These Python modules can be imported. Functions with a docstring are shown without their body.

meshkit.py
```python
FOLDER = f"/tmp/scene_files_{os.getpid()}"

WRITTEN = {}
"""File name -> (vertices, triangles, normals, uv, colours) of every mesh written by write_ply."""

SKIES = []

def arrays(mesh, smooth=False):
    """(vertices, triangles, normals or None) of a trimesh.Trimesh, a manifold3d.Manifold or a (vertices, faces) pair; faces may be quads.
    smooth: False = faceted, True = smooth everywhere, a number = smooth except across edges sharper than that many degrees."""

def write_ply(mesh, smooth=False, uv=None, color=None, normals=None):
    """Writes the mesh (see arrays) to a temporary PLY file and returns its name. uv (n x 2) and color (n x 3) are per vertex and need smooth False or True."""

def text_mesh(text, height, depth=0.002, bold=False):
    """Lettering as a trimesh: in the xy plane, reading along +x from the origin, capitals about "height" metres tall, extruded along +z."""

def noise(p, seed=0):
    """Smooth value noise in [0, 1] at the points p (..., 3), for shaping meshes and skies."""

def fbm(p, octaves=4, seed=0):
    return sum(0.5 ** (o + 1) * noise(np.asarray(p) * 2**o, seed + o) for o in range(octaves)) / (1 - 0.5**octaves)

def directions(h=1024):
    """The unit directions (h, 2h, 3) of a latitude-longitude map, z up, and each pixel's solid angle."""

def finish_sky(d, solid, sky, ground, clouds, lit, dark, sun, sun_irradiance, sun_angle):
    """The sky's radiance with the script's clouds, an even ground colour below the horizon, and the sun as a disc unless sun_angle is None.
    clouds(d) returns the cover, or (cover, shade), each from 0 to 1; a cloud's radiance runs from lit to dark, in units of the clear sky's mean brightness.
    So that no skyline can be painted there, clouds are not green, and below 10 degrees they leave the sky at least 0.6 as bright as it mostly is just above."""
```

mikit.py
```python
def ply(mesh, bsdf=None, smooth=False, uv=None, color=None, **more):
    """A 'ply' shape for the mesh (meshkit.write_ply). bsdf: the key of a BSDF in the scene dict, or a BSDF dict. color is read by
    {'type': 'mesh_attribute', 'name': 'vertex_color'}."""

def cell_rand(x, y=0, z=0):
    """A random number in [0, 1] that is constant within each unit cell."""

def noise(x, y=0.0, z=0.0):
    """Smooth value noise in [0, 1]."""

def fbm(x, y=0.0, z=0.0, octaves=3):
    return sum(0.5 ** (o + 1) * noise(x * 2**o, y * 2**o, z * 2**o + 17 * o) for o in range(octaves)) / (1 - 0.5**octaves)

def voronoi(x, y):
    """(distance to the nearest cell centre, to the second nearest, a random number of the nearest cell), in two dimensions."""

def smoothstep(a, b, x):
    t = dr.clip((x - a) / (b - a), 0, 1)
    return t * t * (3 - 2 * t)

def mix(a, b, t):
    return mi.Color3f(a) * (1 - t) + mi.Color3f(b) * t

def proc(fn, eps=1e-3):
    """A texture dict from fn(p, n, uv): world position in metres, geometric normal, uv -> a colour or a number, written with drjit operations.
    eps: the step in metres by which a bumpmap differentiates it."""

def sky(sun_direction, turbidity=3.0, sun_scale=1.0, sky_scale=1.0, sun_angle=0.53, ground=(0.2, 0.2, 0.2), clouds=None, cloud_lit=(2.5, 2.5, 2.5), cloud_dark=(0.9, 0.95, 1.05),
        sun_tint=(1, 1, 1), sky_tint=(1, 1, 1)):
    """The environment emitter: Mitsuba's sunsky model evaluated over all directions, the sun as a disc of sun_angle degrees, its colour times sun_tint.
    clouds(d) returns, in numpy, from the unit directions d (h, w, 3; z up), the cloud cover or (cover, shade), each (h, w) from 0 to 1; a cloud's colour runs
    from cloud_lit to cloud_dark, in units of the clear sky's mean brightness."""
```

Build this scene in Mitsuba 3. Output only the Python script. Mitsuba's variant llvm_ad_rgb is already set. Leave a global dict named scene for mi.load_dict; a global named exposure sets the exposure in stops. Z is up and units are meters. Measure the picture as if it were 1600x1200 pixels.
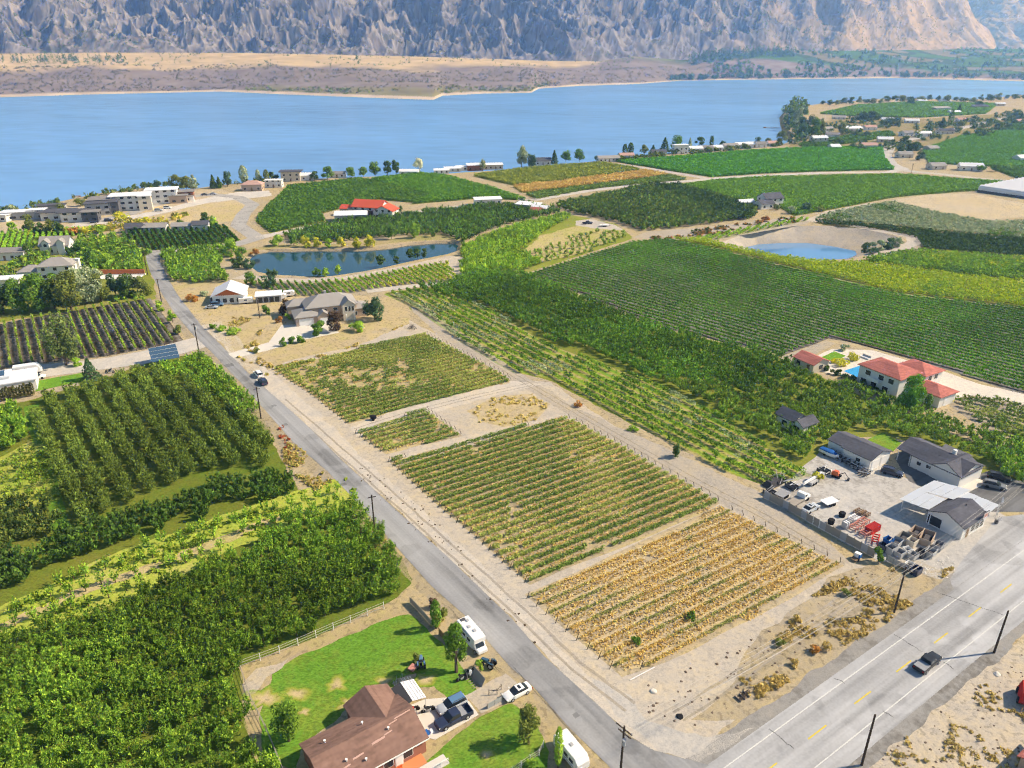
import math, random
import numpy as np, trimesh, shapely
from shapely.geometry import Polygon, LineString, Point
from shapely import affinity
import drjit as dr, mitsuba as mi, mikit, meshkit
from mikit import proc, noise, fbm, smoothstep, mix

# ------------------------------------------------------------------ camera, sky, exposure
FPX, PITCH, CAM_H = 1170.0, math.radians(24.2), 86.0        # focal length in photo pixels (1600 wide)
T = mi.ScalarTransform4f
scene, labels = {}, {}
exposure = 2.35
CAM_FWD = (0, math.cos(PITCH), -math.sin(PITCH))
scene['camera'] = {'type': 'perspective', 'fov': math.degrees(2 * math.atan(800 / FPX)), 'fov_axis': 'x', 'near_clip': 1.0, 'far_clip': 30000.0,
                   'to_world': T().look_at(origin=[0, 0, CAM_H], target=[0, CAM_FWD[1] * 10, CAM_H + CAM_FWD[2] * 10], up=[0, 0, 1]),
                   'medium': {'type': 'ref', 'id': 'haze_air'}}
SUN_EL, SUN_AZ = math.radians(40), math.radians(9)          # azimuth from +x (right) towards +y (away)
scene['sky'] = mikit.sky([math.cos(SUN_EL) * math.cos(SUN_AZ), math.cos(SUN_EL) * math.sin(SUN_AZ), math.sin(SUN_EL)], turbidity=3, sky_scale=0.7, sun_tint=(0.94, 1.0, 1.13))
HAZE = 0.85e-4
scene['haze_air'] = {'type': 'homogeneous', 'albedo': {'type': 'rgb', 'value': [0.95, 0.955, 0.96]}, 'sigma_t': {'type': 'rgb', 'value': [HAZE * 0.5, HAZE * 1.0, HAZE * 2.1]}, 'phase': {'type': 'hg', 'g': 0.45}}
scene['haze'] = {'type': 'cube', 'to_world': T().translate([0, 3000, 308]).scale([7800, 6200, 328]), 'bsdf': {'type': 'null'}, 'interior': {'type': 'ref', 'id': 'haze_air'}}
labels['haze'] = {'label': 'thin blue air haze over the valley', 'category': 'haze', 'kind': 'stuff'}

# ------------------------------------------------------------------ helpers
rng = np.random.default_rng(7)

def at(px, py, z=0.0):
    """The point at height z that the photograph shows at pixel (px, py)."""
    u, v = (px - 800) / FPX, (py - 600) / FPX
    d = (u, math.cos(PITCH) - v * math.sin(PITCH), -math.sin(PITCH) - v * math.cos(PITCH))
    t = (z - CAM_H) / d[2]
    return np.array([d[0] * t, d[1] * t, z])

def P2(pts, z=0.0):
    return np.array([at(x, y, z)[:2] for x, y in pts])

def mpp(py):
    th = PITCH + math.atan((py - 600) / FPX)
    return CAM_H / math.sin(th) * math.cos(th - PITCH) / FPX

def vpp(py):                                              # metres of height per pixel
    return mpp(py) / max(0.45, math.cos(PITCH + math.atan((py - 600) / FPX)))

used = {}
def numbered(name):
    n = used.get(name, -1) + 1
    used[name] = n
    return name if n == 0 else f'{name}_{n:03d}'

def tag(k, label=None, cat=None, group=None, kind=None):
    d = {a: b for a, b in (('label', label), ('category', cat), ('group', group), ('kind', kind)) if b}
    if d: labels[k] = d

def add(name, mesh, mat, label=None, cat=None, group=None, kind=None, smooth=False, uv=None, color=None, parent=None):
    k = numbered(f'{parent}__{name}' if parent else name)
    if isinstance(mesh, list): mesh = join(mesh)
    scene[k] = mikit.ply(mesh, mat, smooth=smooth, uv=uv, color=color)
    tag(k, label, cat, group, kind)
    return k

def thing(name, label, cat, group=None):
    k = numbered(name); tag(k, label, cat, group)
    return k

def join(ms):
    vs, fs, n = [], [], 0
    for v, f in ms:
        vs.append(v); fs.append(f + n); n += len(v)
    return np.vstack(vs), np.vstack(fs)

def tri(q):                                               # quads to triangles
    q = np.asarray(q); return np.vstack([q[:, [0, 1, 2]], q[:, [0, 2, 3]]])

def rot(v, yaw):
    c, s = math.cos(yaw), math.sin(yaw)
    v = np.asarray(v, float); o = v.copy()
    o[:, 0] = v[:, 0] * c - v[:, 1] * s; o[:, 1] = v[:, 0] * s + v[:, 1] * c
    return o

def xf(m, loc=(0, 0, 0), yaw=0.0, s=1.0):
    v, f = m
    return rot(np.asarray(v) * s, yaw) + np.asarray(loc, float), f

BOXF = tri([[0, 3, 2, 1], [4, 5, 6, 7], [0, 1, 5, 4], [1, 2, 6, 5], [2, 3, 7, 6], [3, 0, 4, 7]])
def box(x0, x1, y0, y1, z0, z1):
    return np.array([[x0, y0, z0], [x1, y0, z0], [x1, y1, z0], [x0, y1, z0], [x0, y0, z1], [x1, y0, z1], [x1, y1, z1], [x0, y1, z1]], float), BOXF

def hexa(bot, top):                                       # two quads (4 x 3 each) to a solid
    return np.vstack([bot, top]).astype(float), BOXF

def taper(x0, x1, y0, y1, z0, z1, ix0, ix1, iy):          # box whose top is drawn in
    return hexa([[x0, y0, z0], [x1, y0, z0], [x1, y1, z0], [x0, y1, z0]], [[x0 + ix0, y0 + iy, z1], [x1 - ix1, y0 + iy, z1], [x1 - ix1, y1 - iy, z1], [x0 + ix0, y1 - iy, z1]])

def cyl(p0, p1, r0, r1=None, n=8):
    p0, p1 = np.asarray(p0, float), np.asarray(p1, float); r1 = r0 if r1 is None else r1
    z = (p1 - p0) / np.linalg.norm(p1 - p0)
    x = np.cross(z, [0, 0, 1] if abs(z[2]) < .9 else [1, 0, 0]); x /= np.linalg.norm(x); y = np.cross(z, x)
    a = np.arange(n) * 2 * np.pi / n
    ring = np.cos(a)[:, None] * x + np.sin(a)[:, None] * y
    v = np.vstack([p0 + ring * r0, p1 + ring * r1, [p0], [p1]]); i = np.arange(n); j = (i + 1) % n
    f = np.vstack([np.stack([i, j, j + n], 1), np.stack([i, j + n, i + n], 1), np.stack([j, i, i * 0 + 2 * n], 1), np.stack([i + n, j + n, i * 0 + 2 * n + 1], 1)])
    return v, f

def tube(pts, r, n=4):
    return join([cyl(a, b, r, r, n) for a, b in zip(pts[:-1], pts[1:])])

def flat(poly, z):
    """Sheet of a shapely polygon at height z."""
    vs, fs, n = [], [], 0
    for g in getattr(poly, 'geoms', [poly]):
        if g.area < 1e-3: continue
        v, f = trimesh.creation.triangulate_polygon(g, engine='earcut')
        a, b, c = (v[f[:, k]] for k in range(3))
        cr = (b[:, 0] - a[:, 0]) * (c[:, 1] - a[:, 1]) - (b[:, 1] - a[:, 1]) * (c[:, 0] - a[:, 0])
        f = np.where((cr < 0)[:, None], f[:, ::-1], f)
        vs.append(np.c_[v, np.full(len(v), z)]); fs.append(f + n); n += len(v)
    return np.vstack(vs), np.vstack(fs)

def ragged(poly, amp, step=None, seed=0):
    """The polygon with an uneven, natural edge."""
    if amp <= 0: return poly
    step = step or max(1.0, amp * 1.5)
    r = np.array(poly.exterior.segmentize(step).coords)[:-1]
    n1 = meshkit.fbm(np.c_[r / (step * 3), np.full(len(r), seed)], 3, seed)
    n2 = meshkit.fbm(np.c_[r / (step * 3) + 31, np.full(len(r), seed)], 3, seed + 5)
    q = Polygon(r + np.c_[n1 - .5, n2 - .5] * 2.4 * amp).buffer(0)
    return q if q.geom_type == 'Polygon' else max(q.geoms, key=lambda g: g.area)

LEVEL = 0.012
def zone(name, pts, t, tone=1.0, lev=1, amp=.6, label=None, mat='earth', world=False, parent=None, kind='structure', cut=None, cat=None):
    p = Polygon(pts if world else P2(pts)).buffer(0)
    p = ragged(p if p.geom_type == 'Polygon' else max(p.geoms, key=lambda g: g.area), amp, seed=len(scene))
    if cut is not None: p = p.difference(cut)
    v, f = flat(p, lev * LEVEL)
    return add(name, (v, f), mat, label, cat, None, None if parent else kind, uv=np.c_[np.full(len(v), t), np.full(len(v), tone)], parent=parent)

# ------------------------------------------------------------------ materials
def rgb(*c): return {'type': 'rgb', 'value': [float(x) for x in c]}
def matte(name, c, two=True):
    scene[name] = {'type': 'twosided', 'b': {'type': 'diffuse', 'reflectance': rgb(*c)}} if two else {'type': 'diffuse', 'reflectance': rgb(*c)}
    return name
def gloss(name, c, rough=.3, metal=0.0, spec=.5, coat=0.0):
    scene[name] = {'type': 'twosided', 'b': {'type': 'principled', 'base_color': rgb(*c), 'roughness': rough, 'metallic': metal, 'specular': spec, 'clearcoat': coat}}
    return name

RAMP = [(.13, .10, .065), (.40, .39, .37), (.43, .385, .32), (.43, .345, .19), (.25, .275, .045), (.095, .20, .022)]   # soil, gravel, pale dirt, straw, yellow-green, green
def ramp(t):
    c = mi.Color3f(*RAMP[0])
    for k in range(1, 6): c = mix(c, RAMP[k], dr.clip(t - (k - 1), 0, 1))
    return c
def earth_fn(p, n, uv):
    a = fbm(p.x * .045, p.y * .045, 3.1, 3) - .5
    b = fbm(p.x * .33, p.y * .33, 7.7, 3) - .5
    c = noise(p.x * 2.1, p.y * 2.1) - .5
    d = noise(p.x * 7.3 + 9, p.y * 7.3) - .5
    t = dr.clip(uv.x + a * .75 + b * 1.0 + c * .35, 0, 5)
    e = fbm(p.x * 1.7 + 40, p.y * 1.7, 2.0, 3)
    clump = 1 - .30 * smoothstep(.56, .74, e) * smoothstep(1.6, 2.6, uv.x) * (1 - smoothstep(3.6, 4.3, uv.x))          # tufts and scrub in dry ground
    blade = noise(p.x * 3.1 - p.y * 1.2, p.y * 5.2) - .5
    return ramp(t) * (uv.y * (1 + .30 * b + .15 * c + .22 * d + .55 * blade * smoothstep(3.6, 4.6, uv.x)) * clump)
scene['earth'] = {'type': 'twosided', 'b': {'type': 'diffuse', 'reflectance': proc(earth_fn)}}
HD = math.radians(34.3); SD = math.radians(-53.7)
def asphalt_fn(p, n, uv):
    ang_h = uv.x < .5
    cx = dr.select(ang_h, math.cos(HD), math.cos(SD)); sx = dr.select(ang_h, math.sin(HD), math.sin(SD))
    al, ac = p.x * cx + p.y * sx, -p.x * sx + p.y * cx
    s = fbm(ac * 1.1, al * .035, 1.0, 3) - .5
    g = fbm(p.x * .12, p.y * .12, 5.0, 3) - .5
    h = noise(p.x * 4, p.y * 4) - .5
    k = uv.y * (1 + .62 * s + .34 * g + .12 * h - .16 * smoothstep(.60, .70, fbm(p.x * .25 + 7, p.y * .25, 9.0, 2)))
    return mi.Color3f(.985, 1.0, 1.02) * k
scene['asphalt'] = {'type': 'twosided', 'b': {'type': 'diffuse', 'reflectance': proc(asphalt_fn)}}
scene['leaf'] = {'type': 'principledthin', 'base_color': {'type': 'mesh_attribute', 'name': 'vertex_color'}, 'roughness': .6, 'diff_trans': .45, 'eta': 1.4}
scene['tinted'] = {'type': 'twosided', 'b': {'type': 'diffuse', 'reflectance': {'type': 'mesh_attribute', 'name': 'vertex_color'}}}
matte('bark', (.16, .12, .09)); matte('soil_dark', (.10, .075, .05))

# ------------------------------------------------------------------ foliage
def leaves(P, size, C, r, out=None, bias=.5, up=.25, axis=None, slim=1.0):
    """One leaf clump (a triangle) at each of the points P, facing roughly outwards."""
    n = len(P)
    N = r.normal(size=(n, 3))
    if out is not None: N = N * (1 - bias) + out * bias * 1.6
    N[:, 2] += up; N /= np.linalg.norm(N, axis=1, keepdims=True) + 1e-9
    if axis is not None: A = axis + r.normal(size=(n, 3)) * .55; N = N - A * (N * A).sum(1, keepdims=True) / ((A * A).sum(1, keepdims=True) + 1e-9); N /= np.linalg.norm(N, axis=1, keepdims=True) + 1e-9
    else: A = np.cross(N, r.normal(size=(n, 3)))
    A /= np.linalg.norm(A, axis=1, keepdims=True) + 1e-9
    B = np.cross(N, A)
    s = np.broadcast_to(size, (n,)) * r.uniform(.65, 1.4, n)
    e = r.uniform(.45, .8, n) * slim
    V = np.stack([P + A * s[:, None], P - A * (s * .5)[:, None] + B * (s * e)[:, None], P - A * (s * .5)[:, None] - B * (s * e)[:, None]], 1).reshape(-1, 3)
    return V, np.arange(3 * n).reshape(-1, 3), np.repeat(C, 3, 0)

def palette(n, cols, r, jit=.16):
    cols = np.asarray(cols, float)
    c = cols[r.integers(0, len(cols), n)] * r.uniform(1 - jit, 1 + jit, (n, 1))
    return np.clip(c * LEAF_GAIN, 0, .8)

LEAF_GAIN = np.array([2.35, 2.45, 1.65])
def crown(kind, H, R, n, size, cols, r, base=.25):
    """Leaf clumps of one crown standing on z = 0: kind round, cone, column, bush, orchard, weeping."""
    if kind in ('cone', 'column'):
        h = r.uniform(0, 1, n) ** (1.35 if kind == 'cone' else 1.0)
        rad = R * ((1 - h) ** .85 + .03) if kind == 'cone' else R * np.sin(np.pi * np.clip(h * .9 + .08, 0, 1)) ** .5
        if kind == 'cone': rad = rad * (.78 + .34 * np.abs(np.sin(h * 22)))
        a = r.uniform(0, 2 * np.pi, n); q = np.sqrt(r.uniform(.35, 1, n))
        a = a + .25 * np.sin(3 * a + 9 * h)
        P = np.c_[np.cos(a) * rad * q, np.sin(a) * rad * q, H * (base * .4 + h * (1 - base * .4))]
        out = np.c_[np.cos(a), np.sin(a), np.full(n, .35)]
        shade = np.ones(n)
    elif kind == 'orchard':                                 # upright leafy shoots fanning out of a low fork
        K = 20; az = np.arange(K) * 2.4 + r.uniform(-.5, .5, K); q = np.sqrt(r.uniform(.03, 1, K))
        end = np.c_[np.cos(az) * R * q, np.sin(az) * R * q, H * r.uniform(.62, 1.06, K) * (1.04 - .22 * q)]
        st = np.c_[np.cos(az) * R * .12, np.sin(az) * R * .12, np.full(K, H * .16)]
        k = r.integers(0, K, n); t = r.uniform(.08, 1, n) ** .75
        d = end[k] - st[k]
        P = st[k] + d * np.c_[t ** .7, t ** .7, t] + r.normal(size=(n, 3)) * (R * .15 * (1.1 - .75 * t))[:, None]
        P[:, 2] = np.clip(P[:, 2], .15, None)
        dn = d / np.linalg.norm(d, axis=1, keepdims=True)
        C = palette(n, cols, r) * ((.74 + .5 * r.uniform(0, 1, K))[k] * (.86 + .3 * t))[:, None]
        o = np.c_[np.cos(az[k]), np.sin(az[k]), np.full(n, .3)]
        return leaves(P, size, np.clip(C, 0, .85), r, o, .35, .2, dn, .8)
    else:
        L = {'round': 13, 'bush': 7, 'weeping': 11}[kind]
        lo, hi = (base, 1.0) if kind != 'bush' else (.0, .85)
        lc = np.zeros((L, 3)); lr = np.zeros(L)
        for i in range(L):
            a, q = r.uniform(0, 2 * np.pi), math.sqrt(r.uniform(0.05, 1))
            z = r.uniform(0, 1)
            w = math.sin(math.pi * min(1, .22 + .68 * z)) ** .7
            lc[i] = (math.cos(a) * q * R * .72 * w, math.sin(a) * q * R * .72 * w, H * (lo + (hi - lo) * (.12 + .76 * z)))
            lr[i] = R * r.uniform(.30, .50)
        k = r.integers(0, L, n)
        d = r.normal(size=(n, 3)); d /= np.linalg.norm(d, axis=1, keepdims=True)
        q = r.uniform(.25, 1, n) ** .45
        asp = min(1.3, max(.6, H * (hi - lo) / (2 * R)))
        P = lc[k] + d * (lr[k] * q)[:, None] * np.array([1, 1, asp])
        P[:, 2] = np.clip(P[:, 2], H * .02, None)
        out = d
        shade = (.82 + .36 * r.uniform(0, 1, L))[k]
    C = palette(n, cols, r) * shade[:, None]
    return leaves(P, size, C, r, out, .5)

def limbs(H, R, r, base=.3, n=5):
    th = max(.05, H * .022)
    ms = [cyl((0, 0, -.1), (0, 0, H * (base + .25)), th * 1.3, th * .6, 6)]
    for i in range(n):
        a = 2 * np.pi * i / n + r.uniform(-.4, .4); z = H * r.uniform(base * .6, base + .25)
        ms.append(cyl((0, 0, z), (math.cos(a) * R * .6, math.sin(a) * R * .6, z + H * r.uniform(.2, .4)), th * .5, th * .15, 4))
    return join(ms)

GREEN = [(.045, .085, .018), (.065, .115, .022), (.09, .15, .03)]
DARK = [(.028, .05, .018), (.04, .065, .022), (.055, .085, .026)]
YELLOW = [(.28, .25, .03), (.34, .29, .035), (.21, .22, .03)]
LIME = [(.14, .21, .03), (.19, .25, .035), (.10, .17, .03)]
OLIVE = [(.09, .105, .035), (.12, .13, .04), (.07, .085, .03)]
SILVER = [(.19, .21, .19), (.25, .26, .23), (.12, .15, .11)]
PURPLE = [(.035, .022, .022), (.05, .03, .028), (.06, .04, .035)]
RUST = [(.22, .09, .03), (.28, .13, .04), (.16, .09, .03)]
BLUEGREEN = [(.03, .06, .04), (.045, .075, .05), (.06, .09, .055)]
COLS = dict(green=GREEN, dark=DARK, yellow=YELLOW, lime=LIME, olive=OLIVE, silver=SILVER, purple=PURPLE, rust=RUST, bluegreen=BLUEGREEN)

def tree(name, px, py, hpx, wpx, kind, cols, label, cat=None, group=None, leafpx=1.7, dens=1.0, z=0.0, single=False, base=.28):
    """A tree or shrub that stands at pixel (px, py), hpx tall and wpx wide in the photograph."""
    b = at(px, py, z); H, R = hpx * vpp(py), wpx * mpp(py) / 2
    m = mpp(py); size = min(.6, max(.2, m * leafpx, R * .07))
    n = int(np.clip(dens * 2.3 * (wpx * hpx) / leafpx ** 2 * (m * leafpx / size) ** 2 * 1.7, 40, 3800))
    V, F, C = crown(kind, H, R, n, size, COLS[cols] if isinstance(cols, str) else cols, rng, base)
    V = V + b
    if single: return add(name, (V, F), 'leaf', label, cat or 'tree', group, color=C)
    k = thing(name, label, cat or ('tree' if kind != 'bush' else 'shrub'), group)
    tr, tf = limbs(H, R, rng, .05 if kind in ('bush', 'column') else base)
    add('trunk' if kind != 'bush' else 'stem', (tr + b, tf), 'bark', parent=k)
    add('crown' if kind != 'bush' else 'foliage', (V, F), 'leaf', color=C, parent=k)
    return k

# ------------------------------------------------------------------ row crops
def row_lines(poly, ang, spacing, phase=.5, minlen=2.0):
    """The rows of a field: (a, b) end points, in order."""
    q = affinity.rotate(poly, -ang, origin=(0, 0))
    x0, y0, x1, y1 = q.bounds; out = []
    for y in np.arange(y0 + spacing * phase, y1, spacing):
        s = q.intersection(LineString([(x0 - 9, y), (x1 + 9, y)]))
        for g in getattr(s, 'geoms', [s]):
            if g.geom_type == 'LineString' and g.length > minlen:
                c = np.array(g.coords); c = c[np.argsort(c[:, 0])]
                out.append((rot(c[:1], math.radians(ang))[0], rot(c[-1:], math.radians(ang))[0]))
    return out

def row_ground(name, poly, ang, spacing, t_row, t_mid, tone=(1, 1), lev=2, label=None, phase=.5, kind='structure'):
    """The field's ground: strips under the rows and between them."""
    q = affinity.rotate(poly, -ang, origin=(0, 0)); x0, y0, x1, y1 = q.bounds
    V, F, U, n = [], [], [], 0
    ys = np.arange(y0 - spacing * (1 - phase), y1 + spacing, spacing / 4)
    for i, y in enumerate(ys[:-1]):
        s = q.intersection(shapely.box(x0 - 9, y, x1 + 9, ys[i + 1]))
        if s.is_empty or s.area < .01: continue
        for g in getattr(s, 'geoms', [s]):
            if g.geom_type != 'Polygon' or g.area < .01: continue
            v, f = flat(g, lev * LEVEL)
            ph = ((v[:, 1] - (y0 + spacing * phase)) / spacing) % 1.0
            w = .5 - .5 * np.cos(2 * np.pi * ph)                                          # 0 on the row, 1 between
            V.append(np.c_[rot(np.c_[v[:, :2]], math.radians(ang)), v[:, 2]]); F.append(f + n); n += len(v)
            U.append(np.c_[t_row + (t_mid - t_row) * w, tone[0] + (tone[1] - tone[0]) * w])
    return add(name, (np.vstack(V), np.vstack(F)), 'earth', label, None, None, kind, uv=np.vstack(U))

def plants(rows, per_m, w, z0, z1, size, cols, patch=None, gap=0.0, gap_scale=.12, r=rng, zoff=None, stake=0.0):
    """Leaf clumps of every row as (V, F, C); patch(x, y) in [0, 1] picks along the list of palettes cols."""
    out = []
    for a, b in rows:
        a, b = np.asarray(a), np.asarray(b); L = np.linalg.norm(b - a)
        n = max(4, int(L * per_m)); s = r.uniform(0, 1, n)
        d = (b - a) / L; nrm = np.array([-d[1], d[0]])
        o = np.clip(r.normal(size=n) * .45, -1.1, 1.1)
        xy = a + np.outer(s, b - a) + np.outer(o * w / 2, nrm)
        hz = meshkit.noise(np.c_[xy * .8, np.zeros(n)], 3)
        z = z0 + (z1 - z0) * r.uniform(0, 1, n) ** .8 * (.65 + .5 * hz)
        if gap > 0:
            keep = meshkit.noise(np.c_[xy * gap_scale, np.full(n, 5.)], 11) * .55 + meshkit.noise(np.c_[xy * .55, np.full(n, 2.)], 12) * .45 > gap
            xy, z, o = xy[keep], z[keep], o[keep]; n = len(xy)
            if n < 3: continue
        P = np.c_[xy, z]
        if zoff is not None: P[:, 2] += zoff(P[:, 0], P[:, 1])
        q = patch(xy[:, 0], xy[:, 1]) if patch is not None else np.zeros(n)
        i = np.clip((q * len(cols) + r.uniform(-.5, .5, n)).astype(int), 0, len(cols) - 1)
        C = np.zeros((n, 3))
        for k in range(len(cols)):
            m = i == k
            if m.any(): C[m] = palette(int(m.sum()), cols[k], r)
        out.append(leaves(P, size, C, r, np.c_[nrm[0] * o, nrm[1] * o, np.full(n, .4)], .4))
    return out

def merge(parts):
    vs, fs, cs, n = [], [], [], 0
    for v, f, c in parts:
        vs.append(v); fs.append(f + n); cs.append(c); n += len(v)
    return np.vstack(vs), np.vstack(fs), np.vstack(cs)

def patches(scale, seed, lo=.3, hi=.7):
    return lambda x, y: np.clip((meshkit.fbm(np.c_[x * scale, y * scale, np.full(len(x), .5)], 3, seed) - lo) / (hi - lo), 0, 1)

def vineyard(name, pts, ang, spacing, per_m, w, z0, z1, size, cols, label, group=None, each=True, patch=None, gap=0.0, ground=None, lev=2, cat='vine row', phase=.5, zoff=None, glabel=None, amp=.4, posts=False):
    poly = ragged(Polygon(P2(pts)).buffer(0), amp, 4.0, len(scene))
    if ground: row_ground(name.replace('row', 'ground') if 'row' in name else name + '_ground', poly, ang, spacing, *ground, lev=lev, label=glabel, phase=phase)
    rows = row_lines(poly.buffer(-.5), ang, spacing, phase)
    ms = plants(rows, per_m, w, z0, z1, size, cols, patch, gap, zoff=zoff)
    if each:
        for v, f, c in ms:
            if not posts: add(name, (v, f), 'leaf', label, cat, group, color=c); continue
            k = thing(name, label, cat, group); add('foliage', (v, f), 'leaf', color=c, parent=k)
            j = int(np.argmin([abs((v[:, :2].mean(0) - a) @ np.array([-(b - a)[1], (b - a)[0]]) / np.linalg.norm(b - a)) for a, b in rows])); a, b = rows[j]
            d = (b - a) / np.linalg.norm(b - a)
            for e, s_ in ((a, -1), (b, 1)): add('end_post', cyl((*(e + d * s_ * .9), -.05), (*(e + d * s_ * .35), 1.35), .07, .06, 5), 'pole_wood', parent=k)
    else:
        v, f, c = merge(ms); add(name, (v, f), 'leaf', label, cat, None, 'stuff', color=c)
    return rows
# ------------------------------------------------------------------ land, lake, ponds
LAKE_Z = -3.0
SHORE = [(-60, 334), (0, 331), (40, 326), (80, 318), (120, 309), (160, 301), (200, 297), (245, 290), (290, 297), (330, 291), (370, 286), (420, 282), (455, 281), (500, 279), (550, 277),
         (610, 275), (650, 272), (690, 272), (730, 269), (780, 266), (830, 262), (900, 255), (960, 249), (1020, 242), (1080, 237), (1140, 233), (1190, 229), (1222, 226), (1240, 219),
         (1238, 209), (1230, 202), (1226, 192), (1224, 180), (1232, 171), (1250, 166), (1290, 161), (1330, 158), (1370, 155), (1420, 154), (1470, 155), (1520, 156), (1560, 152), (1600, 148), (1700, 140)]
shore = P2(SHORE)
land = Polygon(np.vstack([[(-3500, -1500), (-3500, 260), (-900, 330)], shore, [(3000, 2150), (6000, 2300), (6000, -1500)]])).buffer(0)
POND1 = [(383, 402), (392, 394), (420, 389), (470, 388), (520, 388), (560, 388), (605, 384), (640, 379), (680, 376), (712, 376), (722, 381), (718, 390), (700, 397), (660, 405), (610, 416), (570, 424), (520, 431), (470, 432), (425, 429), (398, 424), (386, 414)]
POND2R = [(1128, 378), (1175, 361), (1240, 353), (1310, 353), (1350, 358), (1400, 369), (1412, 378), (1385, 391), (1345, 400), (1320, 407), (1260, 408), (1200, 404), (1160, 394)]
POND2W = [(1163, 387), (1185, 382), (1220, 380), (1262, 380), (1300, 385), (1335, 392), (1337, 398), (1320, 405), (1260, 408), (1215, 404), (1180, 397)]
pond1 = ragged(Polygon(P2(POND1)).buffer(2).buffer(-2), 1.0, 5, 1)
pond2 = Polygon(P2(POND2R)).buffer(4).buffer(-4)
PIT = -6.0
pond2w = Polygon(P2(POND2W, PIT)).intersection(pond2.buffer(-3)).buffer(3).buffer(-3)
ground = land.difference(pond1).difference(pond2)
gv, gf = flat(ground, 0.0)
add('ground', (gv, gf), 'earth', 'dry tan ground of the orchard bench', None, None, 'structure', uv=np.c_[np.full(len(gv), 2.75), np.full(len(gv), 1.0)])

def skirt(poly, dz, inset, name, t, tone=1.0, outward=False, label=None):
    """Bank from the edge of the polygon (z = 0) down by dz over 'inset' metres."""
    r = np.array(poly.exterior.segmentize(8).coords)[:-1]
    if not poly.exterior.is_ccw: r = r[::-1]
    nx = np.roll(r, -1, 0) - np.roll(r, 1, 0); nn = np.c_[-nx[:, 1], nx[:, 0]]; nn /= np.linalg.norm(nn, axis=1, keepdims=True) + 1e-9
    q = r + nn * inset * (-1 if outward else 1)
    V = np.vstack([np.c_[r, np.zeros(len(r))], np.c_[q, np.full(len(r), dz)]]); n = len(r); i = np.arange(n); j = (i + 1) % n
    add(name, (V, tri(np.stack([i, j, j + n, i + n], 1))), 'earth', label, None, None, 'structure', uv=np.c_[np.full(2 * n, t), np.full(2 * n, tone)])
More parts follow.
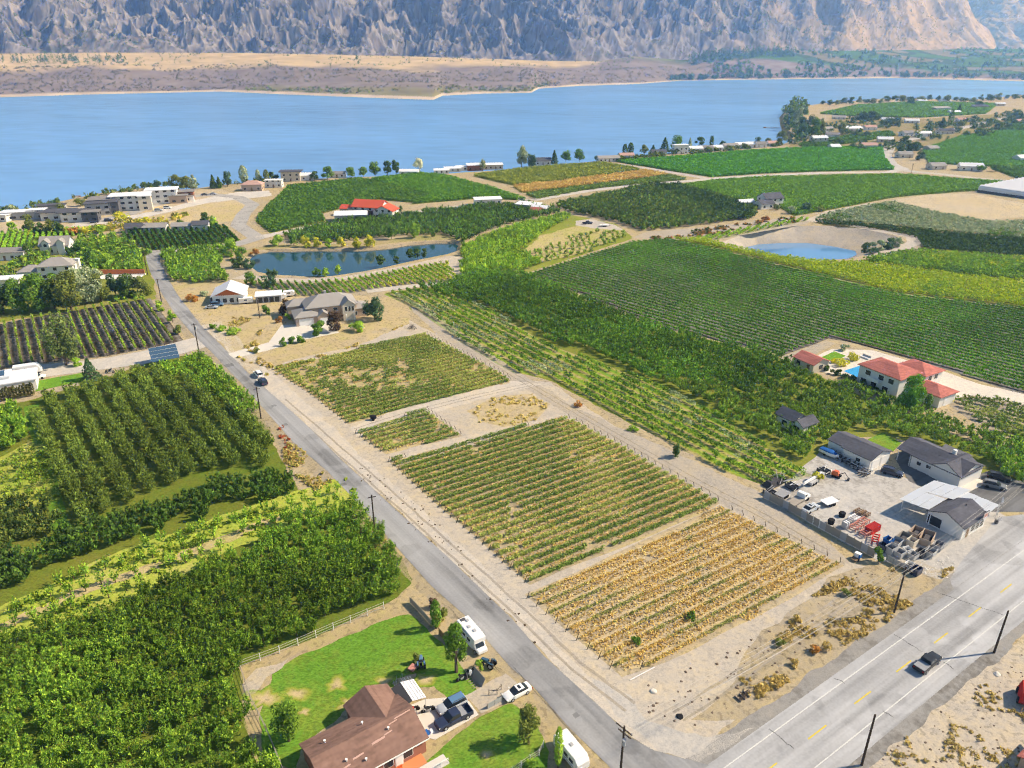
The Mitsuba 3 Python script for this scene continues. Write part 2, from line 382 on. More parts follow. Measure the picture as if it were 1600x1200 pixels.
skirt(land, LAKE_Z - 2.5, 9, 'lake_bank', 3.3, .62, True, 'pale sandy bank along the near lake shore')
skirt(pond1, -2.4, 4, 'pond_bank', 2.6, .8, False, 'earthen bank of the long irrigation pond')

def water(name, poly, z, label, fn_scale, mat):
    v, f = flat(poly, z)
    add(name, (v, f), mat, label, None, None, 'structure')
def ripple(s, lo):
    def fn(p, n, uv):
        return fbm(p.x * s, p.y * s * .55, 2.0, 3) * (.35 + .9 * noise(p.x * lo, p.y * lo * 2.5))
    return fn
def lake_fn(p, n, uv):
    s = fbm(p.x * .0045 + p.y * .0012, p.y * .0085, 3.0, 4) - .5; w = noise(p.x * .05, p.y * .11) - .5
    return mi.Color3f(.115, .26, .50) * (1 + .32 * s + .14 * w)
for nm, c, amp, sc, rough in (('lake_water', (.075, .25, .60), .30, .16, .30), ('pond_water', (.012, .05, .075), .02, .35, .05), ('pit_water', (.09, .22, .42), .02, .4, .08)):
    scene[nm] = {'type': 'bumpmap', 'a': {'type': 'principled', 'base_color': rgb(*c) if nm != 'lake_water' else proc(lake_fn), 'roughness': rough, 'specular': .5}, 't': proc(ripple(sc, .006), eps=.05), 'scale': amp}
water('lake', Polygon([(-6000, 200), (7000, 200), (7000, 4200), (-6000, 4200)]).buffer(0).difference(land.buffer(-25)), LAKE_Z, 'wide calm blue lake', .15, 'lake_water')
water('pond', pond1.buffer(1.5), -1.0, 'long dark irrigation pond ringed by small trees', .3, 'pond_water')
# the second reservoir: a pit with bare sloping sides
rim = np.array(pond2.exterior.segmentize(5).coords)[:-1]
low = pond2w.exterior
V, U = [], []
for k, s in enumerate(np.linspace(0, 1, 7)):
    for p in rim:
        q = np.array(low.interpolate(low.project(Point(p))).coords[0]); d = p + (q - p) * s
        V.append([d[0], d[1], PIT * s ** .8 - (.4 if k == 6 else 0) + (meshkit.noise(np.array([[d[0] * .2, d[1] * .2, 0]]))[0] - .5) * .7 * (0 < k < 6)]); U.append([2.0, 1.0])
n = len(rim); i = np.arange(n); j = (i + 1) % n
F = np.vstack([tri(np.stack([i + k * n, j + k * n, j + k * n + n, i + k * n + n], 1)) for k in range(6)])
add('reservoir_bank', (np.array(V), F), 'earth', 'bare sloping earth sides of the reservoir', None, None, 'structure', uv=np.array(U), smooth=True)
water('reservoir', pond2w.buffer(.5), PIT, 'pale blue water of the dug reservoir', .3, 'pit_water')

# ------------------------------------------------------------------ the far shore and the mountains
FAR_SHORE = [(-400, 150), (0, 152), (120, 148), (250, 145), (340, 143), (430, 147), (533, 151), (600, 153.5), (660, 155.5), (676, 156), (690, 149.5), (760, 146), (830, 145), (842, 138.5), (900, 134.5), (1000, 131), (1066, 126), (1200, 124), (1400, 122), (1600, 127), (2000, 133)]
BASE_Y = [(-400, 82), (0, 84), (180, 82), (400, 83), (533, 85.5), (700, 90), (850, 95), (935, 96), (985, 88), (1066, 94), (1120, 86), (1200, 80), (1350, 79), (1490, 77), (1600, 76), (2000, 74)]
BASE_R = [(-400, 2800), (600, 2600), (900, 2650), (1100, 3000), (1300, 3500), (1500, 4300), (1700, 4800), (2000, 5200)]
ip = lambda tab, x: np.interp(x, [a for a, _ in tab], [b for _, b in tab])

def far_ray(px):
    d = np.stack([(px - 800) / FPX / math.cos(PITCH), np.ones_like(px)], 1)             # bearing of the pixel near the horizon row
    return d / np.linalg.norm(d, axis=1, keepdims=True)
def elev(px, y):
    u, v = (px - 800) / FPX, (y - 600) / FPX
    return (-math.sin(PITCH) - v * math.cos(PITCH)) / np.hypot(u, math.cos(PITCH) - v * math.sin(PITCH))
def bearing(px, y):
    u, v = (px - 800) / FPX, (y - 600) / FPX
    d = np.stack([u, math.cos(PITCH) - v * math.sin(PITCH)], 1); return d / np.linalg.norm(d, axis=1, keepdims=True)

def grid_mesh(X, Y, Z):
    nr, nc = X.shape; V = np.stack([X, Y, Z], -1).reshape(-1, 3)
    a = (np.arange(nr - 1)[:, None] * nc + np.arange(nc - 1)).ravel()
    return V, tri(np.stack([a, a + 1, a + nc + 1, a + nc], 1))

px = np.linspace(-380, 1980, 760)
ys, yb, rb = ip(FAR_SHORE, px), ip(BASE_Y, px), ip(BASE_R, px)
dirs = bearing(px, (ys + yb) / 2)
rs = (LAKE_Z - CAM_H) / elev(px, ys); zb = CAM_H + rb * elev(px, yb)
tt = np.concatenate([[-.02, 0], np.linspace(.008, 1, 42), [1.06]])[:, None]
R_ = rs + (rb - rs) * tt
Z_ = np.where(tt <= 0, LAKE_Z + tt * 90, LAKE_Z + .6 + (zb - LAKE_Z - .6) * np.clip(tt, 0, 1) ** 1.12)
X_, Y_ = R_ * dirs[:, 0], R_ * dirs[:, 1]
nz = meshkit.fbm(np.stack([X_ * .004, Y_ * .004, X_ * 0], -1), 4, 3) - .5
Z_ = Z_ + nz * 26 * np.sin(np.pi * np.clip(tt, 0, 1)) ** .8 * np.where(px > 1150, .5, 1)
ng = meshkit.fbm(np.stack([X_ * .006, Y_ * .006, X_ * 0 + 9], -1), 3, 8) - .5
pxg = np.broadcast_to(px, X_.shape); yfrac = np.clip(tt, 0, 1) + ng * .30
# bands: beach, sage scrub, tan grass; orchards and gardens to the right
scrub, tan_, beach = np.array([.235, .195, .16]), np.array([.50, .39, .21]), np.array([.50, .42, .30])
meadow = np.array([.22, .20, .07])
k1 = np.clip((yfrac - np.interp(pxg, [0, 500, 900, 950, 1100], [.42, .55, .72, .9, 1.2])) / .12, 0, 1)[..., None]
C = scrub * (1 - k1) + tan_ * k1
k2 = np.clip((.055 - np.clip(tt, 0, 1) + ng * .03) / .02, 0, 1)[..., None]
C = C * (1 - k2) + beach * k2
k3 = (np.clip((.16 - yfrac) / .06, 0, 1) * ((pxg > 380) & (pxg < 860)) * (k2[..., 0] < .5))[..., None] * .8
C = C * (1 - k3) + meadow * k3
patch = meshkit.noise(np.stack([X_ * .011, Y_ * .006, X_ * 0], -1), 21)
gcol = np.where((patch > .55)[..., None], [.075, .15, .03], np.where((patch > .35)[..., None], [.06, .10, .035], [.20, .18, .09]))
k4 = np.clip((pxg - 1080 - yfrac * -140 - ng * 160) / 150, 0, 1)[..., None] * np.clip((yfrac - np.interp(pxg, [1100, 1300, 1500, 1600], [.75, .4, .05, .0])) / .15, 0, 1)[..., None]
C = C * (1 - k4) + gcol * k4
C = C * (1 + .5 * (meshkit.fbm(np.stack([X_ * .03, Y_ * .03, X_ * 0], -1), 3, 5) - .5))[..., None]
V, F = grid_mesh(X_, Y_, Z_)
add('far_shore', (V, F), 'tinted', 'dry grass and sagebrush bench across the lake', None, None, 'structure', color=np.clip(C.reshape(-1, 3), 0, 1), smooth=True)
far_grid = (X_, Y_, Z_, tt, px)

SAGE_ = [(.085, .072, .06), (.06, .055, .04)]
def ridged(P, octv, seed):
    out, amp, tot = 0, 1.0, 0
    for o in range(octv):
        nn = 1 - np.abs(2 * meshkit.noise(P * 2 ** o, seed + o) - 1)
        out = out + amp * nn ** 1.6; tot += amp; amp *= .5
    return out / tot

def mountain(name, pxs, base_r, base_z, dirs, depth, rows, slope, amp, seed, label, grass_fn, top=None):
    s = np.linspace(0, 1, rows)[:, None] ** 1.25 * depth
    R2 = base_r - 40 + s; X, Y = R2 * dirs[:, 0], R2 * dirs[:, 1]
    A = np.clip((s - 20) / 110, 0, 1)
    big = meshkit.fbm(np.stack([X * .0042, Y * .0026, X * 0 + 4], -1), 3, seed) - .5
    Zs = base_z - 8 + np.maximum(s - 40, -5) * slope * (1 + .9 * big)
    dg = X * .75 + Zs * .9                                                                  # joints of the granite run diagonally
    r1 = .62 * (ridged(np.stack([X * .0070 + Zs * .0075, Zs * .0105 - X * .002, X * 0 + seed], -1), 2, seed) - .5) + .38 * (ridged(np.stack([X * .0048 - Zs * .004, Y * .0016, X * 0 + seed + 3], -1), 1, seed + 1) - .5)
    r2 = ridged(np.stack([X * .019 + Zs * .026, Zs * .030 - X * .006, Y * .004 + seed], -1), 3, seed + 3) - .5
    r3 = ridged(np.stack([X * .052 - Zs * .03, Zs * .065, Y * .01 + 3], -1), 2, seed + 9) - .5
    g = grass_fn(X, Y, s, big)
    Zm = Zs + A * (amp * r1 * (1 - .30 * g) + amp * .62 * r2 * (1 - .82 * g) + amp * .16 * r3 * (1 - .85 * g) + 90 * big)
    if top is not None: Zm = Zm * top + (base_z - 30) * (1 - top)
    cr = meshkit.fbm(np.stack([X * .03, Y * .03, Zm * .045], -1), 4, seed + 2)
    c2 = meshkit.fbm(np.stack([dg * .012, Y * .012, Zm * .008], -1), 3, seed + 5)
    rock = np.array([.165, .155, .16]) * (.35 + 1.3 * cr)[..., None]
    tang = np.array([.46, .34, .20]) * (.72 + .55 * cr)[..., None]
    k = np.clip(g * 1.5 + (c2 - .5) * 2.2 - .30, 0, 1)[..., None]
    C = rock * (1 - k) + tang * k
    ch = (np.clip((r3 - .08) * 5, 0, 1) * (1 - g))[..., None] * .5                            # pale fresh faces
    C = C * (1 - ch) + np.array([.40, .37, .34]) * ch
    bl = (np.clip((meshkit.fbm(np.stack([X * .05, Y * .05, Zm * .05], -1), 3, seed + 7) - .58) * 12, 0, 1) * (1 - .4 * g))[..., None] * .55
    C = C * (1 - bl) + np.array([.06, .075, .06]) * bl                                       # pockets of dark scrub
    V, F = grid_mesh(X, Y, Zm)
    add(name, (V, F), 'tinted', label, None, None, 'structure', color=np.clip(C.reshape(-1, 3), 0, 1))
    return X, Y, Zm

def grass_near(X, Y, s, big):
    pxv = X / Y * FPX * math.cos(PITCH) + 800
    right = np.clip((pxv - 1000) / 330, 0, 1)
    n1 = meshkit.fbm(np.stack([X * .006, Y * .006, X * 0], -1), 3, 41)
    lowleft = np.clip((260 - pxv) / 160, 0, 1) * .5
    return np.clip(right * (.35 + .9 * n1) + lowleft * n1 + np.clip((n1 - .60) * 3, 0, .5) * np.clip(1 - s / 180, 0, 1), 0, 1)
pm = np.linspace(-300, 1850, 1500)
dm = bearing(pm, ip(BASE_Y, pm)); rbm = ip(BASE_R, pm); zbm = CAM_H + rbm * elev(pm, ip(BASE_Y, pm))
MX, MY, MZ = mountain('mountain', pm, rbm, zbm, dm, 640, 165, .62, 125, 60, 'steep grey granite mountainside with tan grass gullies above the lake', grass_near, top=np.clip((1560 - pm) / 130, 0, 1) ** .7)
def slope_scrub(n, p0, p1, h, w, cols, name, label, kind, thr):
    parts = []
    while len(parts) < n:
        j = int(rng.uniform(np.searchsorted(pm, p0), np.searchsorted(pm, p1))); i = int(rng.uniform(8, 110)); q = np.array([MX[i, j], MY[i, j], MZ[i, j]])
        if meshkit.noise((q * [.009, .009, .02])[None], 71)[0] < thr: continue
        H, W = h * rng.uniform(.5, 1.5), w * rng.uniform(.6, 1.5); V, F, C = crown(kind, H, W / 2, 9, W * .30, cols, rng, .1); parts.append((V + q - [0, 0, .5], F, C))
    V, F, C = merge(parts); add(name, (V, F), 'leaf', label, 'scrub', None, 'stuff', color=C)
slope_scrub(2600, -50, 1500, 5, 6.5, DARK + SAGE_ + OLIVE, 'mountain_scrub', 'dark scrub caught in the cracks of the granite mountainside', 'bush', .48)
slope_scrub(500, 1080, 1300, 13, 6, BLUEGREEN, 'mountain_pines', 'scattered pines low on the tan right hand slopes', 'cone', .5)
slope_scrub(260, -50, 230, 13, 6, BLUEGREEN, 'mountain_pines', 'scattered pines on the lower left slopes', 'cone', .5)
pf = np.linspace(1250, 2500, 330)
df = bearing(pf, np.full_like(pf, 76.0)); rbf = np.full_like(pf, 5900.0); zbf = CAM_H + rbf * elev(pf, np.full_like(pf, 79.0))
mountain('hills', pf, rbf, zbf, df, 1050, 90, .40, 150, 77, 'hazy blue tan hills at the far right behind the lake', lambda X, Y, s, big: np.full(X.shape, .75) * (s > -9))

# scrub, trees and houses of the far shore
def scatter_far(n, px0, px1, t0, t1, h, w, cols, name, label, kind='stuff', shape='bush', clump=.0, each=False, cat=None, group=None, tri_n=14):
    parts = []
    while len(parts) < n:
        p, t = rng.uniform(px0, px1), rng.uniform(t0, t1)
        j = int(np.interp(p, px, np.arange(len(px)))); i = int(np.clip(np.interp(t, tt[:, 0], np.arange(len(tt))), 1, len(tt) - 2))
        f = np.interp(t, tt[i:i + 2, 0], [0, 1]); x, y, z = (far_grid[q][i, j] * (1 - f) + far_grid[q][i + 1, j] * f for q in range(3))
        x += rng.uniform(-2, 2)
        if clump and meshkit.noise(np.array([[x * .01, y * .01, 0]]), 33)[0] < clump: continue
        H, W = h * rng.uniform(.6, 1.4), w * rng.uniform(.6, 1.4)
        V, F, C = crown(shape, H, W / 2, tri_n, W * .26, cols, rng, .1)
        V = V + [x, y, z - .2]
        if each:
            k = thing(name, label, cat, group); add('crown', (V, F), 'leaf', color=C, parent=k); add('trunk', xf(cyl((0, 0, -1), (0, 0, H * .5), .25, .1, 4), (x, y, z)), 'bark', parent=k)
        parts.append((V, F, C))
    if not each:
        V, F, C = merge(parts); add(name, (V, F), 'leaf', label, cat, None, kind, color=C)
SAGE = [(.085, .072, .06), (.12, .10, .08), (.06, .055, .04)]
scatter_far(2600, -60, 1180, .05, .62, 3.2, 7, SAGE, 'sage_scrub', 'grey brown sagebrush scrub dotted over the far bench', clump=.30, cat='scrub', tri_n=8)
scatter_far(420, -20, 1000, .55, .98, 5, 6, DARK, 'dry_scrub', 'dark shrubs dotted on the tan grass under the mountain', clump=.5, cat='scrub', tri_n=8)
scatter_far(260, 1050, 1700, .02, .12, 13, 13, BLUEGREEN, 'shoreline_woods', 'dark trees lining the far right shore of the lake', cat='trees', shape='round', tri_n=26)
scatter_far(420, 1100, 1700, .15, .98, 12, 14, BLUEGREEN + GREEN, 'valley_woods', 'clumps of trees between fields on the far valley floor', cat='trees', shape='round', clump=.5, tri_n=22)
scatter_far(240, 1075, 1240, .74, 1.02, 22, 10, BLUEGREEN, 'conifer_woods', 'dark conifer wood at the foot of the tan slopes', cat='trees', shape='cone', clump=.3, tri_n=22)
scatter_far(120, -40, 200, .7, 1.02, 16, 8, DARK, 'slope_conifers', 'conifers under the mountain beyond the left end of the lake', cat='trees', shape='cone', clump=.35, tri_n=18)
scatter_far(150, 380, 860, .03, .14, 4, 9, OLIVE, 'shore_brush', 'olive brush behind the sandy spit across the lake', cat='scrub', clump=.3, tri_n=10)
for p_, t_ in ((125, .8), (352, .86), (640, .8), (560, .84), (520, .62), (1208, .12), (1123, .2), (1397, .1), (838, .2), (668, .28)):
    scatter_far(1, p_, p_ + .5, t_, t_ + .005, 17, 7, DARK, 'far_tree', 'lone dark tree standing on the bare bench across the lake', shape='cone', each=True, cat='tree', group='lone trees across the lake', tri_n=46)

# ------------------------------------------------------------------ roads
ch, sh = math.cos(HD), math.sin(HD)
def hw(s, n): return (s * ch - n * sh, s * sh + n * ch)
def strip(s0, s1, n0, n1): return [hw(s0, n0), hw(s1, n0), hw(s1, n1), hw(s0, n1)]
def road(name, pts, tag_v, tone, lev, label, world=True, amp=0.0, parent=None):
    p = Polygon(pts if world else P2(pts)).buffer(0); p = ragged(p, amp, seed=3)
    v, f = flat(p, lev * LEVEL)
    return add(name, (v, f), 'asphalt', label, None, None, None if parent else 'structure', uv=np.c_[np.full(len(v), tag_v), np.full(len(v), tone)], parent=parent)
zone('shoulder', strip(-250, 500, 30.6, 44.9), 1.0, .70, 3, .7, 'dark gravel shoulder of the highway', world=True)
road('highway', strip(-250, 500, 32.2, 42.7), 0, .41, 4, 'pale worn two lane highway crossing the lower right corner')
matte('road_white', (.62, .62, .60)); matte('road_yellow', (.72, .55, .06)); matte('tar', (.09, .09, .095))
def paint(name, pts, mat, parent, lev=5):
    v, f = flat(Polygon(pts), lev * LEVEL); add(name, (v, f), mat, parent=parent)
for n0 in (41.15, 34.48):
    paint('edge_line', strip(-200, 450, n0 - .075, n0 + .075), 'road_white', 'highway')
dash0 = at(1274, 1142); s_d = dash0[0] * ch + dash0[1] * sh; s_e = (lambda q: q[0] * ch + q[1] * sh)(at(1346, 1089))
per = (s_e - s_d); n_d = 37.75
for k in range(-8, 16):
    s = s_d + k * per
    paint('centre_dash', strip(s - .19 * per, s + .19 * per, n_d - .09, n_d + .09), 'road_yellow', 'highway')
def crack(a, b, parent, w=.07, lev=5):
    pts = np.linspace(a, b, 9); pts[1:-1] += rng.normal(size=(7, 2)) * .07
    v, f = flat(LineString(pts).buffer(w / 2, cap_style='flat'), lev * LEVEL + .003); add('crack', (v, f), 'tar', parent=parent)
for a, b in (((1462, 925), (1567, 961)), ((1397, 992), (1442, 1019)), ((1303, 1060), (1320, 1068)), ((1201, 1139), (1240, 1170)), ((1475, 1035), (1490, 1046)), ((1380, 1112), (1396, 1121))):
    crack(at(*a)[:2], at(*b)[:2], 'highway', .10)
LEFT = [(227, 396), (229, 408), (234, 424), (253, 459), (273, 490), (303, 525), (325, 545), (380, 602), (415, 642), (457, 690), (512, 737), (560, 787), (617, 852), (675, 917), (730, 965), (797, 1042), (832, 1072), (887, 1135), (952, 1198), (990, 1240)]
RIGHT = [(250, 394), (250, 410), (265, 440), (278, 461), (297, 486), (314, 508), (358, 552), (385, 580), (415, 607), (475, 660), (532, 717), (590, 770), (647, 822), (715, 885), (800, 967), (850, 1025), (940, 1107), (985, 1152), (1020, 1172), (1075, 1187), (1108, 1196)]
hwy_join = [hw(*q) for q in ((47, 42.8), (20, 42.8))]
side = Polygon(np.vstack([P2(LEFT), [hw(15, 42.8)], [hw(47.5, 42.8)], P2(RIGHT[::-1])])).buffer(0)
road('side_road', side.exterior.coords, 1, .30, 4, 'grey asphalt side road running up through the orchards')
for x, y, w in ((537, 757, 8), (752, 992, 11), (900, 1118, 9), (428, 634, 7), (445, 664, 8), (358, 571, 13)):
    c = at(x, y)[:2]; q = w * mpp(y) / 2
    road('road_patch', rot(np.array([[-q, -q], [q, -q], [q, q], [-q, q]]), SD) + c, 1, .20, 5, None, parent='side_road')
for a, b in (((700, 948), (760, 1012)), ((800, 1040), (905, 1158))):
    crack(at(*a)[:2], at(*b)[:2], 'side_road', .06)
zone('road_dirt_edge', np.vstack([P2([(x - 24 + (y < 560) * 12, y + 3) for x, y in LEFT if y > 425]), P2([(x - 1, y) for x, y in LEFT if y > 425][::-1])]), 2.55, .85, 1, .7, 'dry weedy verge left of the side road', world=True)
zone('gravel_edge', np.vstack([P2([(x + 1, y) for x, y in RIGHT if y > 500]), P2([(x + 30, y - 8) for x, y in RIGHT if y > 500][::-1])]), 1.75, 1.2, 2, .8, 'pale gravel verge right of the side road', world=True)
# ------------------------------------------------------------------ fields and plots (ground sheets)
zone('dirt_lot', [(392, 585), (470, 560), (640, 500), (668, 515), (805, 592), (860, 598), (1140, 785), (1330, 880), (1420, 905), (1330, 985), (1180, 1100), (1095, 1165), (1000, 1150), (850, 1010), (640, 800), (450, 640)], 2.05, 1.12, 1, 1.0, 'pale bare dirt of the fallow parcels beside the road')
zone('straw_patch', [(735, 640), (770, 622), (830, 614), (862, 632), (845, 655), (800, 668), (745, 662)], 2.75, 1.12, 3, 2.2, 'oval of cut yellow straw on the bare dirt')
zone('weed_patch', [(1190, 985), (1290, 905), (1420, 870), (1490, 885), (1470, 915), (1380, 975), (1250, 1055), (1150, 1110), (1090, 1120), (1160, 1040)], 2.55, .92, 2, 2.5, 'brown weedy dry grass beside the highway')
zone('gravel_corner', [(925, 1060), (985, 1090), (1010, 1130), (1100, 1155), (1180, 1140), (1090, 1190), (1030, 1172), (960, 1115)], 1.25, 1.1, 3, .8, 'grey gravel at the road junction')
zone('dirt_track', [(548, 668), (620, 640), (800, 595), (850, 600), (780, 617), (660, 650), (560, 684)], 1.9, 1.25, 3, .5, 'pale dirt track between the vine plots')
zone('dirt_track', [(640, 700), (722, 682), (870, 648), (900, 656), (740, 695), (615, 730)], 2.0, 1.18, 3, .5, 'pale dirt track below the straw patch')
zone('field_lane', [(640, 480), (662, 476), (800, 575), (905, 640), (1060, 710), (1210, 780), (1330, 880), (1300, 885), (1130, 788), (1000, 715), (830, 612), (690, 530)], 2.05, .95, 2, .7, 'dusty lane along the edge of the vine plots')
zone('roadside_dirt', [(1200, 1300), (1290, 1215), (1355, 1170), (1490, 1083), (1640, 965), (1900, 1000), (1900, 1300)], 2.35, 1.12, 2, .7, 'pale dry ground below the highway')
# yard on the right
zone('yard_gravel', [(1195, 778), (1240, 742), (1290, 700), (1370, 722), (1400, 740), (1470, 770), (1560, 800), (1640, 850), (1560, 880), (1480, 908), (1430, 893), (1368, 874)], .98, 1.12, 2, .4, 'pale gravel storage yard')
road('yard_drive', [(1398, 716), (1412, 702), (1505, 748), (1548, 735), (1660, 775), (1660, 800), (1600, 800), (1545, 800), (1470, 775), (1420, 752)], 0, .17, 3, 'dark asphalt drive between the yard houses', False)
road('forecourt', list(Polygon(P2([(1484, 906), (1500, 880), (1560, 808), (1660, 798), (1760, 800), (1660, 850), (1560, 910), (1500, 945)])).intersection(Polygon(strip(-250, 500, 42.75, 90))).exterior.coords), 0, .40, 3.4, 'worn pale forecourt beside the highway')
zone('house_lawn', [(1352, 690), (1378, 676), (1408, 692), (1396, 706)], 5, 1.3, 3, .3, 'small bright lawn between garage and house')
# bottom house plot
zone('house_yard', [(375, 1045), (470, 1005), (590, 960), (645, 945), (700, 1000), (760, 1010), (800, 1052), (860, 1110), (905, 1165), (930, 1215), (600, 1290), (430, 1290), (380, 1120)], 2.8, .95, 1, .5, 'dry yard round the brown roofed house')
zone('lawn', [(425, 1052), (480, 1020), (590, 975), (640, 958), (690, 1005), (738, 1060), (748, 1082), (700, 1092), (665, 1050), (600, 1065), (545, 1108), (470, 1165), (460, 1210), (420, 1190), (405, 1120)], 4.75, 1.25, 2, .6, 'lush green lawn beside the brown roofed house')
zone('lawn', [(690, 1170), (750, 1120), (800, 1095), (835, 1130), (858, 1175), (850, 1260), (640, 1280), (650, 1200)], 4.6, 1.2, 2, .6, 'green lawn below the concrete drive')
for x, y, r in ((527, 1070, 21), (463, 1085, 22), (414, 1092, 26), (548, 1099, 22), (475, 1113, 10), (600, 1068, 18), (665, 1062, 20), (760, 1180, 12)):
    c0 = at(x, y)[:2]; th = np.linspace(0, 2 * np.pi, 25)[:-1]; rr = r * mpp(y) * (.45 + 1.2 * meshkit.noise(np.c_[np.cos(th) * 1.9 + x, np.sin(th) * 1.9, th * 0], 4))
    V = [[*c0, 3 * LEVEL]]; U = [[2.75, 1.15]]
    for q, t in ((.25, 3.0), (.65, 3.8), (1.0, 4.8)):
        V += [[c0[0] + math.cos(a) * k * q, c0[1] + math.sin(a) * k * q * .8, 3 * LEVEL] for a, k in zip(th, rr)]; U += [[t, 1.2]] * 24
    i = np.arange(24); j = (i + 1) % 24; F = [np.stack([i * 0, i + 1, j + 1], 1)] + [tri(np.stack([i + 1 + 24 * m, i + 25 + 24 * m, j + 25 + 24 * m, j + 1 + 24 * m], 1)) for m in (0, 1)]
    add('bare_patch', (np.array(V), np.vstack(F)), 'earth', None, None, None, 'structure', uv=np.array(U))
zone('garden_path', [(378, 1070), (400, 1045), (440, 1035), (452, 1030), (440, 1045), (415, 1060), (400, 1082), (385, 1090)], 2.1, 1.05, 3, .3, 'dirt path at the upper corner of the lawn')
matte('concrete', (.62, .59, .53))
def slab(name, pts, z, mat, label, kind='structure', world=False):
    p = Polygon(pts if world else P2(pts)).buffer(0); v, f = trimesh.creation.extrude_polygon(p, z, engine='earcut').vertices, None
    m = trimesh.creation.extrude_polygon(p, z, engine='earcut')
    return add(name, (np.array(m.vertices) + [0, 0, .02], np.array(m.faces)), mat, label, None, None, kind)
slab('concrete_pad', [(632, 1106), (664, 1093), (727, 1088), (748, 1117), (680, 1156), (657, 1151)], .06, 'concrete', 'pale concrete parking pad beside the brown roofed house')
zone('driveway', [(727, 1086), (790, 1052), (822, 1078), (800, 1092), (752, 1116)], 2.0, 1.05, 3, .3, 'dirt driveway from the side road to the concrete pad')
# centre houses
zone('house_plot', [(262, 455), (275, 442), (400, 440), (470, 458), (640, 465), (640, 505), (560, 540), (415, 570), (392, 585), (360, 550), (300, 490)], 2.95, 1.12, 2, .8, 'golden dry grass round the grey roofed house')
slab('paved_court', [(440, 508), (515, 505), (530, 520), (470, 532), (418, 548), (365, 560), (356, 553), (420, 535)], .05, 'concrete', 'pale paved court and drive of the grey roofed house')
zone('drive_gravel', [(-30, 603), (50, 592), (140, 580), (230, 568), (330, 540), (305, 527), (240, 545), (165, 560), (60, 570), (-30, 585)], 1.5, 1.22, 3, .4, 'pale gravel drive to the white house at the left edge')
zone('small_lawn', [(54, 596), (130, 582), (142, 588), (128, 596), (56, 612)], 5, 1.35, 4, .3, 'bright clipped strip of lawn beside the white house')
# orchard floors
zone('orchard_floor', [(-80, 640), (40, 628), (180, 585), (250, 560), (320, 552), (400, 632), (452, 742), (470, 775), (545, 790), (600, 830), (645, 905), (620, 935), (480, 1000), (372, 1040), (385, 1130), (430, 1290), (-200, 1290)], 4.3, .72, 1, .6, 'grassy orchard floor left of the side road')
zone('green_lane', [(36, 636), (60, 630), (110, 830), (84, 826)], 5, 1.1, 2, .3, 'green grass lane between two orchard blocks')
zone('yellow_grass', [(-80, 985), (0, 950), (160, 872), (330, 812), (450, 772), (545, 742), (565, 790), (420, 832), (300, 892), (200, 938), (0, 1005), (-80, 1035)], 4.15, 1.55, 2, .8, 'sunlit yellow green grass strip with young trees')
zone('sand_strip', [(-80, 1010), (0, 975), (120, 922), (230, 882), (330, 845), (440, 800), (450, 806), (330, 858), (220, 900), (110, 938), (0, 988), (-80, 1024)], 3.3, 1.2, 3, .7, 'bare sandy row in the yellow green grass')
zone('yellow_grass', [(-80, 735), (0, 715), (45, 690), (85, 700), (95, 780), (60, 788), (0, 800), (-80, 820)], 4.1, 1.4, 2, .6, 'yellow green grass between the tree rows at the left edge')
zone('mid_orchard_floor', [(600, 458), (690, 445), (740, 422), (822, 430), (1010, 508), (1225, 558), (1290, 592), (1400, 645), (1520, 690), (1620, 770), (1560, 760), (1430, 690), (1320, 680), (1262, 740), (1205, 760), (1060, 700), (860, 596), (800, 578)], 4.1, .85, 1, .6, 'grassy floor of the middle orchards')
zone('hill_grass', [(718, 430), (720, 385), (790, 355), (880, 333), (962, 350), (990, 372), (820, 428)], 4.0, 1.0, 1, .6, 'yellow green slope beside the big vineyard')
zone('straw_slope', [(815, 392), (850, 366), (905, 352), (975, 357), (975, 368), (900, 398), (840, 410)], 3.35, 1.25, 2, 1.5, 'pale straw slope with young plants')
zone('gravel_bay', [(900, 345), (925, 342), (962, 352), (975, 360), (930, 357), (900, 352)], 1.6, 1.1, 3, .5, 'gravel bay with farm gear at the head of the straw slope')
zone('bank_dirt', [(985, 372), (1010, 362), (1100, 355), (1190, 345), (1240, 338), (1270, 340), (1262, 350), (1190, 362), (1120, 375), (1050, 375)], 2.1, .95, 2, .6, 'bare earth bank behind the yellow vines')
zone('pond_track', [(362, 436), (385, 428), (420, 434), (480, 436), (540, 432), (600, 421), (650, 411), (700, 400), (725, 402), (720, 440), (700, 440), (700, 410), (650, 415), (600, 426), (540, 437), (470, 441), (415, 438)], 2.0, 1.15, 3, .5, 'dirt track along the near side of the pond')
zone('pond_track', [(570, 452), (650, 444), (705, 440), (705, 444), (650, 449), (575, 458)], 1.7, 1.2, 3, .3, 'pale track above the middle orchard')
zone('pond_verge', [(378, 392), (420, 383), (520, 381), (600, 375), (640, 370), (690, 366), (725, 372), (728, 384), (712, 374), (640, 377), (560, 386), (470, 386), (400, 391), (384, 402)], 3.3, .95, 2, .6, 'dry grass verge on the far side of the pond')
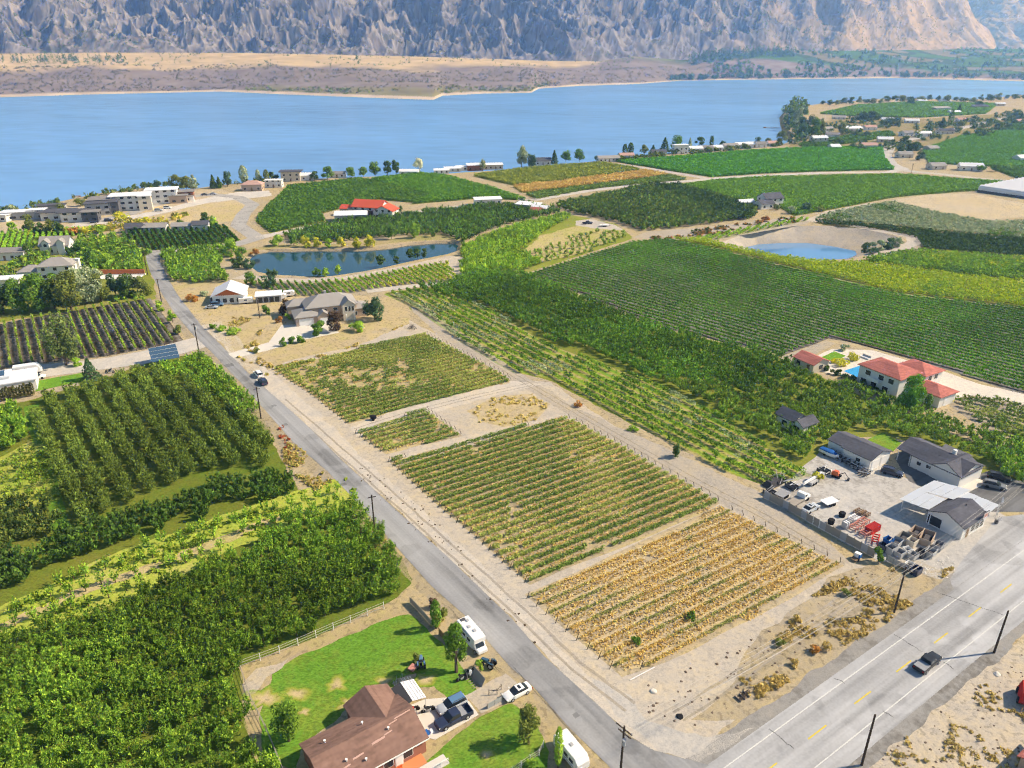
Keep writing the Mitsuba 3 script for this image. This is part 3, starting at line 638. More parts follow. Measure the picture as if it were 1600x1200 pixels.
# far fields
def far_road(name, line, w, t, tone, lev, label):
    p = LineString(P2(line)).buffer(w / 2, cap_style='flat'); v, f = flat(p, lev * LEVEL)
    add(name, (v, f), 'earth', label, None, None, 'structure', uv=np.c_[np.full(len(v), t), np.full(len(v), tone)])
far_road('farm_road', [(228, 395), (300, 391), (372, 381), (402, 372), (372, 352), (380, 335), (395, 320), (372, 308), (330, 304), (270, 310), (200, 335), (130, 350)], 8, 1.0, .95, 4, 'pale road climbing from the crossroads to the lake houses')
far_road('farm_road', [(400, 372), (450, 362), (520, 348), (600, 337), (680, 328), (745, 319), (765, 315)], 7, 1.4, 1.25, 4, 'pale gravel road in front of the red roofed winery')
far_road('farm_road', [(686, 272), (740, 288), (800, 306), (830, 317)], 6, 1.5, 1.1, 4, 'farm track with a dark hedge running down from the lake')
far_road('farm_road', [(832, 313), (920, 298), (1010, 287), (1075, 283), (1115, 279), (1200, 274), (1290, 270), (1390, 269), (1415, 262)], 7, 1.35, 1.2, 4, 'pale cross road between the upper fields')
far_road('farm_road', [(955, 255), (1010, 263), (1070, 273), (1110, 280)], 7, 1.4, 1.1, 4, 'farm track along the near end of the bright green field')
far_road('farm_road', [(1412, 266), (1392, 256), (1383, 243), (1390, 230), (1420, 218), (1470, 208), (1520, 196), (1570, 185), (1640, 172)], 10, 1.3, 1.15, 4, 'pale road winding out along the peninsula')
far_road('farm_road', [(1405, 266), (1470, 272), (1540, 280), (1640, 288)], 9, 1.5, 1.1, 4, 'dusty road along the upper right fields')
far_road('farm_road', [(1355, 400), (1400, 392), (1428, 380), (1425, 370), (1370, 360), (1300, 346), (1268, 345), (1300, 331), (1370, 318)], 6, 1.9, 1.15, 4, 'dirt track round the reservoir')
zone('lake_lot', [(-60, 345), (60, 330), (170, 312), (250, 300), (345, 296), (395, 312), (372, 335), (340, 352), (230, 362), (150, 358), (60, 372), (-60, 380)], 2.6, 1.15, 1, 1.0, 'dry lots round the lake houses')
zone('pale_court', [(120, 345), (180, 342), (250, 328), (310, 312), (370, 300), (420, 298), (425, 306), (330, 316), (260, 332), (180, 350), (110, 355)], 1.3, 1.35, 2, 1.0, 'pale paved forecourts of the lake houses')
zone('straw_lot', [(170, 356), (230, 342), (300, 322), (365, 312), (380, 322), (370, 342), (330, 352), (240, 358)], 3.0, 1.2, 2, 1.0, 'golden dry lot behind the lake houses')
zone('garden_floor', [(-60, 400), (60, 380), (180, 365), (232, 395), (240, 440), (245, 468), (20, 500), (-60, 515)], 3.9, .9, 1, 1.0, 'green gardens of the houses at the left')
zone('villa_terrace', [(1245, 572), (1300, 545), (1365, 548), (1460, 575), (1530, 600), (1640, 625), (1640, 640), (1520, 618), (1475, 625), (1420, 612), (1345, 595), (1300, 585)], 1.6, 1.5, 3, .3, 'white paved terrace and drive of the red roofed villa')
zone('villa_lawn', [(1281, 559), (1303, 549), (1322, 556), (1300, 566)], 5, 1.5, 4, .2, 'small bright lawn beside the pool house')
zone('villa_bank', [(1215, 560), (1290, 532), (1306, 537), (1262, 560), (1232, 566)], 2.2, .95, 3, .4, 'bare earth bank behind the pool house')
zone('tan_field', [(1392, 313), (1455, 303), (1522, 303), (1640, 325), (1640, 342), (1600, 338), (1545, 345), (1470, 332)], 2.55, 1.2, 2, 1.0, 'bare tan field beside the white greenhouse')
zone('peninsula_dirt', [(1255, 195), (1330, 183), (1440, 186), (1560, 178), (1640, 180), (1640, 215), (1480, 222), (1400, 235), (1300, 232), (1230, 238), (1235, 222)], 3.2, .75, 1, 2.0, 'dusty lots of the houses on the peninsula')
zone('upper_field', [(1640, 225), (1560, 248), (1480, 262), (1640, 266)], 2.6, 1.1, 3, 1.0, 'dusty lots at the right edge') if False else None

# wheel ruts and stones on the bare dirt
def ruts(line, gauge=.8, w=.34, lev=3.3, t=2.35, tone=.78, nm='wheel_rut'):
    L = LineString(P2(line)); parts = []
    for o in (-gauge, gauge):
        p = ragged(L.offset_curve(o).segmentize(3).buffer(w / 2, cap_style='flat'), .16, 1.2, int(gauge * 10 + o * 10)); v, f = flat(p, lev * LEVEL)
        add(nm, (v, f), 'earth', None, None, None, 'structure', uv=np.c_[np.full(len(v), t), np.full(len(v), tone)])
ruts([(655, 485), (720, 530), (800, 585), (880, 632), (980, 690), (1080, 748), (1190, 805), (1290, 862)])
ruts([(440, 625), (520, 695), (600, 765), (700, 855), (800, 945), (900, 1040), (985, 1105)], 1.0, .5, 3.3, 2.0, .86)
ruts([(556, 672), (640, 645), (740, 620), (830, 600)], .8, .3, 3.6, 2.2, .82)
ruts([(1060, 1120), (1150, 1060), (1230, 1000), (1300, 950), (1360, 900)], .9, .4, 3.3, 2.2, .88)
def stones(name, pts, n, s, mat, label):
    poly = Polygon(P2(pts)); x0, y0, x1, y1 = poly.bounds; ms = []; ico = trimesh.creation.icosphere(subdivisions=1, radius=1.0)
    while len(ms) < n:
        p = np.array([rng.uniform(x0, x1), rng.uniform(y0, y1)])
        if not poly.contains(Point(p)): continue
        v = np.array(ico.vertices) * (1 + rng.uniform(-.25, .25, (len(ico.vertices), 1))) * [1, 1, .55] * s * rng.uniform(.4, 1.5); ms.append((v + [p[0], p[1], .02], np.array(ico.faces)))
    add(name, join(ms), mat, label, 'stones', None, 'stuff')
stones('dirt_clods', [(560, 720), (660, 790), (760, 900), (860, 1010), (820, 1000), (700, 880), (560, 750)], 90, .16, 'soil_dark', 'dark clods scattered on the pale verge of the side road')
stones('dirt_clods', [(1000, 1075), (1200, 980), (1330, 890), (1400, 900), (1250, 1030), (1100, 1140), (1010, 1120)], 120, .17, 'bark', 'brown clods and stones on the bare corner lot')
stones('yard_stones', [(1480, 905), (1430, 893), (1480, 870), (1500, 880)], 60, .16, 'concrete', 'pale rubble at the yard entrance')
stones('lower_stones', [(1300, 1240), (1480, 1105), (1640, 990), (1700, 1200)], 140, .13, 'bark', 'brown stones on the ground below the highway')
# ------------------------------------------------------------------ vineyards and vine plots
A = 33.6
def vy_patch(x, y): return np.clip(meshkit.fbm(np.c_[x * .05, y * .05, np.full(len(x), .5)], 3, 3) * 2.2 - .6, 0, 1)
DRYV = [(.32, .215, .095), (.37, .26, .125), (.26, .175, .08)]; DRYR = [(.20, .125, .06), (.26, .175, .085), (.17, .11, .06)]
PALEV = [(.18, .20, .07), (.23, .24, .09), (.14, .165, .055)]; MIDV = [(.10, .14, .04), (.125, .165, .05), (.075, .11, .035)]; OLDV = [(.17, .165, .075), (.145, .15, .065)]
LIMEY = [(.21, .25, .022), (.17, .22, .022), (.27, .28, .028)]
F1 = [(820, 929), (970, 1058), (1040, 1036), (1180, 965), (1320, 884), (1128, 790)]
F2 = [(607, 720), (880, 650), (900, 658), (1128, 786), (1110, 797), (826, 915)]
F3 = [(425, 577), (560, 545), (662, 520), (795, 590), (800, 598), (545, 662), (480, 612)]
F4 = [(552, 674), (665, 640), (722, 682), (604, 710)]
STRAW = [(.29, .21, .13), (.34, .255, .17), (.25, .175, .10)]
matte('pole_wood', (.075, .058, .045))
vineyard('withered_vine_row', F1, 32.4, 2.5, 34, .8, .05, .62, .20, [DRYR, DRYV, DRYV, OLDV, DRYV], 'row of withered brown vines between straw bands in the plot nearest the highway', 'withered vine rows', patch=vy_patch, ground=(2.6, 2.95, (.92, 1.2)), glabel='straw strewn ground of the withered vine plot', gap=.2, posts=True)
vineyard('vine_row', F2, 32.8, 2.25, 64, 1.0, .1, 1.05, .21, [MIDV, MIDV, MIDV, PALEV, PALEV], 'row of pale green vines in the large middle plot', 'vine rows of the middle plot', patch=vy_patch, ground=(2.7, 3.2, (.88, 1.2)), glabel='straw and dirt strips of the middle vine plot', gap=.20, posts=True)
vineyard('vine_row', F4, 32.4, 2.25, 56, 1.0, .1, 1.05, .22, [MIDV, MIDV, PALEV, PALEV], 'row of pale vines in the small plot by the road', 'vine rows of the small plot', patch=vy_patch, ground=(2.5, 3.05, (.8, 1.28)), glabel='dry strips of the small vine plot', gap=.25, posts=True)
vineyard('vine_row', F3, 32.4, 2.3, 54, 1.0, .1, 1.05, .24, [MIDV, MIDV, PALEV, PALEV], 'row of yellowing vines in the upper plot', 'vine rows of the upper plot', patch=vy_patch, ground=(2.8, 3.3, (.88, 1.2)), glabel='straw strips of the upper vine plot', gap=.25, posts=True)
for nm, pts, ang, sp, pm_, w_ in (('middle', F2, 32.8, 2.25, 12, 1.1), ('small', F4, 32.4, 2.25, 12, 1.1), ('upper', F3, 32.4, 2.3, 10, 1.1), ('lowest', F1, 32.4, 2.5, 22, 1.7)):
    vs, fs, cs = merge(plants(row_lines(Polygon(P2(pts)).buffer(-.6), ang, sp, .02), pm_, w_, .02, .30, .22, [STRAW, DRYV, STRAW], patches(.3, 31), .2))
    add('straw_tufts', (vs, fs), 'leaf', f'dry straw grass between the rows of the {nm} vine plot', 'grass', None, 'stuff', color=cs)
LV = [(-30, 515), (20, 502), (100, 488), (235, 466), (262, 500), (286, 532), (240, 543), (165, 557), (60, 568), (-30, 582)]
vineyard('vine_row', LV, -56.2, 2.75, 26, .55, .5, 1.75, .33, [LIME, OLIVE, LIME], 'green trellised vine row with dark bare soil between', 'vine rows left of the side road', patch=patches(.08, 5), ground=(.55, .15, (.8, .62)), glabel='dark bare soil of the left vineyard', posts=True)
BV = [(823, 429), (985, 379), (1040, 374), (1120, 390), (1205, 412), (1400, 460), (1600, 482), (1700, 492), (1700, 640), (1600, 618), (1480, 578), (1330, 535), (1296, 529), (1225, 555), (1150, 540), (1010, 505), (960, 480)]
bump_c = at(1250, 470)[:2]
vineyard('vine_row', BV, -47.5, 2.75, 26, .5, .35, 1.2, .34, [[(.08, .14, .035), (.105, .17, .04)], [(.075, .14, .025), (.10, .18, .03)], [(.10, .19, .03), (.13, .23, .035)], LIME], 'long dark green vine row of the big sloping vineyard', 'vine rows of the big vineyard', patch=lambda x, y: np.clip(patches(.022, 9, .25, .8)(x, y), 0, .95), ground=(.3, .5, (.42, .62)), glabel='dark bare lanes of the big vineyard')
vineyard('yellow_vines', [(1042, 373), (1100, 376), (1170, 392), (1260, 409), (1340, 411), (1400, 418), (1500, 432), (1700, 452), (1700, 490), (1600, 480), (1400, 458), (1205, 410), (1120, 388)], -47.5, 2.55, 14, 1.3, .4, 2.0, .5, [LIMEY, LIMEY, LIMEY, LIME], 'band of bright yellow autumn vines behind the big vineyard', each=False, patch=patches(.03, 14, .35, .8), ground=(4, 4, (.8, .8)), cat='vines')
vineyard('green_vines', [(1340, 408), (1400, 396), (1440, 392), (1520, 398), (1700, 412), (1700, 450), (1500, 430), (1400, 416)], -20, 2.6, 10, 1.3, .4, 2.0, .6, [GREEN, GREEN, LIME, YELLOW], 'green vines beyond the yellow band', each=False, patch=patches(.02, 15), ground=(4.2, 4.2, (.6, .6)), cat='vines')
vineyard('dark_vines', [(1268, 346), (1330, 350), (1450, 362), (1600, 376), (1700, 384), (1700, 410), (1520, 396), (1442, 390), (1430, 372), (1380, 360), (1290, 352)], -20, 2.7, 9, 1.0, .5, 2.0, .7, [DARK, DARK, GREEN], 'dark vineyard block right of the reservoir', each=False, ground=(3, 4, (.4, .4)), cat='vines')
vineyard('silver_vines', [(1272, 342), (1300, 332), (1392, 316), (1470, 334), (1545, 347), (1700, 345), (1700, 380), (1600, 374), (1450, 360), (1330, 348)], -38, 3.3, 7, 1.0, .4, 1.6, .7, [SILVER, SILVER, GREEN], 'silvery netted vine rows below the tan field', each=False, patch=patches(.03, 18), ground=(2.4, 3.8, (.8, .8)), cat='vines')
vineyard('bank_vines', [(1082, 374), (1180, 355), (1258, 341), (1266, 344), (1180, 362), (1105, 378)], 55, 2.6, 8, 1.0, .4, 1.7, .6, [LIME, GREEN], 'narrow strip of vines along the reservoir bank', each=False, ground=(4.4, 4, (.8, .8)), cat='vines')
PV = [(362, 443), (415, 440), (470, 443), (540, 439), (600, 428), (650, 418), (700, 411), (718, 436), (690, 441), (640, 445), (570, 455), (520, 462), (460, 464), (425, 456)]
vineyard('vine_row', PV, -62, 2.5, 16, .6, .4, 1.7, .42, [GREEN, LIME, LIME, YELLOW], 'short green vine row sloping down from the pond track', 'vine rows below the pond', patch=lambda x, y: np.clip((x + 88) / 60 + patches(.06, 4)(x, y) * .5 - .3, 0, 1) * .9, ground=(1.6, 3.6, (.6, .8)), glabel='grass strips of the vineyard below the pond')
GL = [(600, 460), (650, 452), (690, 452), (760, 482), (860, 540), (1000, 590), (1130, 650), (1230, 722), (1268, 742), (1205, 762), (1130, 735), (1000, 668), (860, 590), (800, 582), (720, 535), (650, 482)]
vineyard('vine_row', GL, -55.6, 3.1, 24, .75, .2, 1.7, .34, [GREEN, LIME, GREEN, SILVER], 'green vine row in the long grassy strip between lane and orchard', 'vine rows of the grassy strip', patch=patches(.09, 6), ground=(3.2, 4.75, (1.05, 1.3)), glabel='grass lanes of the long vine strip', gap=.30)
RVF = [(1470, 622), (1540, 622), (1640, 640), (1700, 655), (1700, 720), (1600, 690), (1520, 660)]
vineyard('vine_row', RVF, -47, 2.6, 22, .8, .4, 1.6, .36, [OLIVE, MIDV, PALEV], 'thin vine row on bare soil below the villa drive', 'vine rows below the villa drive', patch=patches(.09, 8), ground=(2.3, 2.2, (.75, .9)), glabel='bare soil of the vine plot below the villa', gap=.3)
# far vineyards: one mass each
FV = [('winery_vines', [(398, 346), (420, 322), (450, 292), (560, 280), (575, 282), (668, 306), (660, 318), (590, 312), (500, 335), (510, 345), (420, 365)], -22, GREEN + [(.08, .15, .025)], 'dark green vineyard left of the winery track'),
      ('lakeside_vines', [(578, 281), (655, 272), (690, 274), (770, 295), (825, 313), (740, 311), (640, 320), (670, 305)], -22, [(.07, .14, .022), (.10, .18, .028)], 'green vineyard between winery and lake'),
      ('olive_vines', [(738, 275), (830, 263), (940, 255), (1003, 266), (880, 282), (800, 290)], 28, [(.14, .16, .035), (.19, .19, .045), (.11, .13, .03)], 'olive yellow field below the lakeside terrace'),
      ('straw_rows', [(800, 292), (880, 284), (1008, 267), (1046, 274), (920, 290), (815, 302)], 28, DRYV, 'straw coloured crop strip across the upper fields'),
      ('sparse_rows', [(820, 304), (920, 292), (1048, 275), (1074, 281), (920, 297), (838, 312)], 28, MIDV, 'sparse green strip beside the pale cross road'),
      ('bright_vines', [(962, 253), (1080, 244), (1180, 236), (1290, 231), (1378, 231), (1384, 250), (1398, 266), (1290, 268), (1200, 271), (1112, 277), (1060, 269)], -30, [(.055, .15, .02), (.10, .22, .03), (.065, .16, .025)], 'bright green vineyard sloping to the lakeside houses'),
      ('upper_vines', [(1062, 291), (1120, 283), (1200, 278), (1400, 274), (1540, 284), (1640, 292), (1640, 300), (1530, 298), (1400, 308), (1310, 326), (1240, 338), (1215, 322), (1180, 320), (1130, 308)], -25, [(.10, .17, .028), (.15, .23, .035), (.07, .13, .024)], 'broad green vineyard below the cross road'),
      ('peninsula_vines', [(1440, 234), (1500, 214), (1560, 205), (1700, 208), (1700, 262), (1580, 262), (1500, 258), (1450, 255)], -30, [(.075, .15, .03), (.095, .18, .033)], 'dark green vineyard right of the peninsula road'),
      ('peninsula_vines', [(1280, 178), (1340, 165), (1430, 160), (1560, 163), (1540, 178), (1440, 184), (1340, 182)], -30, [(.07, .13, .03), (.12, .20, .035)], 'green fields at the tip of the peninsula'),
      ('peninsula_vines', [(1245, 226), (1330, 212), (1390, 206), (1400, 212), (1330, 224), (1260, 231)], -30, GREEN, 'narrow green field below the peninsula houses'),
      ('corner_vines', [(1545, 262), (1700, 262), (1700, 285), (1590, 280)], -30, GREEN, 'small green field at the upper right edge'),
      ('house_vines', [(188, 366), (260, 360), (345, 350), (378, 376), (300, 387), (236, 392), (212, 385)], -60, [(.03, .065, .018), (.045, .085, .02)], 'dark green vine block beside the crossroads'),
      ('left_vines', [(-60, 372), (0, 366), (100, 360), (160, 358), (120, 368), (60, 385), (0, 394), (-60, 400)], -62, [(.13, .22, .03), (.16, .26, .035)], 'bright lime green vine block at the left edge'),
      ('valley_vines', [(1580, 190), (1700, 180), (1700, 204), (1570, 203)], -30, GREEN, 'green field beyond the peninsula road')]
for nm, pts, ang, cols, lab in FV:
    my = np.mean([p[1] for p in pts]); m = mpp(my)
    vineyard(nm, pts, ang, max(2.6, m * 5.2), max(2.2, 4.2 / m), max(1.1, m * 3.2), .3, 2.0, max(.6, m * 1.9), [cols], lab, each=False, ground=(4.0, 4.2, (.55, .8)), cat='vines', amp=1.0)

# ------------------------------------------------------------------ orchards
def unit_trees(k, H, R, n, size, cols, base=.12, kind='orchard'):
    return [crown(kind, H * rng.uniform(.9, 1.1), R * rng.uniform(.9, 1.1), n, size, cols, rng, base) for _ in range(k)]

FRUIT = []                                                # every fruit tree big enough to be looked at on its own: (distance, key data)
def orchard(name, pts, ang, sp_row, sp_tree, H, R, n, size, cols, label, gap=0.0, jit=.35, tone=.18, kind='orchard', nvar=5, tlabel=None, amp=.5):
    poly = ragged(Polygon(P2(pts)).buffer(0), amp, 4.0, len(scene))
    var = unit_trees(nvar, H, R, n, size, cols, kind=kind)
    lst = []
    for a, b in row_lines(poly.buffer(-R * .35), ang, sp_row):
        L = np.linalg.norm(b - a)
        for s in np.arange(rng.uniform(.2, .8) * sp_tree, L, sp_tree):
            c = a + (b - a) * s / L + rng.normal(size=2) * jit
            if gap and meshkit.noise(np.array([[c[0] * .09, c[1] * .09, .3]]), 5)[0] * .6 + rng.uniform(0, .4) < gap: continue
            tn = 1 + tone * 2 * (meshkit.noise(np.array([[c[0] * .06, c[1] * .06, 2.]]), 9)[0] - .5) + rng.normal() * .07
            lst.append((c[0], c[1], rng.uniform(.82, 1.18), rng.uniform(0, 6.28), tn, int(rng.integers(nvar))))
    FRUIT.append(dict(name=name, label=label, tlabel=tlabel, var=var, trees=lst, H=H, R=R))

B_ORCH = [(-60, 1012), (0, 1003), (120, 965), (200, 938), (300, 897), (400, 850), (450, 815), (540, 792), (570, 800), (605, 845), (640, 905), (622, 930), (520, 978), (470, 1005), (375, 1040), (372, 1090), (395, 1140), (425, 1200), (440, 1270), (-60, 1270)]
orchard('near_orchard', B_ORCH, 25, 3.4, 2.3, 3.7, 1.7, 680, .205, [(.065, .115, .02), (.095, .155, .026), (.05, .085, .016), (.15, .20, .033)], 'leafy orchard filling the lower left corner', tlabel='leafy green fruit tree of the near orchard at the bottom left', gap=.10, tone=.36)
A_ORCH = [(48, 632), (120, 612), (182, 592), (226, 578), (268, 582), (330, 630), (398, 640), (425, 700), (452, 742), (400, 728), (322, 742), (270, 760), (215, 782), (160, 806), (112, 832)]
orchard('dark_orchard', A_ORCH, -52, 4.5, 1.9, 3.4, 1.65, 400, .25, [(.07, .095, .024), (.09, .12, .03), (.12, .15, .038), (.05, .07, .02)], 'dark orchard in slanting rows left of the side road', tlabel='dark green fruit tree of the slanting rows left of the side road', tone=.32, gap=.07)
orchard('road_orchard', [(246, 580), (270, 572), (322, 556), (345, 580), (402, 640), (398, 662), (345, 636), (300, 612)], -52, 3.4, 2.3, 3.1, 1.7, 220, .36, GREEN + LIME, 'orchard strip between solar carport and side road', gap=.16)
orchard('cross_orchard', [(-60, 905), (0, 875), (110, 832), (250, 785), (350, 752), (450, 742), (470, 770), (350, 800), (230, 842), (120, 880), (0, 930), (-60, 950)], 32, 3.6, 2.4, 3.2, 1.6, 260, .34, DARK + GREEN[:2], 'dark cross rows below the slanting orchard', gap=.25)
orchard('left_orchard', [(-60, 660), (0, 640), (36, 634), (52, 690), (0, 712), (-60, 730)], -52, 3.6, 2.4, 3.6, 1.7, 230, .36, LIME + GREEN, 'light green orchard at the left edge')
orchard('edge_orchard', [(-60, 810), (0, 795), (60, 780), (92, 790), (104, 830), (0, 872), (-60, 895)], 32, 3.4, 2.4, 3.2, 1.6, 240, .34, OLIVE + DARK, 'olive dark orchard block at the left edge')
orchard('left_rows', [(-60, 738), (0, 716), (60, 700), (84, 712), (92, 775), (60, 782), (0, 796), (-60, 806)], 26, 4.4, 2.2, 2.2, 1.1, 90, .30, LIME + OLIVE, 'thin young tree rows in yellow green grass at the left', gap=.2)
orchard('young_trees', [(-60, 990), (0, 955), (160, 876), (330, 815), (450, 776), (545, 750), (560, 785), (420, 828), (300, 888), (200, 932), (0, 1000)], 30, 4.2, 2.7, 3.2, 1.1, 110, .26, LIME + GREEN, 'sparse young trees in the sunlit grass strip', tlabel='slim young tree in the sunlit yellow green grass strip', gap=.26)
MID = [(648, 452), (692, 446), (742, 424), (822, 431), (905, 462), (1010, 508), (1120, 540), (1225, 560), (1250, 590), (1180, 620), (1120, 612), (1000, 588), (905, 545), (862, 538), (760, 480)]
orchard('middle_orchard', MID, -56, 3.5, 2.3, 3.4, 1.6, 140, .40, [(.07, .125, .022), (.095, .16, .027), (.045, .085, .018)], 'dense bright orchard below the big vineyard', tone=.32)
MID2 = [(905, 545), (1000, 586), (1120, 612), (1180, 620), (1250, 590), (1300, 602), (1345, 606), (1420, 640), (1500, 662), (1600, 700), (1640, 740), (1600, 757), (1545, 732), (1500, 714), (1450, 694), (1410, 685), (1345, 671), (1300, 684), (1284, 706), (1262, 730), (1130, 650), (1000, 592)]
orchard('loose_orchard', MID2, -52, 3.6, 2.4, 3.1, 1.65, 140, .40, [(.075, .115, .025), (.10, .15, .03), (.15, .20, .038), (.055, .085, .02)], 'loose olive green orchard round the small grey house', gap=.20)
orchard('house_orchard', [(1545, 715), (1600, 690), (1700, 720), (1700, 790), (1600, 765), (1560, 745)], -52, 3.8, 2.3, 3.0, 1.6, 140, .42, GREEN + LIME, 'orchard rows behind the yard house', gap=.15)
orchard('slope_orchard', [(720, 432), (722, 388), (800, 356), (878, 336), (895, 340), (850, 365), (815, 392), (845, 412), (822, 426), (770, 425)], -56, 3.2, 2.6, 3.2, 1.8, 60, .66, [(.14, .20, .03), (.18, .23, .035), (.09, .15, .025)], 'yellow green orchard on the slope beside the big vineyard')
orchard('slope_rows', [(820, 400), (905, 365), (965, 360), (985, 372), (900, 402), (840, 416)], 40, 5, 4, 2.0, 1.1, 28, .6, LIME + OLIVE, 'young plants on the pale straw slope', gap=.3)
orchard('winery_orchard', [(440, 368), (520, 350), (640, 336), (760, 322), (830, 322), (880, 332), (790, 352), (722, 380), (690, 366), (600, 372), (520, 380), (450, 380)], 24, 3.6, 3.0, 3.4, 1.9, 44, .8, DARK + GREEN, 'dark orchard between winery road and pond')
orchard('cross_road_orchard', [(862, 322), (950, 304), (1012, 291), (1060, 292), (1130, 310), (1186, 326), (1178, 342), (1100, 352), (1005, 362), (965, 348), (900, 334)], -30, 3.6, 3.2, 3.3, 1.9, 40, .9, OLIVE + DARK + GREEN, 'olive orchard beyond the straw slope')
orchard('shadow_orchard', [(1020, 292), (1062, 292), (1160, 322), (1182, 340), (1150, 346), (1090, 322)], -30, 3.2, 3.0, 3.8, 2.0, 40, .9, DARK, 'dark strip of orchard beyond the olive block')
orchard('crossroads_orchard', [(248, 398), (300, 394), (368, 385), (352, 405), (345, 418), (365, 440), (300, 444), (272, 440)], -62, 3.4, 2.6, 3.4, 1.8, 80, .62, LIME + GREEN, 'light green orchard right of the crossroads')
orchard('garden_orchard', [(130, 372), (180, 370), (228, 398), (232, 428), (150, 432), (120, 412)], -62, 4.2, 3.4, 3.4, 1.9, 70, .62, GREEN + LIME, 'garden orchard beside the terracotta wall', gap=.3)

cand = [(math.hypot(t[0], t[1], CAM_H), o, t) for o, q in enumerate(FRUIT) if q['tlabel'] for t in q['trees']
        if abs(t[0]) < (t[1] * math.cos(PITCH) + CAM_H * math.sin(PITCH)) * 800 / FPX + 1 and t[1] > 67]
cand.sort(key=lambda c: c[0])
chosen = {id(c[2]) for c in cand[:300]}                    # the 300 nearest
trunk_m = cyl((0, 0, -.1), (0, 0, 1.6), .11, .07, 5)
for q in FRUIT:
    mass = []
    for t in q['trees']:
        V, F, C = q['var'][t[5]]
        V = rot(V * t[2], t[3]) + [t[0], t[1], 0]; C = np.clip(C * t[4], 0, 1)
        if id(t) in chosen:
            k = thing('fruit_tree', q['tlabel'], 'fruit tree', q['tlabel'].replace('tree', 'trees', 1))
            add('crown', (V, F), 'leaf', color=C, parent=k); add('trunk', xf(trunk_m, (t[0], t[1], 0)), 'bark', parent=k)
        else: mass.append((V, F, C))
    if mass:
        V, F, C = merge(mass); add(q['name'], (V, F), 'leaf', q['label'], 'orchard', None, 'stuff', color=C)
print('fruit trees', sum(len(q['trees']) for q in FRUIT), [(q['name'], len(q['trees'])) for q in FRUIT])
# ------------------------------------------------------------------ building and vehicle kit
for nm, c in dict(roof_dark=(.105, .11, .13), roof_grey=(.25, .24, .235), roof_mid=(.34, .325, .31), roof_red=(.44, .165, .135), roof_orange=(.62, .12, .07), roof_pink=(.50, .33, .28), roof_white=(.74, .76, .80),
                  wall_white=(.76, .75, .72), wall_cream=(.66, .60, .50), wall_grey=(.40, .41, .43), wall_tan=(.46, .36, .28), wall_dark=(.13, .13, .14), terracotta=(.52, .17, .07), trim_white=(.80, .80, .78),
                  brick=(.36, .16, .11), deck_orange=(.62, .25, .11), wood_grey=(.34, .31, .27), wood_brown=(.24, .16, .10), steel_grey=(.42, .43, .44), steel_dark=(.10, .10, .11), tyre=(.03, .03, .032),
                  plastic_blue=(.03, .12, .38), red_paint=(.50, .05, .045), pink_rust=(.52, .24, .20), tarp_grey=(.30, .31, .33), tarp_black=(.07, .07, .075), canvas_white=(.78, .78, .80), pole_wood=(.075, .058, .045), wire_metal=(.50, .47, .42), lens_red=(.4, .02, .02), lamp_white=(.85, .85, .8)).items(): matte(nm, c)
gloss('glass_dark', (.025, .032, .04), .08); gloss('glass_blue', (.05, .10, .17), .06)
for nm, c in dict(paint_white=(.80, .80, .79), paint_black=(.018, .019, .022), paint_silver=(.42, .46, .50), paint_navy=(.025, .035, .075), paint_grey=(.16, .17, .18), paint_blue=(.10, .20, .34), paint_bluegreen=(.04, .10, .16), paint_orange=(.60, .12, .03)).items(): gloss(nm, c, .28, coat=.6)
gloss('metal_sheet', (.62, .64, .66), .35, .3)
def roof_fn(base, seed):
    def fn(p, n, uv):
        s = noise(p.x * 3.0 + seed, p.y * 3.0) - .5; g = fbm(p.x * .4 + seed, p.y * .4, 1.0, 3) - .5
        ln = noise(p.z * 9.0, (p.x + p.y) * .6, 3.0) - .5
        return mi.Color3f(*base) * (1 + .22 * s + .35 * g + .30 * ln)
    return fn
scene['shingle_brown'] = {'type': 'twosided', 'b': {'type': 'diffuse', 'reflectance': proc(roof_fn((.235, .145, .115), 3.0))}}
scene['shingle_dark'] = {'type': 'twosided', 'b': {'type': 'diffuse', 'reflectance': proc(roof_fn((.115, .118, .14), 9.0))}}
scene['tile_red'] = {'type': 'twosided', 'b': {'type': 'diffuse', 'reflectance': proc(roof_fn((.46, .17, .14), 5.0))}}

def gable_roof(w, d, h, rise, over=.4, th=.18, axis='x'):
    if axis == 'y': v, f = gable_roof(d, w, h, rise, over, th); return rot(v, math.pi / 2), f
    D, W = d / 2 + over, w / 2 + over; z0 = h - rise * over / (d / 2)
    sec = [(-D, z0), (0, h + rise), (D, z0), (D, z0 + th), (0, h + rise + th), (-D, z0 + th)]
    V = np.array([[x, y, z] for x in (-W, W) for y, z in sec]); q = [[k, (k + 1) % 6, (k + 1) % 6 + 6, k + 6] for k in range(6)]
    F = np.vstack([tri(q), [[0, 5, 4], [0, 4, 1], [1, 4, 3], [1, 3, 2]], [[6, 10, 11], [6, 7, 10], [7, 9, 10], [7, 8, 9]]])
    return V, F
def gable_walls(w, d, h, rise, axis='x'):
    if axis == 'y': v, f = gable_walls(d, w, h, rise); return rot(v, math.pi / 2), f
    sec = [(-d / 2, 0), (d / 2, 0), (d / 2, h), (0, h + rise - .02), (-d / 2, h)]
    V = np.array([[x, y, z] for x in (-w / 2, w / 2) for y, z in sec]); q = [[k, (k + 1) % 5, (k + 1) % 5 + 5, k + 5] for k in range(5)]
    return V, np.vstack([tri(q), [[0, 4, 1], [1, 4, 2], [2, 4, 3]], [[5, 6, 9], [6, 7, 9], [7, 8, 9]]])
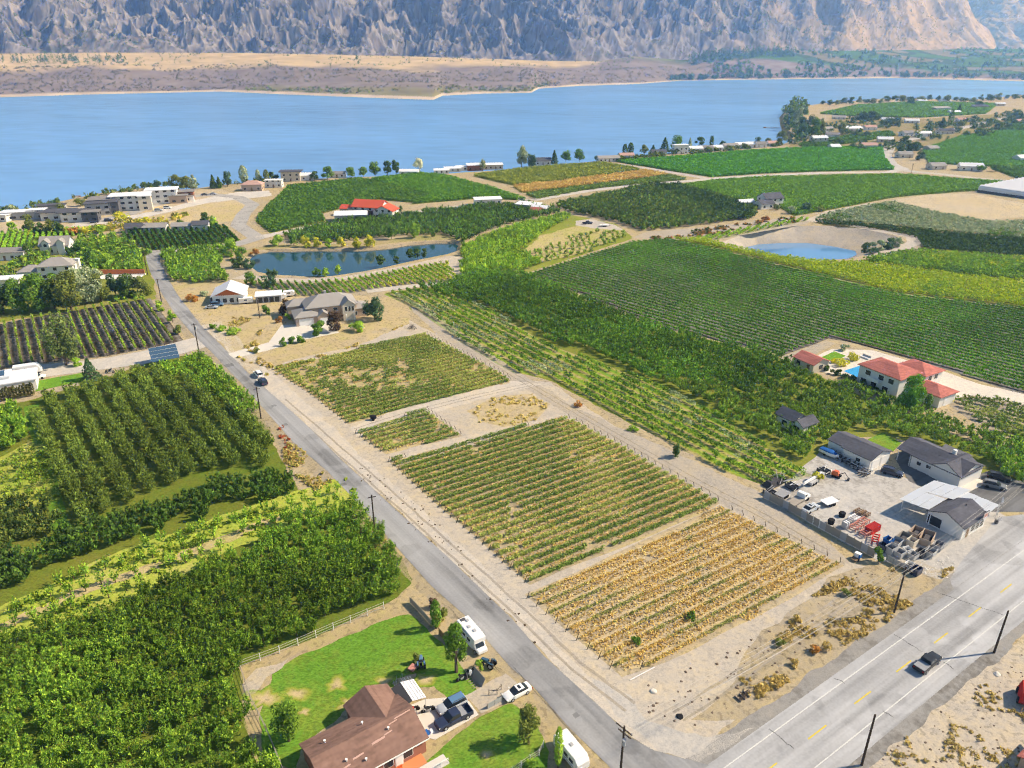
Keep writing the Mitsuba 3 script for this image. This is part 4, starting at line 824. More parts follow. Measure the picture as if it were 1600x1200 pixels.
def hip_roof(w, d, h, rise, over=.5, th=.18):
    W, D = w / 2 + over, d / 2 + over; r = max(.02, abs(w - d) / 2)
    rp = [(-r, 0), (r, 0)] if w >= d else [(0, -r), (0, r)]
    z = h + rise + th
    V = np.array([[-W, -D, h], [W, -D, h], [W, D, h], [-W, D, h], [-W, -D, h + th], [W, -D, h + th], [W, D, h + th], [-W, D, h + th], [*rp[0], z], [*rp[1], z]], float)
    F = [[0, 3, 2], [0, 2, 1]] + tri([[0, 1, 5, 4], [1, 2, 6, 5], [2, 3, 7, 6], [3, 0, 4, 7]]).tolist()
    if w >= d: F += tri([[4, 5, 9, 8], [6, 7, 8, 9]]).tolist() + [[5, 6, 9], [7, 4, 8]]
    else: F += tri([[5, 6, 9, 8], [7, 4, 8, 9]]).tolist() + [[4, 5, 8], [6, 7, 9]]
    return V, np.array(F)

def rect3(p1, p2, p3, z):
    """Rectangle through three roof corners seen in the photograph at height z: centre, width (p1 to p2), depth, yaw."""
    a, b, c = at(*p1, z)[:2], at(*p2, z)[:2], at(*p3, z)[:2]
    u = (b - a) / np.linalg.norm(b - a); n = np.array([-u[1], u[0]]); d = float((c - a) @ n)
    return (a + b) / 2 + n * d / 2, float(np.linalg.norm(b - a)), abs(d), math.atan2(u[1], u[0])

class Build:
    def __init__(s, name, label, cat, loc, yaw=0.0, group=None, z=0.0, scale=1.0):
        s.s = scale
        s.k = thing(name, label, cat, group); s.loc = np.array([loc[0], loc[1], z]); s.yaw = yaw
    def part(s, name, m, mat, label=None, under=None, smooth=False):
        if isinstance(m, list): m = join(m)
        return add(name, xf(m, s.loc, s.yaw, s.s), mat, label, parent=under or s.k, smooth=smooth)
    def volume(s, cx, cy, w, d, h, roof='gable', rise=1.5, over=.4, axis='x', roof_mat='roof_grey', wall='wall_white', z0=0.0, rlabel=None, rz=0.0):
        o = (cx, cy, z0)
        if roof == 'gable':
            s.part('wall', xf(gable_walls(w, d, h, rise, axis), o, rz), wall); r = gable_roof(w, d, h, rise, over, axis=axis)
        elif roof == 'hip':
            s.part('wall', xf(box(-w / 2, w / 2, -d / 2, d / 2, 0, h), o, rz), wall); r = hip_roof(w, d, h, rise, over)
        elif roof == 'mono':
            s.part('wall', xf(box(-w / 2, w / 2, -d / 2, d / 2, 0, h - .05), o, rz), wall)
            W, D = w / 2 + over, d / 2 + over
            r = hexa([[-W, -D, h], [W, -D, h], [W, D, h + rise], [-W, D, h + rise]], [[-W, -D, h + .2], [W, -D, h + .2], [W, D, h + rise + .2], [-W, D, h + rise + .2]])
        else:
            s.part('wall', xf(box(-w / 2, w / 2, -d / 2, d / 2, 0, h), o, rz), wall); r = box(-w / 2 - over, w / 2 + over, -d / 2 - over, d / 2 + over, h, h + .3)
        return s.part('roof', xf(r, o, rz), roof_mat, rlabel)
    def window(s, side, u, z, ww, hh, cx, cy, w, d, name='window', mat='glass_dark', frame=True, z0=0.0):
        """side f/b/l/r of the volume (cx, cy, w, d)."""
        e = .06
        if side in 'fb':
            y = cy + (-d / 2 if side == 'f' else d / 2); sg = -1 if side == 'f' else 1; x = cx + u
            fr = box(x - ww / 2 - .09, x + ww / 2 + .09, min(y, y + sg * e), max(y, y + sg * e), z - .09 + z0, z + hh + .09 + z0)
            gl = box(x - ww / 2, x + ww / 2, min(y, y + sg * (e + .03)), max(y, y + sg * (e + .03)), z + z0, z + hh + z0)
        else:
            x = cx + (-w / 2 if side == 'l' else w / 2); sg = -1 if side == 'l' else 1; y = cy + u
            fr = box(min(x, x + sg * e), max(x, x + sg * e), y - ww / 2 - .09, y + ww / 2 + .09, z - .09 + z0, z + hh + .09 + z0)
            gl = box(min(x, x + sg * (e + .03)), max(x, x + sg * (e + .03)), y - ww / 2, y + ww / 2, z + z0, z + hh + z0)
        if frame:
            k = s.part(name, fr, 'trim_white'); s.part('pane' if name == 'window' else 'panel', gl, mat, under=k)
        else: s.part(name, gl, mat)
    def seen(s):
        """The sides that face the camera."""
        out = []
        for side, n in (('f', (0, -1, 0)), ('b', (0, 1, 0)), ('l', (-1, 0, 0)), ('r', (1, 0, 0))):
            v = rot(np.array([n], float), s.yaw)[0]
            if v[:2] @ (-s.loc[:2]) / np.linalg.norm(s.loc[:2]) > .2: out.append(side)
        return out
    def auto_windows(s, cx, cy, w, d, h, every=3.4, frame=False, ww=1.3, z0=0.0, door=True):
        for side in s.seen():
            L = w if side in 'fb' else d; n = max(1, int(L / every)); dn = door
            for st in range(max(1, int(round(h / 3.0)))):
                for i in range(n):
                    u = (i + .5) / n * L - L / 2
                    if dn and st == 0 and i == n // 2 and n > 1: s.window(side, u, .05, 1.0, 2.1, cx, cy, w, d, 'door', 'wood_brown', False, z0); dn = False
                    else: s.window(side, u, .9 + st * 2.9, ww, 1.2, cx, cy, w, d, frame=frame, z0=z0)

def house(name, label, px, py, w, d, h, yaw, roof='gable', rise=1.6, roof_mat='roof_grey', wall='wall_white', over=.5, axis='x', wing=None, group=None, cat='house', every=3.6, chimney=False, door=True):
    b = Build(name, label, cat, at(px, py), math.radians(yaw), group)
    b.volume(0, 0, w, d, h, roof, rise, over, axis, roof_mat, wall); b.auto_windows(0, 0, w, d, h, every, door=door)
    if wing:
        cx, cy, w2, d2, h2, r2, rs2, ax2 = wing
        b.volume(cx, cy, w2, d2, h2, r2, rs2, over * .8, ax2, roof_mat, wall); b.auto_windows(cx, cy, w2, d2, h2, every, door=False)
    if chimney: b.part('chimney', box(w * .18, w * .18 + .8, -.4, .4, h, h + rise + .9), 'wall_grey')
    return b

def loft(st):
    n = len(st[0][1]); V = np.array([[x, y, z] for x, sec in st for y, z in sec], float); F = []
    for k in range(len(st) - 1):
        for i in range(n):
            j = (i + 1) % n; F.append([k * n + i, k * n + j, (k + 1) * n + j, (k + 1) * n + i])
    F = tri(F).tolist()
    for e, o in ((0, 1), ((len(st) - 1) * n, -1)):
        for i in range(1, n - 1): F.append([e, e + i + 1, e + i][::o] if o == 1 else [e, e + i, e + i + 1])
    return V, np.array(F)
def sec(hw, zb, zt, r=.14, tum=.88): return [(-hw * .9, zb), (-hw, zb + r), (-hw, zt - r * 1.3), (-hw * tum, zt), (hw * tum, zt), (hw, zt - r * 1.3), (hw, zb + r), (hw * .9, zb)]

def wheel(b, x, y, r=.34, wd=.24, rim=True):
    s = 1 if y > 0 else -1
    k = b.part('wheel', cyl((x, y - wd / 2, r), (x, y + wd / 2, r), r, r, 14), 'tyre')
    if rim: b.part('rim', cyl((x, y + s * wd / 2, r), (x, y + s * (wd / 2 + .02), r), r * .6, r * .55, 10), 'steel_grey', under=k)

def car(name, label, kind, px, py, yaw, paint, cat, group=None, rim=True, world=None, cover=None):
    loc = at(px, py) if world is None else world
    b = Build(name, label, cat, loc, math.radians(yaw), group, scale=.94)
    if kind == 'sedan':
        L, hw, zt = 4.7, .90, .93
        b.part('body', loft([(-2.35, sec(.70, .35, .78)), (-2.2, sec(.84, .24, .90)), (-1.2, sec(hw, .2, zt + .02)), (.9, sec(hw, .2, zt)), (1.7, sec(.86, .22, .84)), (2.2, sec(.80, .24, .70)), (2.35, sec(.62, .32, .58))]), paint, smooth=30)
        b.part('window', loft([(-1.75, sec(.70, .88, .92, .01)), (-1.0, sec(.74, .88, 1.36, .06, .82)), (.15, sec(.74, .88, 1.40, .06, .82)), (1.05, sec(.70, .88, .93, .01))]), 'glass_dark')
        b.part('roof', loft([(-1.0, sec(.62, 1.33, 1.385, .01)), (.18, sec(.63, 1.36, 1.43, .01))]), paint); wb, r = 1.35, .33
        b.part('sunroof', box(-.55, -.1, -.36, .36, 1.425, 1.435), 'glass_dark')
    elif kind == 'suv':
        L, hw, zt = 4.8, .95, 1.08
        b.part('body', loft([(-2.4, sec(.84, .40, 1.0)), (-2.25, sec(.93, .30, 1.07)), (.95, sec(hw, .28, zt)), (1.8, sec(.90, .28, 1.0)), (2.25, sec(.85, .30, .86)), (2.4, sec(.70, .40, .72))]), paint, smooth=30)
        b.part('window', loft([(-2.3, sec(.80, 1.04, 1.08, .01)), (-2.0, sec(.82, 1.04, 1.66, .06, .86)), (.25, sec(.82, 1.04, 1.68, .06, .86)), (1.1, sec(.80, 1.04, 1.09, .01))]), 'glass_dark')
        b.part('roof', loft([(-2.02, sec(.73, 1.62, 1.70, .01)), (.27, sec(.73, 1.64, 1.72, .01))]), cover or paint); wb, r = 1.42, .37
        for y in (-.64, .64): b.part('roof_rail', box(-1.8, .1, y - .03, y + .03, 1.72, 1.78), 'steel_dark')
    elif kind == 'pickup':
        L, hw, zt = 5.8, .98, 1.12
        b.part('body', loft([(.0, sec(hw, .34, zt)), (1.35, sec(hw, .34, zt)), (2.3, sec(.95, .36, 1.06)), (2.8, sec(.90, .38, .98)), (2.9, sec(.80, .46, .86))]), paint, smooth=30)
        b.part('cab', loft([(-.85, sec(.97, .34, 1.14)), (.05, sec(hw, .34, zt + .02))]), paint)
        b.part('window', loft([(-.78, sec(.84, 1.1, 1.80, .06, .86)), (.55, sec(.85, 1.1, 1.82, .06, .86)), (1.35, sec(.84, 1.1, 1.14, .01))]), 'glass_dark')
        b.part('roof', loft([(-.80, sec(.75, 1.76, 1.84, .01)), (.58, sec(.75, 1.78, 1.86, .01))]), paint)
        b.part('cargo_bed', [box(-2.9, -.86, -.98, -.88, .42, 1.14), box(-2.9, -.86, .88, .98, .42, 1.14), box(-2.9, -2.8, -.88, .88, .42, 1.12), box(-2.8, -.86, -.88, .88, .42, .58)], paint)
        if cover == 'half': b.part('tonneau_cover', box(-1.85, -.87, -.90, .90, 1.14, 1.19), 'tarp_grey')
        elif cover: b.part('tonneau_cover', box(-2.85, -.87, -.90, .90, 1.14, 1.19), cover)
        wb, r = 1.85, .40
    for x in (-wb, wb):
        for s in (-1, 1): wheel(b, x, s * (hw - .10), r, rim=rim)
    f = L / 2
    for s in (-1, 1):
        b.part('headlight', box(f - .22, f - .03, s * .72 - .16, s * .72 + .16, zt - .38, zt - .22), 'lamp_white'); b.part('taillight', box(-f - .02, -f + .08, s * .74 - .12, s * .74 + .12, zt - .34, zt - .14), 'lens_red')
        b.part('mirror', box(.78, .96, min(s * .92, s * 1.12), max(s * .92, s * 1.12), zt + .02, zt + .18), paint)
    b.part('bumper', box(f - .12, f + .04, -.72, .72, .34, .52), 'steel_dark')
    return b

def utility_pole(label, px, py, hpx, arm=1.2, arm_yaw=0.0, extra=None, r=.17):
    H = hpx * vpp(py); p = at(px, py); b = Build('utility_pole', label, 'utility pole', p, math.radians(arm_yaw))
    b.part('shaft', cyl((0, 0, -.2), (0, 0, H), r, r * .72, 8), 'pole_wood')
    if arm:
        b.part('crossarm', box(-arm, arm, -.06, .06, H - .55, H - .42), 'pole_wood')
        for x in (-arm * .9, -arm * .35, arm * .35, arm * .9): b.part('insulator', cyl((x, 0, H - .42), (x, 0, H - .22), .05, .04, 6), 'steel_grey')
    if extra == 'transformer': b.part('transformer', cyl((.35, 0, H - 2.0), (.35, 0, H - 1.1), .28, .28, 10), 'steel_grey')
    if extra == 'double':
        b.part('crossarm', box(-arm * .8, arm * .8, .1, .22, H - 1.5, H - 1.37), 'pole_wood'); b.part('transformer', cyl((.4, -.3, H - 2.7), (.4, -.3, H - 1.8), .26, .26, 10), 'steel_grey')
    return np.array([p[0], p[1], H]), b

def span_wire(a, c, sag, label, r=.022, group=None):
    t = np.linspace(0, 1, 15); pts = np.outer(1 - t, a) + np.outer(t, c); pts[:, 2] -= sag * 4 * t * (1 - t)
    add('power_line', tube(pts, r, 4), 'wire_metal', label, 'power line', group)
# ------------------------------------------------------------------ the brown roofed house, bottom centre
c, w, d, yaw = rect3((472, 1165), (618, 1088), (656, 1155), 2.7)
hb = Build('brown_house', 'low house with worn brown shingle roof at the bottom of the picture', 'house', c, math.radians(35.2))
hb.volume(0, 0, w, d, 2.7, 'gable', 1.55, .35, 'x', 'shingle_brown', 'brick')
hb.volume(3.5, 3.4, 6.1, 6.7, 2.66, 'gable', 1.45, .35, 'y', 'shingle_brown', 'brick')
sl = math.atan2(1.55, d / 2)
for x, t, sgn in ((-3.4, .55, -1), (-1.2, .8, -1), (3.0, .30, -1), (-4.6, .45, 1), (.6, .4, 1)):       # roof vents
    y = sgn * t * d / 2; z = 2.88 + 1.55 * (1 - t)
    hb.part('roof_vent', [cyl((x, y, z), (x, y, z + .35), .09, .09, 6), cyl((x, y, z + .35), (x, y, z + .42), .17, .17, 8)], 'trim_white')
for x, t, l, ww, sgn in ((-2.6, .62, 1.5, .22, -1), (.3, .5, 1.9, .28, -1), (2.2, .42, 1.2, .18, -1), (4.3, .12, 2.4, .16, -1), (-4.2, .72, 1.1, .18, -1), (3.3, .2, 1.3, .14, -1)):   # pale worn streaks
    y = sgn * t * d / 2; z = 2.89 + 1.55 * (1 - t) + .012; dz = ww * 1.55 / (d / 2)
    hb.part('roof_patch', (np.array([[x, y, z], [x + l, y + .1, z + .1 * .37], [x + l, y + .1 + ww, z + .037 + dz], [x, y + ww, z + dz]]), tri([[0, 1, 2, 3]])), 'roof_pink')
hb.part('gutter', box(-w / 2 - .35, w / 2 + .35, -d / 2 - .46, -d / 2 - .36, 2.52, 2.66), 'trim_white')
for u in (-4.2, -1.6, 1.4, 4.2): hb.window('f', u, 1.0, 1.3, 1.1, 0, 0, w, d)
hb.window('f', 2.9, .1, .95, 2.0, 0, 0, w, d, 'door', 'paint_white')
hb.part('porch_deck', box(-w / 2, w / 2 - .8, -d / 2 - 1.7, -d / 2 - .02, .05, .28), 'deck_orange')
hb.part('porch_slab', box(-w / 2, w / 2 + 1.6, -d / 2 - 3.4, -d / 2 - 1.72, .03, .16), 'concrete')
hb.part('porch_rail', [box(w / 2 - .7, w / 2 + 1.5, -d / 2 - 3.3, -d / 2 - 3.22, .9, 1.0)] + [cyl((x, -d / 2 - 3.26, .1), (x, -d / 2 - 3.26, 1.0), .04, .04, 5) for x in (w / 2 - .7, w / 2 + .4, w / 2 + 1.5)], 'trim_white')
hb.part('porch_chair', [box(2.1, 2.9, -d / 2 - 1.5, -d / 2 - .8, .29, .7), box(2.1, 2.9, -d / 2 - .86, -d / 2 - .7, .7, 1.2)], 'paint_orange')

cp = Build('canopy_shed', 'small grey and white canopy shelter against the brown roofed house', 'shelter', at(636, 1106)[:2] + [0, .35], math.radians(33), scale=1.0)
D1 = 2.0
cp.part('canopy', hexa([[-2.1, -D1, 2.2], [0, -D1, 2.75], [0, D1, 2.75], [-2.1, D1, 2.2]], [[-2.1, -D1, 2.26], [0, -D1, 2.81], [0, D1, 2.81], [-2.1, D1, 2.26]]), 'tarp_black')
cp.part('canopy', hexa([[0.02, -D1, 2.75], [2.1, -D1, 2.2], [2.1, D1, 2.2], [0.02, D1, 2.75]], [[0.02, -D1, 2.81], [2.1, -D1, 2.26], [2.1, D1, 2.26], [0.02, D1, 2.81]]), 'canvas_white')
for x in (-2.0, 2.0):
    for y in (-1.9, 0, 1.9): cp.part('post', cyl((x, y, 0), (x, y, 2.25), .04, .04, 5), 'steel_grey')
for x in (.4, .9, 1.4, 1.8): cp.part('rafter', hexa([[x - .03, -D1, 2.72 - .25 * x], [x + .03, -D1, 2.72 - .25 * x], [x + .03, D1 + .7, 2.72 - .25 * x], [x - .03, D1 + .7, 2.72 - .25 * x]], [[x - .03, -D1, 2.86 - .25 * x], [x + .03, -D1, 2.86 - .25 * x], [x + .03, D1 + .7, 2.86 - .25 * x], [x - .03, D1 + .7, 2.86 - .25 * x]]), 'steel_grey')

car('car', 'silver sport utility car on the concrete pad beside the dark pickup', 'suv', 706, 1106, 214, 'paint_silver', 'car', cover='paint_blue')
car('pickup_truck', 'dark pickup truck with half covered bed on the concrete pad', 'pickup', 709, 1126, 214, 'paint_navy', 'pickup truck', cover='half')
car('car', 'white sedan pulled up at the verge of the side road', 'sedan', 808, 1085, 213, 'paint_white', 'car')
car('pickup_truck', 'black pickup truck driving along the highway', 'pickup', 1448, 1040, 35, 'paint_black', 'pickup truck', cover='tarp_grey')
car('car', 'white car parked on the verge behind the dark blue car', 'suv', 404, 587, 125, 'paint_white', 'car')
car('car', 'dark blue car parked at the edge of the side road', 'suv', 411, 599, 125, 'paint_navy', 'car')

mh = Build('motorhome', 'white motorhome parked along the side road behind a green tree', 'motorhome', at(737, 1002)[:2] + [0, 0], math.radians(-57), scale=.92)
mh.part('body', loft([(-3.1, sec(1.15, .45, 2.9, .12, .94)), (-3.0, sec(1.18, .42, 3.0, .12, .94)), (1.9, sec(1.18, .42, 3.0, .12, .94)), (2.7, sec(1.16, 1.9, 2.95, .12, .94)), (2.85, sec(1.1, 2.0, 2.8, .12, .94))]), 'paint_white')
mh.part('cab', loft([(1.8, sec(1.0, .42, 1.9, .1, .8)), (2.5, sec(1.0, .42, 1.85, .1, .8)), (3.1, sec(.98, .42, 1.15, .1, .8)), (3.9, sec(.9, .46, 1.0, .1, .8))]), 'paint_white')
mh.part('windscreen', hexa([[2.52, -.8, 1.28], [3.12, -.8, 1.18], [3.12, .8, 1.18], [2.52, .8, 1.28]], [[2.5, -.78, 1.86], [2.56, -.78, 1.86], [2.56, .78, 1.86], [2.5, .78, 1.86]]), 'glass_dark')
for x, y in ((-1.9, .3), (-.4, -.25), (.9, .1)): mh.part('roof_vent', box(x - .3, x + .3, y - .25, y + .25, 3.0, 3.16), 'steel_grey')
mh.part('roof_box', box(-2.8, -2.2, -.7, .2, 3.0, 3.1), 'steel_dark')
for x in (-2.2, -.6, 1.0): mh.part('window', box(x - .5, x + .5, -1.21, -1.17, 1.5, 2.1), 'glass_dark')
mh.part('awning', cyl((-2.2, -1.24, 2.7), (1.4, -1.24, 2.7), .08, .08, 6), 'steel_grey')
for x in (-1.9, 2.9):
    for y in (-.95, .95): wheel(mh, x, y, .40)

cv = Build('caravan', 'white box caravan parked on the verge near the bottom edge', 'caravan', at(892, 1184)[:2], math.radians(-58), scale=.9)
cv.part('body', loft([(-3.0, sec(1.1, .5, 2.4, .12, .95)), (-2.7, sec(1.15, .45, 2.75, .12, .95)), (2.3, sec(1.15, .45, 2.75, .12, .95)), (3.0, sec(1.1, .6, 2.0, .12, .95))]), 'paint_white')
for x in (-1.8, .2, 1.5): cv.part('window', box(x - .45, x + .45, -1.18, -1.14, 1.4, 2.0), 'glass_dark')
cv.part('door', box(-.95, -.3, -1.18, -1.13, .55, 2.3), 'trim_white')
cv.part('stripe', box(-2.8, 2.4, -1.17, -1.14, .85, 1.0), 'steel_grey')
cv.part('roof_vent', box(-.3, .3, -.25, .25, 2.75, 2.88), 'steel_grey')
cv.part('drawbar', [cyl((2.9, -.5, .5), (4.1, 0, .5), .05, .05, 5), cyl((2.9, .5, .5), (4.1, 0, .5), .05, .05, 5)], 'steel_dark')
for y in (-1.0, 1.0): wheel(cv, -.3, y, .36)

def tractor(label, px, py, yaw, paint, hood=True, s=.8):
    b = Build('tractor', label, 'tractor', at(px, py)[:2], math.radians(yaw), scale=s)
    b.part('hood', loft([(.2, sec(.40, .7, 1.35, .1, .8)), (1.5, sec(.36, .7, 1.25, .1, .8)), (1.7, sec(.30, .75, 1.1, .1, .8))]), paint)
    b.part('chassis', box(-1.0, 1.5, -.22, .22, .45, .72), 'steel_dark')
    b.part('seat', [box(-.75, -.3, -.25, .25, .95, 1.08), box(-.85, -.72, -.25, .25, 1.0, 1.5)], 'tyre')
    b.part('fender', [box(-1.2, -.2, y - .16, y + .16, 1.3, 1.36) for y in (-.62, .62)], paint)
    b.part('roll_bar', [cyl((-.95, -.45, .7), (-.95, -.45, 2.1), .04, .04, 5), cyl((-.95, .45, .7), (-.95, .45, 2.1), .04, .04, 5), cyl((-.95, -.45, 2.1), (-.95, .45, 2.1), .04, .04, 5)], 'steel_dark')
    b.part('steering_wheel', cyl((-.05, 0, 1.3), (-.02, 0, 1.34), .2, .2, 10), 'tyre')
    for y in (-.68, .68): wheel(b, -.7, y, .66, .34); wheel(b, 1.15, y * .85, .40, .22)
    return b
t1 = tractor('small blue tractor standing on the lawn under the tree shade', 658, 1040, 100, 'paint_blue')
t2 = tractor('dark blue green tractor on the verge below the motorhome', 764, 1040, 150, 'paint_bluegreen')
t2.part('drawbar', [cyl((-1.2, 0, .4), (-2.6, .4, .2), .04, .04, 5), cyl((-1.2, 0, .4), (-2.7, -.2, .2), .04, .04, 5)], 'steel_dark')

def motorbike(label, px, py, yaw, paint, s=1.0):
    b = Build('motorcycle', label, 'motorcycle', at(px, py)[:2], math.radians(yaw), scale=s)
    for x in (-.75, .75): wheel(b, x, 0, .32, .14)
    b.part('tank', loft([(-.2, sec(.14, .65, .9, .04)), (.1, sec(.2, .62, .98, .05)), (.4, sec(.12, .68, .92, .04))]), paint)
    b.part('seat', box(-.85, -.18, -.14, .14, .72, .82), 'tyre'); b.part('engine', box(-.3, .3, -.2, .2, .28, .62), 'steel_grey')
    b.part('fork', [cyl((.75, s_, .32), (.48, s_, 1.0), .03, .03, 5) for s_ in (-.1, .1)], 'steel_grey'); b.part('handlebar', cyl((.45, -.4, 1.05), (.45, .4, 1.05), .025, .025, 5), 'steel_dark')
    b.part('windshield', hexa([[.5, -.2, 1.0], [.56, -.2, 1.0], [.56, .2, 1.0], [.5, .2, 1.0]], [[.36, -.16, 1.35], [.4, -.16, 1.35], [.4, .16, 1.35], [.36, .16, 1.35]]), 'glass_dark')
motorbike('dark motorcycle parked on the concrete pad between canopy and silver car', 669, 1112, 200, 'paint_black')
motorbike('red trimmed motorcycle under the edge of the canopy shelter', 645, 1112, 200, 'red_paint')
motorbike('silver motorcycle on the grass beside the leaning grey gate', 735, 1056, 230, 'paint_silver', 1.15)
motorbike('black motorcycle on the grass left of the silver motorcycle', 722, 1062, 215, 'paint_black')
motorbike('dark motorcycle on the gravel drive by the single conifer', 172, 583, 10, 'paint_black', 1.25)

pl = Build('leaning_gate', 'grey boarded gate leaning at the corner of the lawn', 'gate', at(748, 1062)[:2], math.radians(-55), scale=1)
pl.part('board_panel', hexa([[-1.5, -.5, 0], [1.5, -.5, 0], [1.5, -.44, 0], [-1.5, -.44, 0]], [[-1.5, .2, 1.3], [1.5, .2, 1.3], [1.5, .26, 1.3], [-1.5, .26, 1.3]]), 'wood_grey')
for i in range(6): pl.part('slat', box(-1.5 + i * .5, -1.42 + i * .5, -1.6, -.5, .06, .14), 'wood_grey')
wb_ = Build('wheelbarrow', 'pink barrow full of clippings beside the blue tractor', 'wheelbarrow', at(645, 1048)[:2], math.radians(60))
wb_.part('tray', taper(-.5, .5, -.4, .4, .35, .75, -.15, -.15, -.12), 'pink_rust'); wheel(wb_, .75, 0, .2, .1, False)
for y in (-.3, .3): wb_.part('handle', cyl((-.5, y, .45), (-1.2, y, .6), .03, .03, 5), 'wood_brown')
wb_.part('prop', [cyl((-.4, y, 0), (-.35, y, .45), .03, .03, 5) for y in (-.3, .3)], 'steel_dark')
gr_ = Build('garden_rack', 'jumble of pale garden frames behind the canopy shelter', 'frames', at(624, 1068)[:2], math.radians(30))
for i in range(7): gr_.part('tube', cyl((-.9 + i * .28, -.6 + (i * 37 % 5) * .2, .05), (-.7 + i * .28, .6 - (i * 23 % 5) * .15, .5 + (i % 3) * .35), .035, .035, 5), 'steel_grey')
tarp = Build('blue_tarp', 'crumpled blue and white tarp in front of the dark pickup', 'tarp', at(668, 1145)[:2], math.radians(30))
tarp.part('cloth', taper(-.7, .2, -.5, .5, .08, .38, .2, .15, .15), 'plastic_blue'); tarp.part('cloth', taper(.25, .9, -.5, .3, .08, .3, .1, .2, .1), 'canvas_white')

# fences round the lawn
def post_fence(label, line, n, h, post_mat, rail_mat, rails, board=False, name='fence', pr=.06):
    L = LineString(P2(line)); b = Build(name, label, 'fence', (0, 0))
    pts = [np.array(L.interpolate(t, normalized=True).coords[0]) for t in np.linspace(0, 1, n)]
    for p in pts: b.part('post', cyl((p[0], p[1], 0), (p[0], p[1], h + .05), pr, pr, 6), post_mat)
    for a, c in zip(pts[:-1], pts[1:]):
        ang = math.atan2(c[1] - a[1], c[0] - a[0]); Ls = np.linalg.norm(c - a)
        if board:
            nb = max(3, int(Ls / .3))
            for i in range(nb): b.part('plank', xf(box(i / nb * Ls + .015, (i + 1) / nb * Ls - .015, -.02, .02, .08, h + rng.uniform(-.05, .03)), (a[0], a[1], 0), ang), rail_mat)
        else:
            for z in rails: b.part('rail', xf(box(0, Ls, -.02, .02, z - .025, z + .025), (a[0], a[1], 0), ang), rail_mat)
    return b
post_fence('thin wire fence with white posts between orchard and lawn', [(376, 1044), (440, 1020), (520, 985), (600, 952)], 9, 1.5, 'trim_white', 'wire_metal', (.5, 1.0, 1.45))
post_fence('pale rail fence down the left side of the lawn', [(376, 1046), (392, 1095), (415, 1140), (440, 1200), (450, 1230)], 8, 1.3, 'wood_grey', 'wood_grey', (.4, .8, 1.25))
post_fence('weathered board fence at the top corner of the lawn', [(641, 942), (660, 962), (679, 984)], 4, 1.3, 'wood_grey', 'wood_grey', (), True)
post_fence('dark board fence section beside the leaning trees', [(686, 992), (700, 1008)], 2, 1.5, 'wood_brown', 'wood_brown', (), True)
post_fence('low pale fence at the mouth of the driveway', [(762, 1108), (784, 1096)], 3, 1.0, 'wood_grey', 'steel_grey', (), True)
post_fence('curved white garden fence at the bottom beside the caravan', [(800, 1210), (826, 1192), (842, 1182), (849, 1168)], 5, 1.3, 'trim_white', 'wire_metal', (.4, .8, 1.2))
post_fence('dark brushwood rail at the gate post by the white sedan', [(764, 1086), (780, 1085), (783, 1078)], 3, 1.1, 'pole_wood', 'pole_wood', (.9,))

# trees and shrubs of the house plot
tree('garden_tree', 713, 1050, 78, 40, 'round', 'green', 'tall leafy tree on the lawn edge left of the motorhome', leafpx=2.3, base=.15)
tree('garden_tree', 682, 982, 40, 18, 'column', 'green', 'slim upright tree behind the board fence by the side road', leafpx=2.3)
tree('garden_tree', 452, 1158, 52, 58, 'round', [(.06, .10, .02), (.09, .14, .025)], 'round dark fruit tree at the left end of the lawn', leafpx=2.4, base=.12)
tree('garden_tree', 826, 1162, 46, 50, 'round', 'olive', 'small olive tree right of the lower lawn', leafpx=2.3, base=.1)
tree('tall_shrub', 872, 1200, 55, 14, 'column', 'lime', 'thin bright green shrub in front of the white caravan', 'shrub', leafpx=2.3)
tree('bush', 676, 948, 16, 18, 'bush', 'purple', 'dark brown dead bush beside the road at the fence corner', leafpx=2.3)
tree('bush', 690, 962, 12, 24, 'bush', 'olive', 'low olive bush below the dead bush at the verge', leafpx=2.3)
tree('bush', 750, 1045, 18, 16, 'bush', 'lime', 'yellow green bush beside the leaning gate', leafpx=2.3)
tree('bush', 652, 1036, 18, 16, 'bush', 'olive', 'small flowering bush left of the blue tractor', leafpx=2.3)
tree('bush', 830, 1200, 12, 26, 'bush', 'lime', 'low leafy clump inside the curved garden fence', leafpx=2.3)
tree('bush', 425, 1205, 30, 40, 'bush', 'lime', 'bright leafy bush outside the rail fence at the bottom', leafpx=2.4)

# utility poles and power lines
p1, _ = utility_pole('double armed utility pole at the road junction at the bottom edge', 969, 1212, 66, 1.3, -48, 'double')
p2, _ = utility_pole('dark leaning utility pole beside the scrap bins', 1397, 957, 66, 1.2, -48)
p3, _ = utility_pole('bare dark pole on the lower side of the highway beyond the pickup', 1553, 1020, 60, 0)
p4, _ = utility_pole('bare dark pole on the lower side of the highway near the bottom edge', 1346, 1196, 68, 0)
utility_pole('utility pole beside the side road at the yellow green grass', 586, 834, 58, .8, 20)
utility_pole('utility pole beside the dark slanting orchard', 408, 654, 48, .8, 20)
utility_pole('utility pole with transformer at the solar carport turning', 312, 556, 50, .8, 20, 'transformer')
utility_pole('utility pole at the bend beside the left vineyard', 253, 474, 38, .7, 20)
utility_pole('utility pole by the crossroads below the terracotta wall', 231, 430, 36, .7, 20)
utility_pole('lone pole at the grey roofed house garden', 406, 497, 30, .6, 20)
utility_pole('pole in front of the red roofed winery', 576, 346, 18, .7, 10)
utility_pole('pole in the dark vine block by the crossroads', 354, 382, 18, .6, 10)
utility_pole('pale pole with lamp standing in the bright green vineyard', 1277, 255, 16, .4, 10)
utility_pole('pole at the fork of the peninsula road', 1424, 270, 14, .6, 10)
hp = np.array([hw(150, 47)[0], hw(150, 47)[1], p2[2]])
